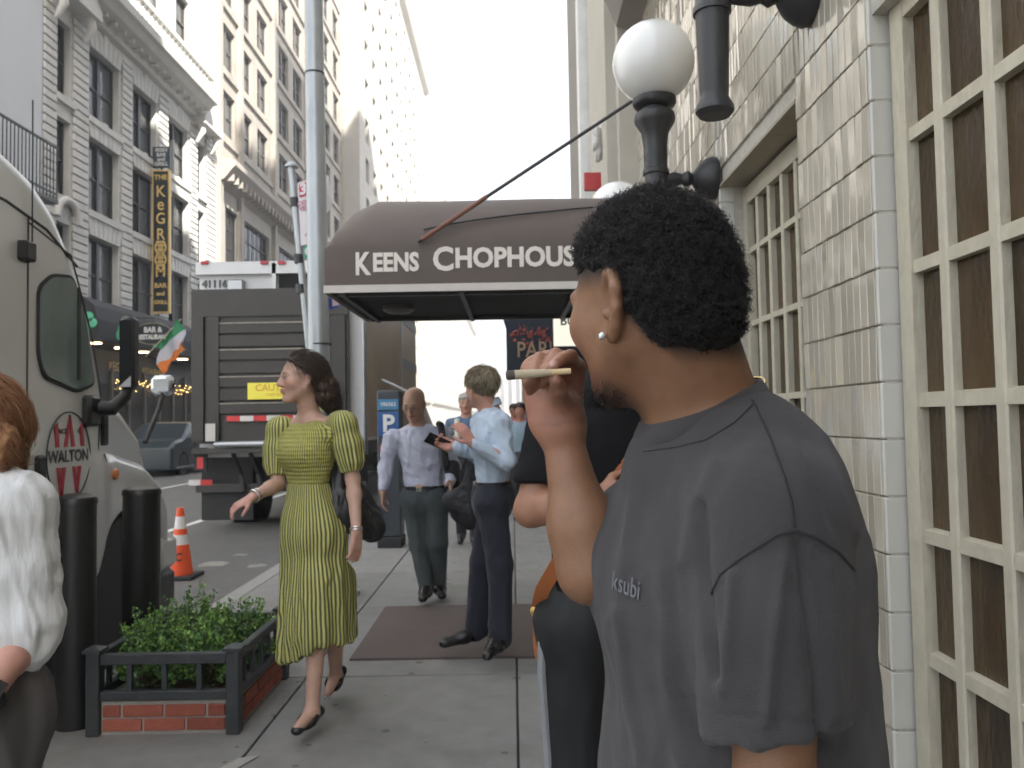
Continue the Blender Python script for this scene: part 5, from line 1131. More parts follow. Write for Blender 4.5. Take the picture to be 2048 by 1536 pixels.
# ------------------------------------------------------------------ the young man in the grey T-shirt (nearest)
def near_man():
    t = thing('person', 'young man in a charcoal T-shirt seen from behind holding a cigarette to his mouth', 'person', (.25, 1.02, 0))
    a = math.radians(54); H = Head((.163, 1.0, 1.556), (-math.cos(a), math.sin(a), -.03), (-.03, .02, 1), 1.0)
    Ft = unit((-.95, -.30, 0)); Lt = np.cross((0, 0, 1), Ft); ch = V(.252, 1.025, 1.22)
    J = dict(H=H, F=Ft, neck=V(.232, 1.03, 1.395), chest=ch, pelvis=V(.262, 1.03, .92))
    J['sh'] = [ch+Lt*.160+V(-.034, 0, .096), V(.245, 1.19, 1.295)]
    J['el'] = [V(.250, .83, 1.03), P3(1182, 1140, 1.07)]; J['wr'] = [V(.235, .79, .82), P3(1122, 862, 1.085)]
    J['hand'] = [(V(-.1, 0, -1), V(0, 1, 0), .4, 1), None]
    pe = J['pelvis']; J['hip'] = [pe+Lt*.09-V(0, 0, .06), pe-Lt*.09-V(0, 0, .06)]; J['kn'] = [p+V(-.02, 0, -.40) for p in J['hip']]; J['an'] = [p+V(.02, 0, -.38) for p in J['kn']]; J['toe'] = [p+Ft*.16-V(0, 0, .05) for p in J['an']]
    S = SDF((-.06, .66, .02), (.48, 1.34, 1.68), .0034)
    head_sdf(S, H, ears=False, jaw=1.1)
    # neck and trapezius
    S.rc(H.w(-.035, 0, -.02), J['neck']+V(.0, 0, .02), .058, .066, .03); S.rc(H.w(-.055, 0, .0), J['neck']+V(.022, .0, .03), .042, .046, .04)
    S.rc(J['neck']+V(.02, 0, -.02), J['sh'][0]+V(0, 0, .0), .055, .048, .05); S.rc(J['neck']+V(.02, 0, -.02), J['sh'][1], .055, .048, .05)
    # visible left ear seen from behind: raised rim, lobe, hollow
    er = lambda f, l, u: H.w(f-.014, l-.001, u-.004)
    rim = [er(.004, .074, .022), er(-.006, .080, .033), er(-.021, .087, .030), er(-.029, .090, .012), er(-.027, .088, -.010), er(-.018, .083, -.028), er(-.008, .079, -.040)]
    S.chain(rim, [.0045, .0055, .006, .0065, .006, .0055, .0075], .005); S.rc(er(-.018, .074, .020), er(-.012, .074, -.028), .008, .007, .012); S.rc(er(-.024, .081, .012), er(-.018, .078, -.018), .006, .006, .008)
    S.ell(er(-.012, .088, .004), (.009, .005, .018), .004, H.R, 'sub'); S.ell(er(.000, .080, -.012), (.005, .005, .007), .004)
    m = Head(H.c, H.R[:, 0], H.R[:, 2], 1.0); S.ell(H.w(-.016, -.079, -.008), (.018, .009, .033), .006, H.R)
    S.rc(J['neck']-V(0, 0, .1), ch, .11, .12, .05, flat=(Ft, .62)); S.rc(ch, pe, .12, .13, .05, flat=(Ft, .68))
    for i in (0, 1):
        sh, el, wr = J['sh'][i], J['el'][i], J['wr'][i]; mid = el+(wr-el)*.32
        S.chain([sh, el], [.050, .038], .03); S.chain([el, mid, wr], [.037, .038, .0245], .03, flat=None)
        hp, kn, an = J['hip'][i], J['kn'][i], J['an'][i]; S.rc(pe, hp, .11, .085, .05); S.chain([hp, kn, an], [.082, .055, .036], .03); S.rc(an, J['toe'][i], .036, .024, .03)
    hand_sdf(S, J['wr'][0], (-.1, 0, -1), (.0, 1, 0), .4, 1)
    # raised right hand, palm towards us, pinching
    w = P3(1122, 858, 1.085)
    mcp = [P3(1150, 737, 1.105), P3(1122, 724, 1.112), P3(1092, 724, 1.112), P3(1068, 742, 1.108)]
    pip = [P3(1142, 712, 1.060), P3(1112, 708, 1.060), P3(1079, 716, 1.054), P3(1056, 735, 1.052)]
    dip = [P3(1124, 718, 1.034), P3(1094, 742, 1.030), P3(1068, 752, 1.028), P3(1055, 765, 1.030)]
    tip = [P3(1106, 732, 1.017), P3(1086, 768, 1.040), P3(1068, 776, 1.042), P3(1060, 784, 1.046)]
    for p_, r in zip(mcp, (.016, .016, .015, .014)): S.rc(w, p_, .023, r, .018)
    S.rc(P3(1085, 840, 1.095), mcp[3], .018, .014, .02); S.rc(P3(1128, 835, 1.075), P3(1122, 800, 1.062), .021, .018, .02)
    S.rc(P3(1095, 800, 1.10), P3(1105, 760, 1.105), .02, .018, .02)
    for k in range(4): S.chain([mcp[k], pip[k], dip[k], tip[k]], [.0100, .0094-.0004*k, .0084-.0004*k, .0072-.0004*k], .0015)
    S.chain([P3(1128, 822, 1.068), P3(1124, 800, 1.050), P3(1117, 780, 1.030), P3(1112, 761, 1.017)], [.0165, .0125, .0108, .0090], .005)
    v, f = S.mesh(2)
    def beard(fq, l, u, mix):
        mix(np.clip((-.066-u)/.03, 0, 1)*np.clip((fq-.0)/.045, 0, 1)*(u > -.14)*.97, (.012, .009, .008))
        mix(.35*np.exp(-((u+.044)/.006)**2-((l)/.026)**4)*(fq > .08), (.02, .014, .011))
        edge = np.interp(fq, [-.12, -.07, -.038, -.018, .02, .07, .1], [-.068, -.062, -.012, .028, .032, .040, .05]); mix(np.clip((u-edge+.018)/.022, 0, 1)*.9*(np.abs(l) < .0765+.02*(fq < -.056)), (.014, .011, .010))
    hnd = [(P3(1095, 775, 1.07), .10, (.30, .142, .092)), (tip[0]+V(0, -.006, .004), .0065, (.52, .32, .30)), (P3(1070, 800, 1.09), .05, (.33, .145, .095))]
    C = skin_cols(v, H, (.225, .116, .064), lips=(.20, .08, .06), beard=beard, hands=hnd)
    mesh_np('body', v, f, skm, t, True, C)
    # afro: dark cap and thousands of tight coils
    S = SDF(H.c-.2, H.c+.2, .005)
    S.ell(H.w(-.012, 0, .043), (.101, .081, .090), .02, H.R); S.ell(H.w(-.044, 0, -.002), (.066, .067, .085), .04, H.R); S.ell(H.w(-.072, 0, -.022), (.038, .058, .055), .04, H.R)
    xs_ = [-.13, -.09, -.066, -.038, -.018, .02, .07, .1, .13]; zs_ = [-.064, -.064, -.058, -.012, .032, .036, .046, .052, .06]
    def cut(x, y, z): fq, l, u = H.lxyz(x, y, z); return (np.interp(fq, xs_, zs_)-u)*.75
    S.field(cut, .016, 'int'); v, f = S.mesh(2); nn = normals(v, f); v = v+nn*(fbm(v*90, 2)*.004)[:, None]
    dk = np.array([.011, .010, .010]); ho = mesh_np('hair', v, f, pm('afro_hair', (.011, .010, .0105), .62, var=.2, vs=200, bump=.8, bs=350, spec=.3), t)
    n = 17000; idx = RNG.integers(0, len(v), n); P = v[idx]+RNG.normal(size=(n, 3))*.002; N = unit(nn[idx]+RNG.normal(size=(n, 3))*.35) if False else nn[idx]+RNG.normal(size=(n, 3))*.35
    N /= np.linalg.norm(N, axis=1)[:, None]; A = np.cross(N, RNG.normal(size=(n, 3))); A /= np.linalg.norm(A, axis=1)[:, None]; B = np.cross(N, A)
    fade = np.clip((H.loc(P)[:, 2]-np.interp(H.loc(P)[:, 0], xs_, zs_))/.03, .12, 1); ln = RNG.uniform(.007, .0155, n)*fade; rr = RNG.uniform(.0016, .0032, n)*np.sqrt(fade); ph = RNG.uniform(0, 6.28, n); k = 9
    L = np.stack([P+N*(ln*j/(k-1)-.003)[:, None]+A*(rr*np.cos(ph+j*1.5))[:, None]+B*(rr*np.sin(ph+j*1.5))[:, None] for j in range(k)], 1)
    strands('hair_coil', L, .00055, pm('afro_coil', (.016, .0145, .015), .5, var=0, spec=.5), ho)['kind'] = 'stuff'
    # beard under the chin
    n = 4200; q = np.c_[RNG.uniform(.015, .078, n), RNG.normal(0, .017, n), np.full(n, -.103)]; q[:, 2] += -.004+RNG.uniform(-.006, .010, n)+.35*np.maximum(0, .05-q[:, 0]); P = H.c+q @ H.R.T
    d = np.tile(H.R @ np.array([.25, 0, -1]), (n, 1))+RNG.normal(size=(n, 3))*.5; L = np.stack([P+d*(j*.0016)+RNG.normal(size=(n, 3))*.0011 for j in range(6)], 1)
    strands('beard', L, .0005, pm('beard_hair', (.012, .010, .010), .55, var=0), t)['kind'] = 'stuff'
    e = H.w(-.018, .0895, -.0425); MB().lathe(e, [(.0, -.003), (.0042, -.002), (.0045, .001), (.003, .0035), (.0, .004)], 10, H.R[:, 1]).build('earring', pm('diamond_stud', (.75, .8, .82), .08, .8, var=.1), t, False)
    # T-shirt
    tee = pm('charcoal_jersey', (.044, .041, .0435), .88, var=.12, vs=20, bump=.45, bs=700, sheen=.12, dirt=.12, ds=5, dcol=(.075, .074, .08))
    S = SDF((-.08, .60, .78), (.56, 1.42, 1.50), .005)
    S.rc(ch+V(.018, 0, .065), V(.255, 1.025, .80), .172, .232, .05, flat=(Ft, .70))
    S.ell(ch+Ft*.022+V(0, 0, -.005), (.12, .16, .13), .06, np.stack([Ft, Lt, V(0, 0, 1)], 1))
    S.rc(J['neck']+V(.010, -.02, -.030), J['sh'][0]+V(.005, .0, -.004), .062, .064, .05); S.rc(J['neck']+V(.010, .02, -.030), J['sh'][1]+V(.005, 0, -.004), .062, .064, .05); S.rc(J['neck']+V(-.02, 0, -.05), J['neck']+V(.03, 0, -.03), .070, .066, .04)
    S.rc(J['neck']+V(.045, 0, -.045), ch+V(.06, 0, .02), .055, .10, .07)
    d0 = unit(J['el'][0]-J['sh'][0]); S.chain([J['sh'][0]-V(0, 0, .006)-d0*.01, J['sh'][0]+d0*.10, J['sh'][0]+d0*.16], [.0660, .0690, .066], .03)
    d1 = unit(J['el'][1]-J['sh'][1]); S.chain([J['sh'][1]-V(0, 0, .01), J['sh'][1]+d1*.15], [.078, .072], .04)
    hemp = J['sh'][0]+d0*.212; up_ = -d0
    S.rc(J['neck']+V(-.015, 0, .03), J['neck']+V(-.04, 0, .2), .066, .08, .006, 'sub'); S.rc(J['neck']+V(.005, 0, .055), J['neck']+V(.005, 0, .2), .070, .09, .006, 'sub')
    S.field(lambda x, y, z: .83-z+0*x+0*y, .0, 'int')
    sh0, el0 = J['sh'][0], J['el'][0]
    def fn(P):
        sl = np.clip((.96-P[:, 1])/.06, 0, 1)*np.clip((1.34-P[:, 2])/.1, 0, 1)
        tor = ridge(np.c_[P[:, 0]*17+P[:, 2]*2.5, P[:, 1]*17, P[:, 2]*3.0], 2)*.021*np.clip((1.36-P[:, 2])/.2, .15, 1)
        slv = ridge(np.c_[P[:, 0]*16+P[:, 2]*9, P[:, 1]*14, P[:, 2]*4], 2)*.016
        hem = np.where((sl > .5) & (np.abs((P-hemp) @ d0+.022) < .0022), -.0016, 0)
        q = (P-V(0, 0, CAMZ)) @ np.array(_R.to_3x3()); uu = 1024-q[:, 0]/q[:, 2]*FPX; vv = 768+q[:, 1]/q[:, 2]*FPX; ex = 0
        for pl, am, sg in FOLDS:
            dm = np.full(len(P), 1e9)
            for i in range(len(pl)-1):
                a_, b_ = np.array(pl[i], float), np.array(pl[i+1], float); e_ = b_-a_; tt = np.clip(((uu-a_[0])*e_[0]+(vv-a_[1])*e_[1])/(e_@e_), 0, 1); dm = np.minimum(dm, np.hypot(uu-a_[0]-tt*e_[0], vv-a_[1]-tt*e_[1])+40*(np.clip(np.abs(tt-.5)*2-.7, 0, 1) if len(pl) == 2 else 0))
            ex = ex+am*np.exp(-(dm/sg)**2)
        return tor*(1-sl)*.6+slv*sl*.5+fbm(P*30, 2)*.0008+hem+ex*np.clip((1.03-P[:, 1])/.05, 0, 1)
    FOLDS = [([(1240, 960), (1208, 1100), (1190, 1250), (1172, 1520)], .006, 11), ([(1262, 1000), (1250, 1160)], .004, 12), ([(1240, 1220), (1262, 1380), (1288, 1536)], .0055, 10), ([(1222, 1240), (1215, 1420), (1205, 1536)], .005, 10),
             ([(1404, 1010), (1410, 1180), (1436, 1352)], -.008, 9), ([(1430, 930), (1395, 1010), (1375, 1120)], .005, 16), ([(1568, 1120), (1545, 1300), (1533, 1440)], .006, 14), ([(1598, 1085), (1620, 1280), (1645, 1490)], -.008, 11), ([(1655, 1130), (1668, 1280), (1672, 1440)], .006, 14),
             ([(1468, 1150), (1455, 1260), (1452, 1380)], .005, 12), ([(1640, 880), (1675, 960), (1700, 1060)], .005, 12), ([(1600, 880), (1640, 980), (1668, 1060)], -.003, 12), ([(1330, 1150), (1340, 1350), (1370, 1536)], .004, 18)]
    o, v, f = cloth('t_shirt', S, tee, t, fn)
    S = SDF(hemp-V(.2, .2, .1), J['sh'][0]+V(.2, .2, .15), .004); S.chain([J['sh'][0]-V(0, 0, .006)-d0*.01, J['sh'][0]+d0*.10, J['sh'][0]+d0*.26], [.0655, .0705, .074], .03)
    S.field(lambda x, y, z: (x-hemp[0])*d0[0]+(y-hemp[1])*d0[1]+(z-hemp[2])*d0[2]+.012*np.sin((x-hemp[0])*18), .003, 'int'); S.rc(hemp-d0*.05, hemp+d0*.1, .059, .066, .006, 'sub')
    o2, v2, f2 = cloth('sleeve', S, tee, t, fn); f2 = f2+len(v); v = np.concatenate([v, v2]); f = np.concatenate([f, f2])
    bv = BVHTree.FromPolygons([tuple(p) for p in v], [tuple(q) for q in f])
    def hit(u, vv):
        d = (_R.to_3x3() @ Vector(((u-1024)/FPX, -(vv-768)/FPX, -1))).normalized(); h = bv.ray_cast(Vector((0, 0, CAMZ)), d); return h[0], h[1]
    stitch = pm('tee_seam', (.022, .022, .026), .9)
    def seam_on(pts, r=.0014, name='seam'):
        q = []
        for i in range(len(pts)-1):
            for k in range(8):
                u = pts[i][0]+(pts[i+1][0]-pts[i][0])*k/8; w_ = pts[i][1]+(pts[i+1][1]-pts[i][1])*k/8; p, n_ = hit(u, w_)
                if p is not None: q.append(p+n_*.0002)
        if len(q) > 3: MB().tube(q, r, 5).build(name, stitch, t)
    seam_on([(1505, 800), (1542, 880), (1570, 960), (1584, 1010), (1590, 1062)]); seam_on([(1422, 1190), (1440, 1150), (1480, 1118), (1520, 1092), (1555, 1070), (1594, 1062), (1635, 1078), (1680, 1108), (1712, 1145)], .0017)
    seam_on([(1288, 903), (1350, 895), (1412, 880), (1470, 845), (1512, 803)], .0011)
    p, n_ = hit(1256, 1172)
    if p is not None:
        rgt = (n_.cross(Vector((0, 0, 1)))).normalized()*-1; rgt = Vector((0, 0, 1)).cross(n_).normalized(); upn = n_.cross(rgt).normalized()
        text('chest_print', 'ksubi', .030, pm('print_grey', (.13, .135, .15), .8), frame(p+n_*.0035, rgt+upn*-.12, upn), t, .0002, .0006, sx=.75)
    # ribbed collar band round the neck
    vs = []; fs_ = []; n1, n2 = 48, 10; nc = V(.229, 1.022, 1.430)
    for i in range(n1):
        a_ = 2*math.pi*i/n1; rf, rl_ = .076, .080; c_, s_ = math.cos(a_), math.sin(a_)
        ctr = nc+Ft*(rf*c_-.004)+Lt*rl_*s_+V(0, 0, -.026*c_+.006*abs(s_)-.006); out = unit(Ft*c_+Lt*s_); tang = V(0, 0, 1)*.9-out*.45; tang = unit(tang)
        for j in range(n2): b_ = 2*math.pi*j/n2; vs.append(ctr+tang*.017*math.cos(b_)+np.cross(tang, unit(np.cross(V(0, 0, 1), out)))*.0042*math.sin(b_))
    for i in range(n1):
        for j in range(n2): fs_.append((i*n2+j, ((i+1) % n1)*n2+j, ((i+1) % n1)*n2+(j+1) % n2, i*n2+(j+1) % n2))
    mesh_np('collar', np.array(vs), fs_, tee, t)
    MB().tube([nc+Ft*.082*math.cos(a_)+Lt*.074*math.sin(a_)+V(0, 0, -.05*math.cos(a_)-.012) for a_ in np.linspace(0, 2*math.pi, 60)], .0016, 5).build('necklace', pm('gold_chain', (.6, .42, .12), .25, .9), t)
    S = SDF(pe-V(.3, .3, .95), pe+V(.3, .3, .12), .012); trousers_sdf(S, J); cloth('trousers', S, pm('black_denim', (.02, .02, .022), .9, var=.2), t, lambda P: ridge(P*V(14, 14, 6))*.008)
    for i in (0, 1): shoe(J, i, pm('white_trainer', (.5, .5, .48), .6), t, w=.05)
    # hand-rolled cigarette, a thing of its own
    c = thing('cigarette', 'hand-rolled cigarette with a burnt tip pinched in the young man\'s fingers', 'cigarette', P3(1076, 746, 1.010))
    a_, b_ = P3(1012, 751, 1.006), P3(1141, 742, 1.016); d_ = b_-a_
    MB().tube([a_+d_*s for s in (0, .01, .06, .13)], [.004, .0056, .0060, .0059], 14).build('burnt_tip', pm('ash_grey', (.085, .075, .068), .95, var=.35, vs=300), c, True)
    MB().tube([a_+d_*s for s in (.13, .3, .5, .7)], [.0059, .0057, .0050, .0042], 14).build('paper', pm('rolling_paper', (.50, .43, .31), .85, var=.14, vs=120, bump=.4, bs=500), c, True)
    MB().tube([a_+d_*s for s in (.7, .85, 1.0)], [.0042, .0038, .0036], 14).build('filter_tip', pm('filter_paper', (.68, .52, .30), .8, var=.08), c, True)
near_man()
# ------------------------------------------------------------------ woman in the yellow striped dress
def stripe_mat(name, n, light, dark, duty=.5, warp=.0, puck=False):
    m = bpy.data.materials.new(name); m.use_nodes = True; nt = m.node_tree; N = nt.nodes; L = nt.links; b = N['Principled BSDF']; b.inputs['Roughness'].default_value = .85
    a = N.new('ShaderNodeAttribute'); a.attribute_name = 'st'; mu = N.new('ShaderNodeMath'); mu.operation = 'MULTIPLY'; mu.inputs[1].default_value = n; L.new(a.outputs['Fac'], mu.inputs[0])
    nz = N.new('ShaderNodeTexNoise'); nz.inputs['Scale'].default_value = 16; tc = N.new('ShaderNodeTexCoord'); L.new(tc.outputs['Object'], nz.inputs['Vector'])
    w = N.new('ShaderNodeMath'); w.operation = 'MULTIPLY_ADD'; w.inputs[1].default_value = warp; L.new(nz.outputs[0], w.inputs[0]); L.new(mu.outputs[0], w.inputs[2])
    fr = N.new('ShaderNodeMath'); fr.operation = 'FRACT'; L.new(w.outputs[0], fr.inputs[0])
    pp = N.new('ShaderNodeMath'); pp.operation = 'PINGPONG'; pp.inputs[1].default_value = .5; L.new(fr.outputs[0], pp.inputs[0])
    mr = N.new('ShaderNodeMapRange'); mr.inputs[1].default_value = .5*duty-.05; mr.inputs[2].default_value = .5*duty+.05; L.new(pp.outputs[0], mr.inputs[0])
    mx = N.new('ShaderNodeMix'); mx.data_type = 'RGBA'; mx.inputs[6].default_value = (*dark, 1); mx.inputs[7].default_value = (*light, 1); L.new(mr.outputs[0], mx.inputs[0]); L.new(mx.outputs[2], b.inputs['Base Color'])
    if puck:
        sp = N.new('ShaderNodeSeparateXYZ'); L.new(tc.outputs['Object'], sp.inputs[0]); z = N.new('ShaderNodeMath'); z.operation = 'MULTIPLY'; z.inputs[1].default_value = 330; L.new(sp.outputs[2], z.inputs[0]); sn = N.new('ShaderNodeMath'); sn.operation = 'SINE'; L.new(z.outputs[0], sn.inputs[0])
        bp = N.new('ShaderNodeBump'); bp.inputs['Strength'].default_value = .25; bp.inputs['Distance'].default_value = .004; L.new(sn.outputs[0], bp.inputs['Height']); L.new(bp.outputs[0], b.inputs['Normal'])
    return m
YEL, DRK = (.50, .49, .165), (.095, .10, .045)
def woman():
    t = thing('person', 'woman walking in a yellow and black striped midi dress with puff sleeves', 'person', (-.95, 3.95, 0))
    Y = 3.95; H = Head(P3(602, 757, Y-.03), (-.88, -.47, .03), (.04, 0, 1), .98); F = unit((-.62, -.78, 0)); Lt = np.cross((0, 0, 1), F)
    J = dict(H=H, F=F, neck=P3(620, 838, Y+.02), chest=P3(618, 905, Y), pelvis=P3(628, 1035, Y+.02))
    J['sh'] = [P3(686, 852, Y-.10), P3(560, 862, Y+.06)]; J['el'] = [P3(706, 958, Y-.08), P3(556, 968, Y+.02)]; J['wr'] = [P3(713, 1062, Y-.18), P3(505, 994, Y-.12)]
    J['hand'] = [(V(-.02, -.12, -1), unit(V(-.8, .5, 0)), .35, 1, .92), (V(-.75, -.35, -.45), V(.2, .3, -.9), .55, 1, .92)]
    J['hip'] = [J['pelvis']+Lt*.085-V(0, 0, .05), J['pelvis']-Lt*.085-V(0, 0, .05)]
    J['kn'] = [P3(668, 1245, Y+.08), P3(636, 1235, Y-.05)]; J['an'] = [P3(672, 1352, 4.32), P3(624, 1426, 3.84)]; J['toe'] = [P3(656, 1390, 4.24), P3(595, 1462, 3.72)]
    lo, hi = bbox(J, .12); S = SDF(lo, hi, .0052); head_sdf(S, H, True, True, .9); limb_body(S, J, .86, True); v, f = S.mesh(2)
    C = skin_cols(v, H, (.50, .315, .24), lips=(.50, .20, .19), brow=(.11, .07, .05), blush=.65, hands=[(J['wr'][1]+V(-.05, -.03, -.03), .09, (.58, .30, .25)), (J['wr'][0]-V(0, 0, .07), .08, (.55, .29, .23))])
    mesh_np('body', v, f, skm, t, True, C)
    # bodice (smocked), skirt, sleeves
    S = SDF(lo, hi, .007); F_ = F
    S.rc(J['neck']-V(0, 0, .13), J['chest'], .135, .138, .05, flat=(F, .74)); S.rc(J['chest'], P3(618, 962, Y), .130, .112, .05, flat=(F, .78))
    S.ell(J['chest']+F*.07+V(0, 0, .0), (.065, .11, .06), .06, np.stack([F, Lt, V(0, 0, 1)], 1)); S.rc(J['neck']-V(0, 0, .075)+F*.02, J['sh'][0]+V(-.03, 0, -.03), .05, .05, .05); S.rc(J['neck']-V(0, 0, .075)+F*.02, J['sh'][1]+V(.02, 0, -.03), .05, .05, .05)
    zt, zw = P3(620, 838, Y)[2]+.005, P3(620, 985, Y)[2]
    S.ell(J['neck']+F*.03+V(0, 0, .035), (.10, .10, .062), .01, None, 'sub'); S.field(lambda x, y, z: zw-z+0*x+0*y, .0, 'int')
    ax = J['chest']; ang = lambda P, c: (np.arctan2((P-c) @ Lt, (P-c) @ F)/(2*math.pi)+.5)
    def fb(P): zz = P[:, 2]; return .0007*np.sin(zz*330)+ridge(P*V(30, 30, 60))*.005*(np.clip((zz-(zw+.05))*20, 0, 1))
    cloth('dress_bodice', S, stripe_mat('dress_stripe_smocked', 86, (.45, .435, .12), (.14, .14, .05), .45, .5, True), t, fb, None, lambda P: dict(st=ang(P, ax)))
    S = SDF(lo, hi, .007); wa = P3(618, 968, Y); hip_ = P3(627, 1060, Y); hz = P3(627, 1300, Y+.02)
    S.rc(wa, hip_, .115, .158, .04, flat=(F, .80)); S.rc(hip_, hz+V(0, 0, -.02), .158, .185, .05, flat=(unit(V(-.35, -.93, 0)), .72)); S.rc(J['kn'][1]+V(0, -.0, .18), J['kn'][1]+V(-.01, -.02, -.06), .10, .098, .06); S.rc(J['kn'][0]+V(0, 0, .2), J['kn'][0]+V(.0, .02, -.05), .10, .10, .06)
    S.field(lambda x, y, z: z-wa[2]-.005+0*x+0*y, .0, 'int'); z0h = P3(640, 1300, Y)[2]
    S.field(lambda x, y, z: (z0h-z)+.035*np.sin(x*14+1.2)+.10*(x-hz[0])+0*y, .01, 'int')
    S.rc(hz+V(.0, 0, .02), hz+V(0, 0, -.3), .12, .16, .01, 'sub', flat=(F, .7))
    def sa(P): c = wa+(hz-wa)*np.clip((wa[2]-P[:, 2])/(wa[2]-hz[2]), 0, 1)[:, None]; return np.arctan2(np.sum((P-c)*Lt, 1), np.sum((P-c)*F, 1))/(2*math.pi)+.5
    def fsk(P): a_ = sa(P); d = np.clip((wa[2]-P[:, 2])/.9, 0, 1); return (.003+.006*d)*np.sin(a_*2*math.pi*13+fbm(P*6)*2.2)+ridge(P*V(9, 9, 4))*.014*d
    cloth('dress_skirt', S, stripe_mat('dress_stripe', 62, YEL, DRK, .5, .25), t, fsk, None, lambda P: dict(st=sa(P)))
    for i in (0, 1):
        sh, el = J['sh'][i], J['el'][i]; d = unit(el-sh); S = SDF(np.minimum(sh, el)-.2, np.maximum(sh, el)+.2, .006); L = np.linalg.norm(el-sh)
        out = Lt*(1 if i == 0 else -1); S.chain([sh+V(0, 0, .016)-out*.035, sh+V(0, 0, .008)+out*.006, sh+d*L*.35+out*.012, sh+d*L*.62+out*.012, sh+d*L*.78], [.054, .058, .063, .056, .044], .03); S.rc(sh+d*L*.76, sh+d*L*.86, .047, .052, .01)
        S.field(lambda x, y, z, q=sh+d*L*.84: (x-q[0])*d[0]+(y-q[1])*d[1]+(z-q[2])*d[2], .0, 'int')
        e1 = unit(np.cross(d, F)); e2 = np.cross(d, e1); an_ = lambda P: np.arctan2((P-sh) @ e2, (P-sh) @ e1)/(2*math.pi)+.5
        cloth('dress_sleeve', S, stripe_mat('dress_stripe_sleeve', 26, YEL, DRK, .5, .15), t, lambda P: .004*np.sin(an_(P)*2*math.pi*9+fbm(P*9))*np.clip(((P-sh) @ d)/L*1.6, 0, 1), None, lambda P: dict(st=an_(P)))
    # hair pulled back, long and wavy behind
    def ex(S):
        S.chain([H.w(-.075, .0, .03), H.w(-.115, .01, -.03), H.w(-.125, .02, -.09), H.w(-.135, .02, -.135)], [.050, .050, .046, .025], .03); S.rc(H.w(-.075, .045, .0), H.w(-.11, .04, -.06), .026, .035, .03)
    hair_cap(H, .012, [(-.13, -.20), (-.05, -.2), (-.035, .02), (.0, .034), (.04, .062), (.065, .085), (.11, .095)], [(.022, .013, .009), (.045, .026, .017), (.075, .043, .026)], '', t, 3200, .085, (-1, .1, -.75), .0013, ex, .005, .006)
    for i in (0, 1): shoe(J, i, pm('black_ballet_flat', (.012, .012, .013), .3, var=.1), t, w=.040, flatk=True)
    sil = pm('silver', (.7, .7, .7), .2, .9, var=.05)
    def band(p, d, r, nm, tr=.004): q = unit(d); e1 = unit(np.cross(q, V(.3, .9, .1))); e2 = np.cross(q, e1); MB().tube([p+(e1*math.cos(a)+e2*math.sin(a))*r for a in np.linspace(0, 2*math.pi, 25)], tr, 6).build(nm, sil, t, True)
    d1 = J['wr'][1]-J['el'][1]; band(J['wr'][1]-unit(d1)*.01, d1, .028, 'bracelet', .006); band(J['wr'][1]-unit(d1)*.03, d1, .029, 'bracelet', .0025)
    d0 = J['wr'][0]-J['el'][0]; band(J['wr'][0], d0, .028, 'bracelet', .003); band(J['wr'][0]-unit(d0)*.012, d0, .029, 'bracelet', .003)
    MB().lathe(H.w(-.006, .083, -.048), [(0, -.005), (.004, 0), (0, .005)], 8).build('earring', sil, t)
    # bag
    b = thing('shoulder_bag', 'slouchy black leather bag under the arm of the woman in yellow', 'bag', P3(700, 1080, Y)); lea = pm('black_leather', (.014, .014, .015), .42, var=.2, vs=14, bump=.3, bs=35)
    S = SDF(P3(640, 1110, Y)-V(.1, .3, .05), P3(790, 890, Y)+V(.1, .3, .05), .007); Yb = Y-.02
    S.rc(P3(668, 930, Yb), P3(676, 1040, Yb), .035, .055, .03, flat=(V(.3, .95, 0), .7)); S.rc(P3(676, 1030, Yb), P3(740, 1050, Y+.10), .060, .062, .05); S.rc(P3(690, 930, Y+.06), P3(735, 1030, Y+.12), .03, .062, .05); S.rc(P3(668, 935, Yb), P3(700, 940, Y+.06), .028, .03, .03)
    S.rc(P3(690, 1010, Y), P3(745, 1060, Y+.08), .07, .055, .04)
    cloth('bag_body', S, lea, b, lambda P: ridge(np.c_[P[:, 0]*30, P[:, 1]*30, P[:, 2]*7])*.012)
    MB().tube([P3(655, 915, Yb), P3(648, 870, Y-.10), P3(652, 838, Y-.03), P3(672, 828, Y+.04), P3(700, 870, Y+.12), P3(712, 930, Y+.12)], .008, 8).build('strap', lea, b, True)
    MB().cbox(P3(656, 911, Yb-.03), (.018, .008, .012), .003).build('clasp', sil, b)
woman()
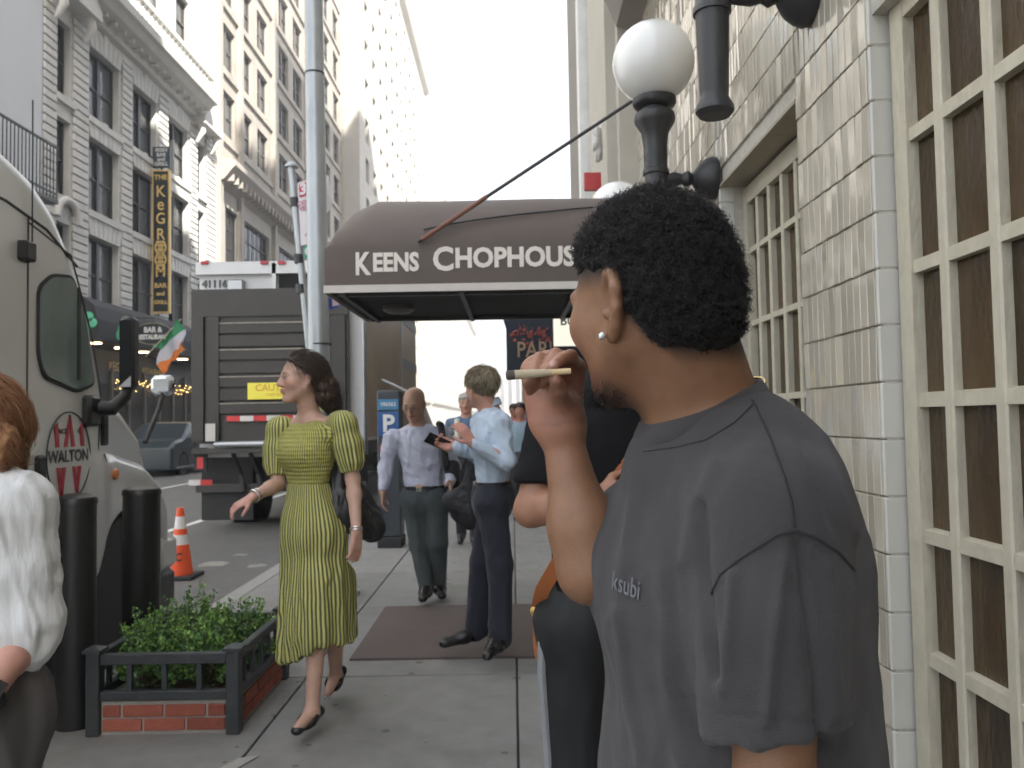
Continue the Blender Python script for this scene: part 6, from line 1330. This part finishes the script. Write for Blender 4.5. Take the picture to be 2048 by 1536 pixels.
# ------------------------------------------------------------------ generic dressed figure
def dress_shirt(t, J, lo, hi, mat, rt, rw, rsl, full, amp, h=.007, collar=None, name='shirt', flat=.70, vsc=V(16, 16, 7), openk=.062):
    S = SDF(lo, hi, h); shirt_sdf(S, J, rt, rw, rsl, full, flat); S.field(lambda x, y, z: (J['pelvis'][2]+.03)-z+0*x+0*y, .0, 'int')
    S.rc(J['neck']+V(0, 0, .0), J['H'].w(-.02, 0, -.04), openk, .075, .008, 'sub')
    r = cloth(name, S, mat, t, lambda P: np.clip((P[:, 2]-J['pelvis'][2]-.03)/.08, .15, 1)*ridge(P*vsc)*amp+np.clip((P[:, 2]-J['pelvis'][2]-.03)/.08, .1, 1)*ridge(np.c_[P[:, 0]*9+P[:, 2]*14, P[:, 1]*9, P[:, 2]*6])*amp*.7)
    if collar:
        F = unit(J['F']); Lt = np.cross((0, 0, 1), F); vs = []; fs_ = []; n1 = 32; n2 = 8
        for i in range(n1):
            a = 2*math.pi*i/n1; c_, s_ = math.cos(a), math.sin(a); o = unit(F*c_+Lt*s_); ctr = J['neck']+F*.062*c_+Lt*.064*s_+V(0, 0, .035-.030*c_); hgt = .022+.012*max(0, c_)
            for j in range(n2): b_ = 2*math.pi*j/n2; vs.append(ctr+V(0, 0, 1)*hgt*math.cos(b_)+o*(.004*math.sin(b_)-.010*math.cos(b_)))
        for i in range(n1):
            for j in range(n2): fs_.append((i*n2+j, ((i+1) % n1)*n2+j, ((i+1) % n1)*n2+(j+1) % n2, i*n2+(j+1) % n2))
        mesh_np('collar', np.array(vs), fs_, collar, t)
    return r
def belt(t, J, r, mat, flat=.74, z=.035):
    F = unit(J['F']); Lt = np.cross((0, 0, 1), F); c = J['pelvis']+V(0, 0, z); m = MB(); n = 40; vs = []
    for k in (-1, 1):
        for q in (1, .96): vs += [c+F*r*flat*q*math.cos(a)+Lt*r*q*math.sin(a)+V(0, 0, .018*k) for a in np.linspace(0, 2*math.pi, n, False)]
    m.add(vs, [(i, (i+1) % n, 2*n+(i+1) % n, 2*n+i) for i in range(n)]+[(n+i, i, 2*n+i, 3*n+i) for i in range(0)]); m.build('belt', mat, t, True)
    MB().obox(c+F*r*flat, Lt*.022, F*.004, V(0, 0, .018)).build('buckle', pm('buckle', (.5, .48, .42), .3, .8), t)
blk = pm('black_leather_shoe', (.012, .012, .012), .28, var=.15, vs=10)
def bald_man():
    Y = 6.6; t = thing('person', 'bald man with glasses in a pale shirt and grey trousers walking towards us', 'person', P3(865, 1195, Y))
    H = Head(P3(828, 808, Y-.06), (-.22, -.90, -.36), (-.02, -.35, 1), 1.08); F = unit((-.22, -.97, 0)); Lt = np.cross((0, 0, 1), F)
    J = dict(H=H, F=F, neck=P3(836, 856, Y), chest=P3(842, 900, Y), pelvis=P3(848, 985, Y))
    J['sh'] = [P3(892, 872, Y), P3(784, 876, Y)]; J['el'] = [P3(905, 935, Y), P3(772, 935, Y)]; J['wr'] = [P3(900, 965, Y-.15), P3(766, 985, Y-.08)]
    J['hand'] = [(V(.1, -.6, -.5), V(-1, 0, 0), .4, -1), (V(0, -.1, -1), V(1, 0, 0), .4, -1)]
    J['hip'] = [J['pelvis']+Lt*.10-V(0, 0, .05), J['pelvis']-Lt*.09-V(0, 0, .05)]; J['kn'] = [P3(876, 1085, Y-.03), P3(838, 1090, Y)]; J['an'] = [P3(878, 1172, Y+.1), P3(853, 1178, Y-.05)]; J['toe'] = [P3(884, 1192, Y-.03), P3(846, 1198, Y-.2)]
    lo, hi = bbox(J, .13); S = SDF(lo, hi, .006); head_sdf(S, H, jaw=1.15); limb_body(S, J, 1.02); v, f = S.mesh(2)
    def brd(fq, l, u, mix): mix(.5*np.clip((.03-fq)/.05, 0, 1)*np.exp(-((u-.0)/.035)**4), (.10, .085, .075))
    mesh_np('body', v, f, skm, t, True, skin_cols(v, H, (.43, .25, .175), lips=(.36, .15, .12), beard=brd))
    sh = pm('pale_lavender_shirt', (.48, .50, .60), .85, var=.06, vs=40, stretch=(6, 6, .3)); dress_shirt(t, J, lo, hi, sh, .160, .155, .95, True, .016, collar=pm('collar_blue_grey', (.22, .26, .34), .85))
    S = SDF(lo, hi, .008); trousers_sdf(S, J, 1.02, .055); cloth('trousers', S, pm('grey_green_trousers', (.062, .075, .078), .9, var=.12), t, lambda P: ridge(P*V(15, 15, 8))*.008); belt(t, J, .168, pm('black_belt', (.012, .012, .012), .5))
    for i in (0, 1): shoe(J, i, blk, t, w=.052)
    for k in range(6):
        z_ = J['neck'][2]-.06-k*.085; p_ = J['chest']+(J['neck']-J['chest'])*0; MB().lathe(V(J['chest'][0], J['chest'][1], z_)+F*(.114+.004*math.sin(k)), [(.0055, 0), (.0055, .003)], 8, F).build('button', pm('shirt_button', (.7, .7, .7), .4), t)
    m = MB(); gl = pm('wire_glasses', (.30, .24, .16), .3, .8)
    for s_ in (-1, 1): m.tube([H.w(.098+.001, .032*s_+.021*math.cos(a), -.004+.017*math.sin(a)) for a in np.linspace(0, 2*math.pi, 21)], .0016, 5); m.tube([H.w(.097, .052*s_, .0), H.w(.03, .078*s_, .004), H.w(-.01, .084*s_, .004)], .0014, 5)
    m.tube([H.w(.099, -.011, .0), H.w(.104, 0, .003), H.w(.099, .011, .0)], .0015, 5); m.build('glasses', gl, t)
    b = thing('shoulder_bag', 'black strap bag hanging from the bald man\'s shoulder', 'bag', P3(900, 960, Y)); lea = pm('black_nylon', (.012, .012, .014), .7, var=.2)
    MB().tube([P3(878, 848, Y+.04), P3(882, 850, Y-.09), P3(886, 885, Y-.14), P3(893, 930, Y-.13), P3(897, 950, Y-.05)], .028, 8).build('strap', lea, b, True)
    S = SDF(P3(905, 990, Y)-V(.2, .25, .25), P3(905, 930, Y)+V(.2, .25, .2), .01); S.box(P3(906, 962, Y+.02), (.06, .15, .17), .05); cloth('bag_body', S, lea, b)
bald_man()
def blond_man():
    Y = 4.95; t = thing('person', 'blond man in a light blue shirt and navy trousers turned away with a phone', 'person', P3(980, 1300, Y))
    H = Head(P3(962, 775, Y+.0), (-.62, .78, -.02), (.0, .0, 1), 1.0); F = unit((-.80, .60, 0)); F = unit((-.93, .10, 0)); Lt = np.cross((0, 0, 1), F)
    J = dict(H=H, F=F, neck=P3(980, 822, Y+.02), chest=P3(984, 885, Y), pelvis=P3(986, 985, Y))
    J['sh'] = [P3(1000, 845, Y-.15), P3(962, 845, Y+.17)]; J['el'] = [P3(1012, 922, Y-.20), P3(962, 912, Y+.10)]; J['wr'] = [P3(945, 886, Y-.26), P3(912, 893, Y-.02)]
    J['hand'] = [(V(-.55, -.1, .8), V(-.6, .7, -.3), .35, 1), None]
    J['hip'] = [J['pelvis']+Lt*.09-V(0, 0, .05), J['pelvis']-Lt*.09-V(0, 0, .05)]; J['kn'] = [P3(1000, 1130, Y-.12), P3(964, 1125, Y+.08)]; J['an'] = [P3(1000, 1278, Y-.12), P3(952, 1262, Y+.12)]; J['toe'] = [P3(976, 1312, Y-.26), P3(890, 1288, Y+.02)]
    lo, hi = bbox(J, .13); S = SDF(lo, hi, .0055); head_sdf(S, H); limb_body(S, J, .95)
    w = J['wr'][1]; hand_sdf(S, w, V(-.8, -.1, .25), V(-.1, -.85, .5), .75, -1)
    v, f = S.mesh(2); mesh_np('body', v, f, skm, t, True, skin_cols(v, H, (.50, .27, .20), hands=[(J['wr'][0]+V(-.05, 0, .06), .1, (.55, .27, .22)), (w+V(-.06, 0, .02), .09, (.52, .25, .2))]))
    sh = pm('light_blue_shirt', (.46, .55, .66), .8, var=.05, vs=30, bump=.1, bs=300); dress_shirt(t, J, lo, hi, sh, .145, .128, .90, True, .016, .006, sh, openk=.058)
    S = SDF(lo, hi, .007); trousers_sdf(S, J, .97, .068); cloth('trousers', S, pm('navy_wool', (.016, .018, .030), .85, var=.15, sheen=.1), t, lambda P: ridge(P*V(14, 14, 7))*.009); belt(t, J, .150, pm('black_belt2', (.01, .01, .01), .4), z=.05)
    for i in (0, 1): shoe(J, i, blk, t, w=.050)
    hair_cap(H, .012, [(-.13, -.052), (-.06, -.05), (-.04, -.03), (-.015, .022), (.02, .028), (.06, .045), (.1, .05)], [(.10, .078, .05), (.27, .22, .14), (.45, .38, .26)], '', t, 3400, .05, (.25, 0, -1), .0014, None, .005, .006, .0008)
    p = thing('phone', 'black smartphone held in the blond man\'s far hand', 'phone', w); c = w+V(-.105, -.025, .03); ax = unit(V(-.80, -.35, .42)); up_ = unit(V(-.1, .8, .5)-ax*(V(-.1, .8, .5)@ax)); sd = np.cross(ax, up_)
    MB().obox(c, ax*.074, sd*.036, up_*.004).build('phone_body', pm('phone_black', (.012, .012, .014), .25), p); MB().obox(c+up_*.0046, ax*.070, sd*.033, up_*.0004).build('screen', pm('phone_screen', (.02, .022, .026), .06), p)
    b = thing('tote_bag', 'black woven tote hanging at the blond man\'s far side', 'bag', P3(920, 1050, Y+.12)); lea = pm('woven_black', (.016, .016, .02), .55, var=.3, vs=60, bump=.6, bs=110); Yb = Y+.14
    S = SDF(P3(925, 1060, Yb)-V(.25, .2, .05), P3(925, 900, Yb)+V(.25, .2, .1), .008); S.rc(P3(945, 925, Yb), P3(935, 1020, Yb), .03, .085, .03, flat=(V(0, 1, 0), .5)); S.rc(P3(905, 1000, Yb), P3(945, 1035, Yb), .06, .07, .04, flat=(V(0, 1, 0), .6)); cloth('bag_body', S, lea, b, lambda P: ridge(P*20)*.008)
    MB().tube([P3(925, 935, Yb), P3(935, 905, Yb), P3(945, 885, Yb+.02), P3(958, 925, Yb)], .009, 8).build('handle', lea, b, True)
blond_man()
def black_tee_person():
    Y = 2.25; t = thing('person', 'person in a black T-shirt and track trousers standing behind the young man', 'person', (.22, Y, 0))
    H = Head(P3(1268, 640, Y+.03), (-.5, .86, 0), (0, 0, 1), .98); F = unit((-.35, .94, 0)); Lt = np.cross((0, 0, 1), F)
    J = dict(H=H, F=F, neck=P3(1255, 760, Y), chest=P3(1225, 930, Y), pelvis=P3(1215, 1190, Y))
    J['sh'] = [P3(1110, 850, Y+.0), P3(1350, 850, Y)]; J['el'] = [P3(1062, 1020, Y-.04), P3(1390, 1050, Y)]; J['wr'] = [P3(1195, 1000, Y-.17), P3(1330, 1010, Y+.2)]
    J['hand'] = [(V(.9, -.2, .2), V(0, 1, 0), .4, 1), (V(-.5, .7, .2), V(0, 0, 1), .4, -1)]
    pe = J['pelvis']; J['hip'] = [pe+Lt*.09-V(0, 0, .06), pe-Lt*.09-V(0, 0, .06)]; J['kn'] = [V(.155, Y, .47), V(.34, Y, .47)]; J['an'] = [V(.16, Y, .09), V(.34, Y, .09)]; J['toe'] = [p+F*.14-V(0, 0, .05) for p in J['an']]
    lo, hi = bbox(J, .14); S = SDF(lo, hi, .006); head_sdf(S, H); limb_body(S, J, 1.15); v, f = S.mesh(2); mesh_np('body', v, f, skm, t, True, skin_cols(v, H, (.32, .16, .10)))
    bt = pm('black_jersey', (.010, .010, .011), .95, var=.12, bump=.15, bs=500, spec=.2); S = SDF(lo, hi, .006); shirt_sdf(S, J, .185, .175, 1.05, False, .66)
    S.field(lambda x, y, z: (J['pelvis'][2]-.04)-z+0*x+0*y, .0, 'int'); S.rc(J['neck'], H.w(0, 0, -.05), .06, .075, .01, 'sub')
    S.field(lambda x, y, z, q=J['sh'][0]+(J['el'][0]-J['sh'][0])*.66: np.where(x < .10, (z < 3)*((q[2]-z)), -.05)+0*y, .0, 'int', lo=lo, hi=(.095, hi[1], hi[2]))
    cloth('t_shirt', S, bt, t, lambda P: ridge(P*V(14, 14, 6))*.009+ridge(np.c_[P[:, 0]*8, P[:, 1]*8, P[:, 2]*22])*.004)
    S = SDF(lo, hi, .008); trousers_sdf(S, J, 1.05, .085); cloth('track_trousers', S, pm('black_track', (.013, .014, .015), .75, var=.15), t, lambda P: ridge(P*V(16, 16, 4))*.011)
    q = [J['hip'][0]+Lt*.09*1.1+V(0, 0, .02), J['hip'][0]+Lt*.104-V(0, 0, .12), J['kn'][0]+Lt*.078, J['an'][0]+Lt*.088]; MB().tube(q, .012, 8).build('side_stripe', pm('grey_stripe', (.26, .27, .28), .8), t, True)
    hair_cap(H, .014, [(-.13, -.06), (-.04, -.05), (-.01, .02), (.05, .04), (.1, .05)], [(.012, .01, .009), (.03, .022, .018)], '', t, 900, .03, (-.3, 0, -1))
    for i in (0, 1): shoe(J, i, blk, t, w=.05)
    b = thing('crossbody_bag', 'tan orange leather crossbody bag strap over the black T-shirt', 'bag', P3(1075, 1215, Y)); lea = pm('tan_leather', (.36, .115, .035), .5, var=.12, vs=18)
    pts = [P3(1330, 800, Y-.06), P3(1290, 880, Y-.135), P3(1235, 960, Y-.15), P3(1180, 1040, Y-.15), P3(1120, 1120, Y-.14), P3(1085, 1180, Y-.09), P3(1074, 1225, Y-.02)]
    vs = []; fs_ = []
    for i, p in enumerate(pts):
        d = unit(pts[min(i+1, len(pts)-1)]-pts[max(0, i-1)]); w_ = unit(np.cross(d, V(0, -1, 0)))
        vs += [p+w_*.019, p-w_*.019, p-w_*.019+V(0, .004, 0), p+w_*.019+V(0, .004, 0)]
    for i in range(len(pts)-1):
        for j in range(4): fs_.append((i*4+j, i*4+(j+1) % 4, (i+1)*4+(j+1) % 4, (i+1)*4+j))
    MB().add(vs, fs_+[(0, 1, 2, 3), tuple(len(vs)-4+j for j in range(4))]).build('strap', lea, b, True)
    MB().lathe(P3(1072, 1222, Y-.03), [(.006, -.006), (.016, -.004), (.016, .004), (.006, .006)], 14, (0, 1, 0)).build('buckle', pm('brass', (.5, .35, .12), .3, .9), b, True)
    S = SDF(P3(1100, 1250, Y)-V(.12, .05, .16), P3(1100, 1250, Y)+V(.16, .25, .12), .009); S.box(P3(1102, 1262, Y+.1), (.05, .09, .075), .03); cloth('bag_body', S, lea, b)
black_tee_person()
def left_lady():
    Y = 1.82; t = thing('person', 'woman in a white short-sleeved shirt cut off by the left edge', 'person', (-1.15, Y, 0))
    H = Head(P3(-72, 856, Y), (-.55, -.83, -.03), (.0, .0, 1), .96); F = unit((-.35, -.94, 0)); Lt = np.cross((0, 0, 1), F)
    J = dict(H=H, F=F, neck=P3(-62, 965, Y+.01), chest=P3(-70, 1080, Y), pelvis=P3(-70, 1370, Y))
    J['sh'] = [P3(42, 1010, Y), P3(-200, 1005, Y-.05)]; J['el'] = [P3(48, 1275, Y-.02), P3(-240, 1280, Y-.05)]; J['wr'] = [P3(-38, 1412, Y-.19), P3(-240, 1440, Y-.15)]
    J['hand'] = [(V(-.5, -.5, -.7), V(-.7, .6, 0), .4, 1, .9), (V(.0, -.4, -.9), V(1, 0, 0), .4, -1, .9)]
    pe = J['pelvis']; J['hip'] = [pe+Lt*.09-V(0, 0, .06), pe-Lt*.09-V(0, 0, .06)]; J['kn'] = [p+F*.06-V(0, 0, .34) for p in J['hip']]; J['an'] = [V(p[0], p[1]+.03, .08) for p in J['kn']]; J['toe'] = [p+F*.13-V(0, 0, .045) for p in J['an']]
    lo, hi = bbox(J, .14); S = SDF(lo, hi, .006); head_sdf(S, H, True); limb_body(S, J, .9, True); v, f = S.mesh(2); mesh_np('body', v, f, skm, t, True, skin_cols(v, H, (.50, .27, .21), blush=.4))
    wh = pm('white_crinkled_cotton', (.66, .68, .69), .85, var=.04, bump=.35, bs=60, stretch=(1, 1, .15)); S = SDF(lo, hi, .006)
    F_ = F; S.rc(J['neck']-V(0, 0, .10), J['chest'], .145, .155, .05, flat=(F, .72)); S.rc(J['chest'], pe+V(0, 0, .02), .155, .165, .05, flat=(F, .74))
    for i in (0, 1):
        sh, el = J['sh'][i], J['el'][i]; S.rc(J['neck']-V(0, 0, .04), sh, .045, .058, .05); S.chain([sh, sh+(el-sh)*.5, sh+(el-sh)*.92, el], [.058, .066, .070, .060], .03)
        d = unit(el-sh)
    S.field(lambda x, y, z: (pe[2]+.0)-z+0*x+0*y, .0, 'int'); S.rc(J['neck']+F*.02, H.w(0, 0, -.06), .058, .07, .01, 'sub'); S.rc(J['neck']+F*.10-V(0, 0, .03), J['neck']+F*.09-V(0, 0, .1), .05, .015, .02, 'sub')
    cloth('shirt', S, wh, t, lambda P: ridge(np.c_[P[:, 0]*26+P[:, 2]*6, P[:, 1]*26, P[:, 2]*4])*.010+ridge(np.c_[P[:, 0]*12+P[:, 2]*16, P[:, 1]*12, P[:, 2]*5])*.006)
    S = SDF(lo, hi, .008); trousers_sdf(S, J, 1.05, .12); cloth('trousers', S, pm('grey_linen', (.085, .08, .08), .9, var=.15), t, lambda P: ridge(np.c_[P[:, 0]*14, P[:, 1]*14, P[:, 2]*2.5])*.022)
    def ex(S): S.chain([H.w(-.03, .065, .02), H.w(-.03, .088, -.03), H.w(-.012, .098, -.07)], [.03, .03, .024], .03); S.chain([H.w(-.07, .0, .0), H.w(-.08, .0, -.06)], [.07, .05], .03)
    hair_cap(H, .014, [(-.13, -.10), (-.03, -.09), (-.015, .0), (.02, .02), (.05, .04), (.1, .06)], [(.24, .10, .045), (.34, .155, .07), (.42, .24, .12)], '', t, 6000, .07, (-.4, .1, -1), .0006, ex, .005, .006)
    w = J['wr'][0]; d = unit(w-J['el'][0]); e1 = unit(np.cross(d, V(0, 0, 1))); e2 = np.cross(d, e1); MB().tube([w-d*.02+(e1*math.cos(a)+e2*math.sin(a))*.0295 for a in np.linspace(0, 2*math.pi, 25)], .009, 6).build('watch_strap', pm('watch_strap', (.012, .012, .012), .5), t, True)
    q = unit(V(.7, -.5, .5)-d*(V(.7, -.5, .5)@d)); MB().obox(w-d*.02+q*.032, d*.019, np.cross(d, q)*.017, q*.005).build('watch_face', pm('watch_face', (.01, .01, .012), .1), t)
    for i in (0, 1): shoe(J, i, blk, t, w=.042)
left_lady()
def far_person(label, u, vt, Y, Hh, shirt, pants, skin, hairc, face=(-.05, -1, 0), extra=None):
    x = P3(u, vt, Y)[0]; t = thing('person', label, 'person', (x, Y, 0)); F = unit(face); Lt = np.cross((0, 0, 1), F); k = Hh/1.75
    b = lambda f_, l, z: V(x, Y, 0)+F*f_+Lt*l*k+V(0, 0, z*k); H = Head(b(.0, 0, 1.63), F, (0, 0, 1), k)
    J = dict(H=H, F=F, neck=b(0, 0, 1.46), chest=b(0, 0, 1.25), pelvis=b(0, 0, .97), sh=[b(0, .18, 1.40), b(0, -.18, 1.40)], el=[b(-.03, .23, 1.12), b(-.03, -.23, 1.12)], wr=[b(.05, .24, .88), b(.05, -.24, .88)], hip=[b(0, .09, .92), b(0, -.09, .92)], kn=[b(.08, .09, .5), b(-.02, -.09, .5)], an=[b(.1, .09, .09), b(-.12, -.09, .11)], toe=[b(.22, .09, .03), b(.0, -.09, .03)])
    J['hand'] = [(V(0, 0, -1), -Lt, .4, 1), (V(0, 0, -1), Lt, .4, -1)]
    lo, hi = bbox(J, .13); S = SDF(lo, hi, .010); head_sdf(S, H); limb_body(S, J, .95); v, f = S.mesh(2); mesh_np('body', v, f, skm, t, True, skin_cols(v, H, skin))
    S = SDF(lo, hi, .011); shirt_sdf(S, J, .155, .15, 1., True, .7); S.field(lambda x_, y, z: (J['pelvis'][2]+.02)-z+0*x_+0*y, 0, 'int'); S.rc(J['neck'], H.w(0, 0, -.04), .06, .08, .01, 'sub'); cloth('top', S, shirt, t, lambda P: ridge(P*V(14, 14, 7))*.009)
    S = SDF(lo, hi, .011); trousers_sdf(S, J, .97, .062); cloth('trousers', S, pants, t)
    hair_cap(H, .013, [(-.13, -.06), (-.03, -.05), (-.01, .02), (.05, .045), (.1, .06)], hairc, '', t, 500, .04, (-.4, 0, -1), .002, None, .008)
    for i in (0, 1): shoe(J, i, blk, t, w=.048)
    if extra: extra(t, J, b)
dkp = pm('dark_trousers', (.03, .03, .035), .9)
def jacket(t, J, b):
    for s_ in (-1, 1): MB().tube([b(.06, .1*s_, 1.44), b(.135, .09*s_, 1.3), b(.14, .10*s_, 1.05)], .035, 8).build('jacket_front', pm('cream_jacket', (.62, .6, .5), .8), t, True)
    MB().tube([b(.05, .12, 1.45), b(.15, .10, 1.3), b(.15, .09, 1.1)], .015, 6).build('backpack_strap', dkp, t, True)
far_person('grey-haired man in a cream jacket over a blue top walking behind the blond man', 932, 785, 9.6, 1.74, pm('blue_top', (.10, .16, .26), .85), dkp, (.46, .24, .17), [(.30, .29, .27), (.5, .48, .45)], (-.05, -1, 0), jacket)
far_person('distant person in a grey-blue top beside the storefronts', 1040, 850, 11.8, 1.66, pm('denim_blue_top', (.22, .30, .36), .85), dkp, (.34, .15, .10), [(.02, .015, .012)], (-.2, -1, 0))
far_person('distant person in a pink top farther down the sidewalk', 1028, 820, 15.5, 1.72, pm('pink_top', (.55, .14, .22), .85), dkp, (.42, .22, .15), [(.04, .025, .015)], (0, -1, 0))
# ================================================================== street haze
hz = MB().box(-45, 40, -12, 425, -1.6, 97).build('haze', None); hz['kind'] = 'stuff'
hm = bpy.data.materials.new('street_haze'); hm.use_nodes = True; hn = hm.node_tree.nodes; hn.remove(hn['Principled BSDF'])
pv_ = hn.new('ShaderNodeVolumePrincipled'); pv_.inputs['Color'].default_value = (.96, .97, 1, 1); pv_.inputs['Density'].default_value = .003; pv_.inputs['Anisotropy'].default_value = .2
hm.node_tree.links.new(pv_.outputs[0], hn['Material Output'].inputs['Volume']); hz.data.materials.append(hm)
print('OBJECTS', len(bpy.data.objects), 'TRIS', sum(len(o.data.loop_triangles) if o.type == 'MESH' and (o.data.calc_loop_triangles() or True) else 0 for o in bpy.data.objects))
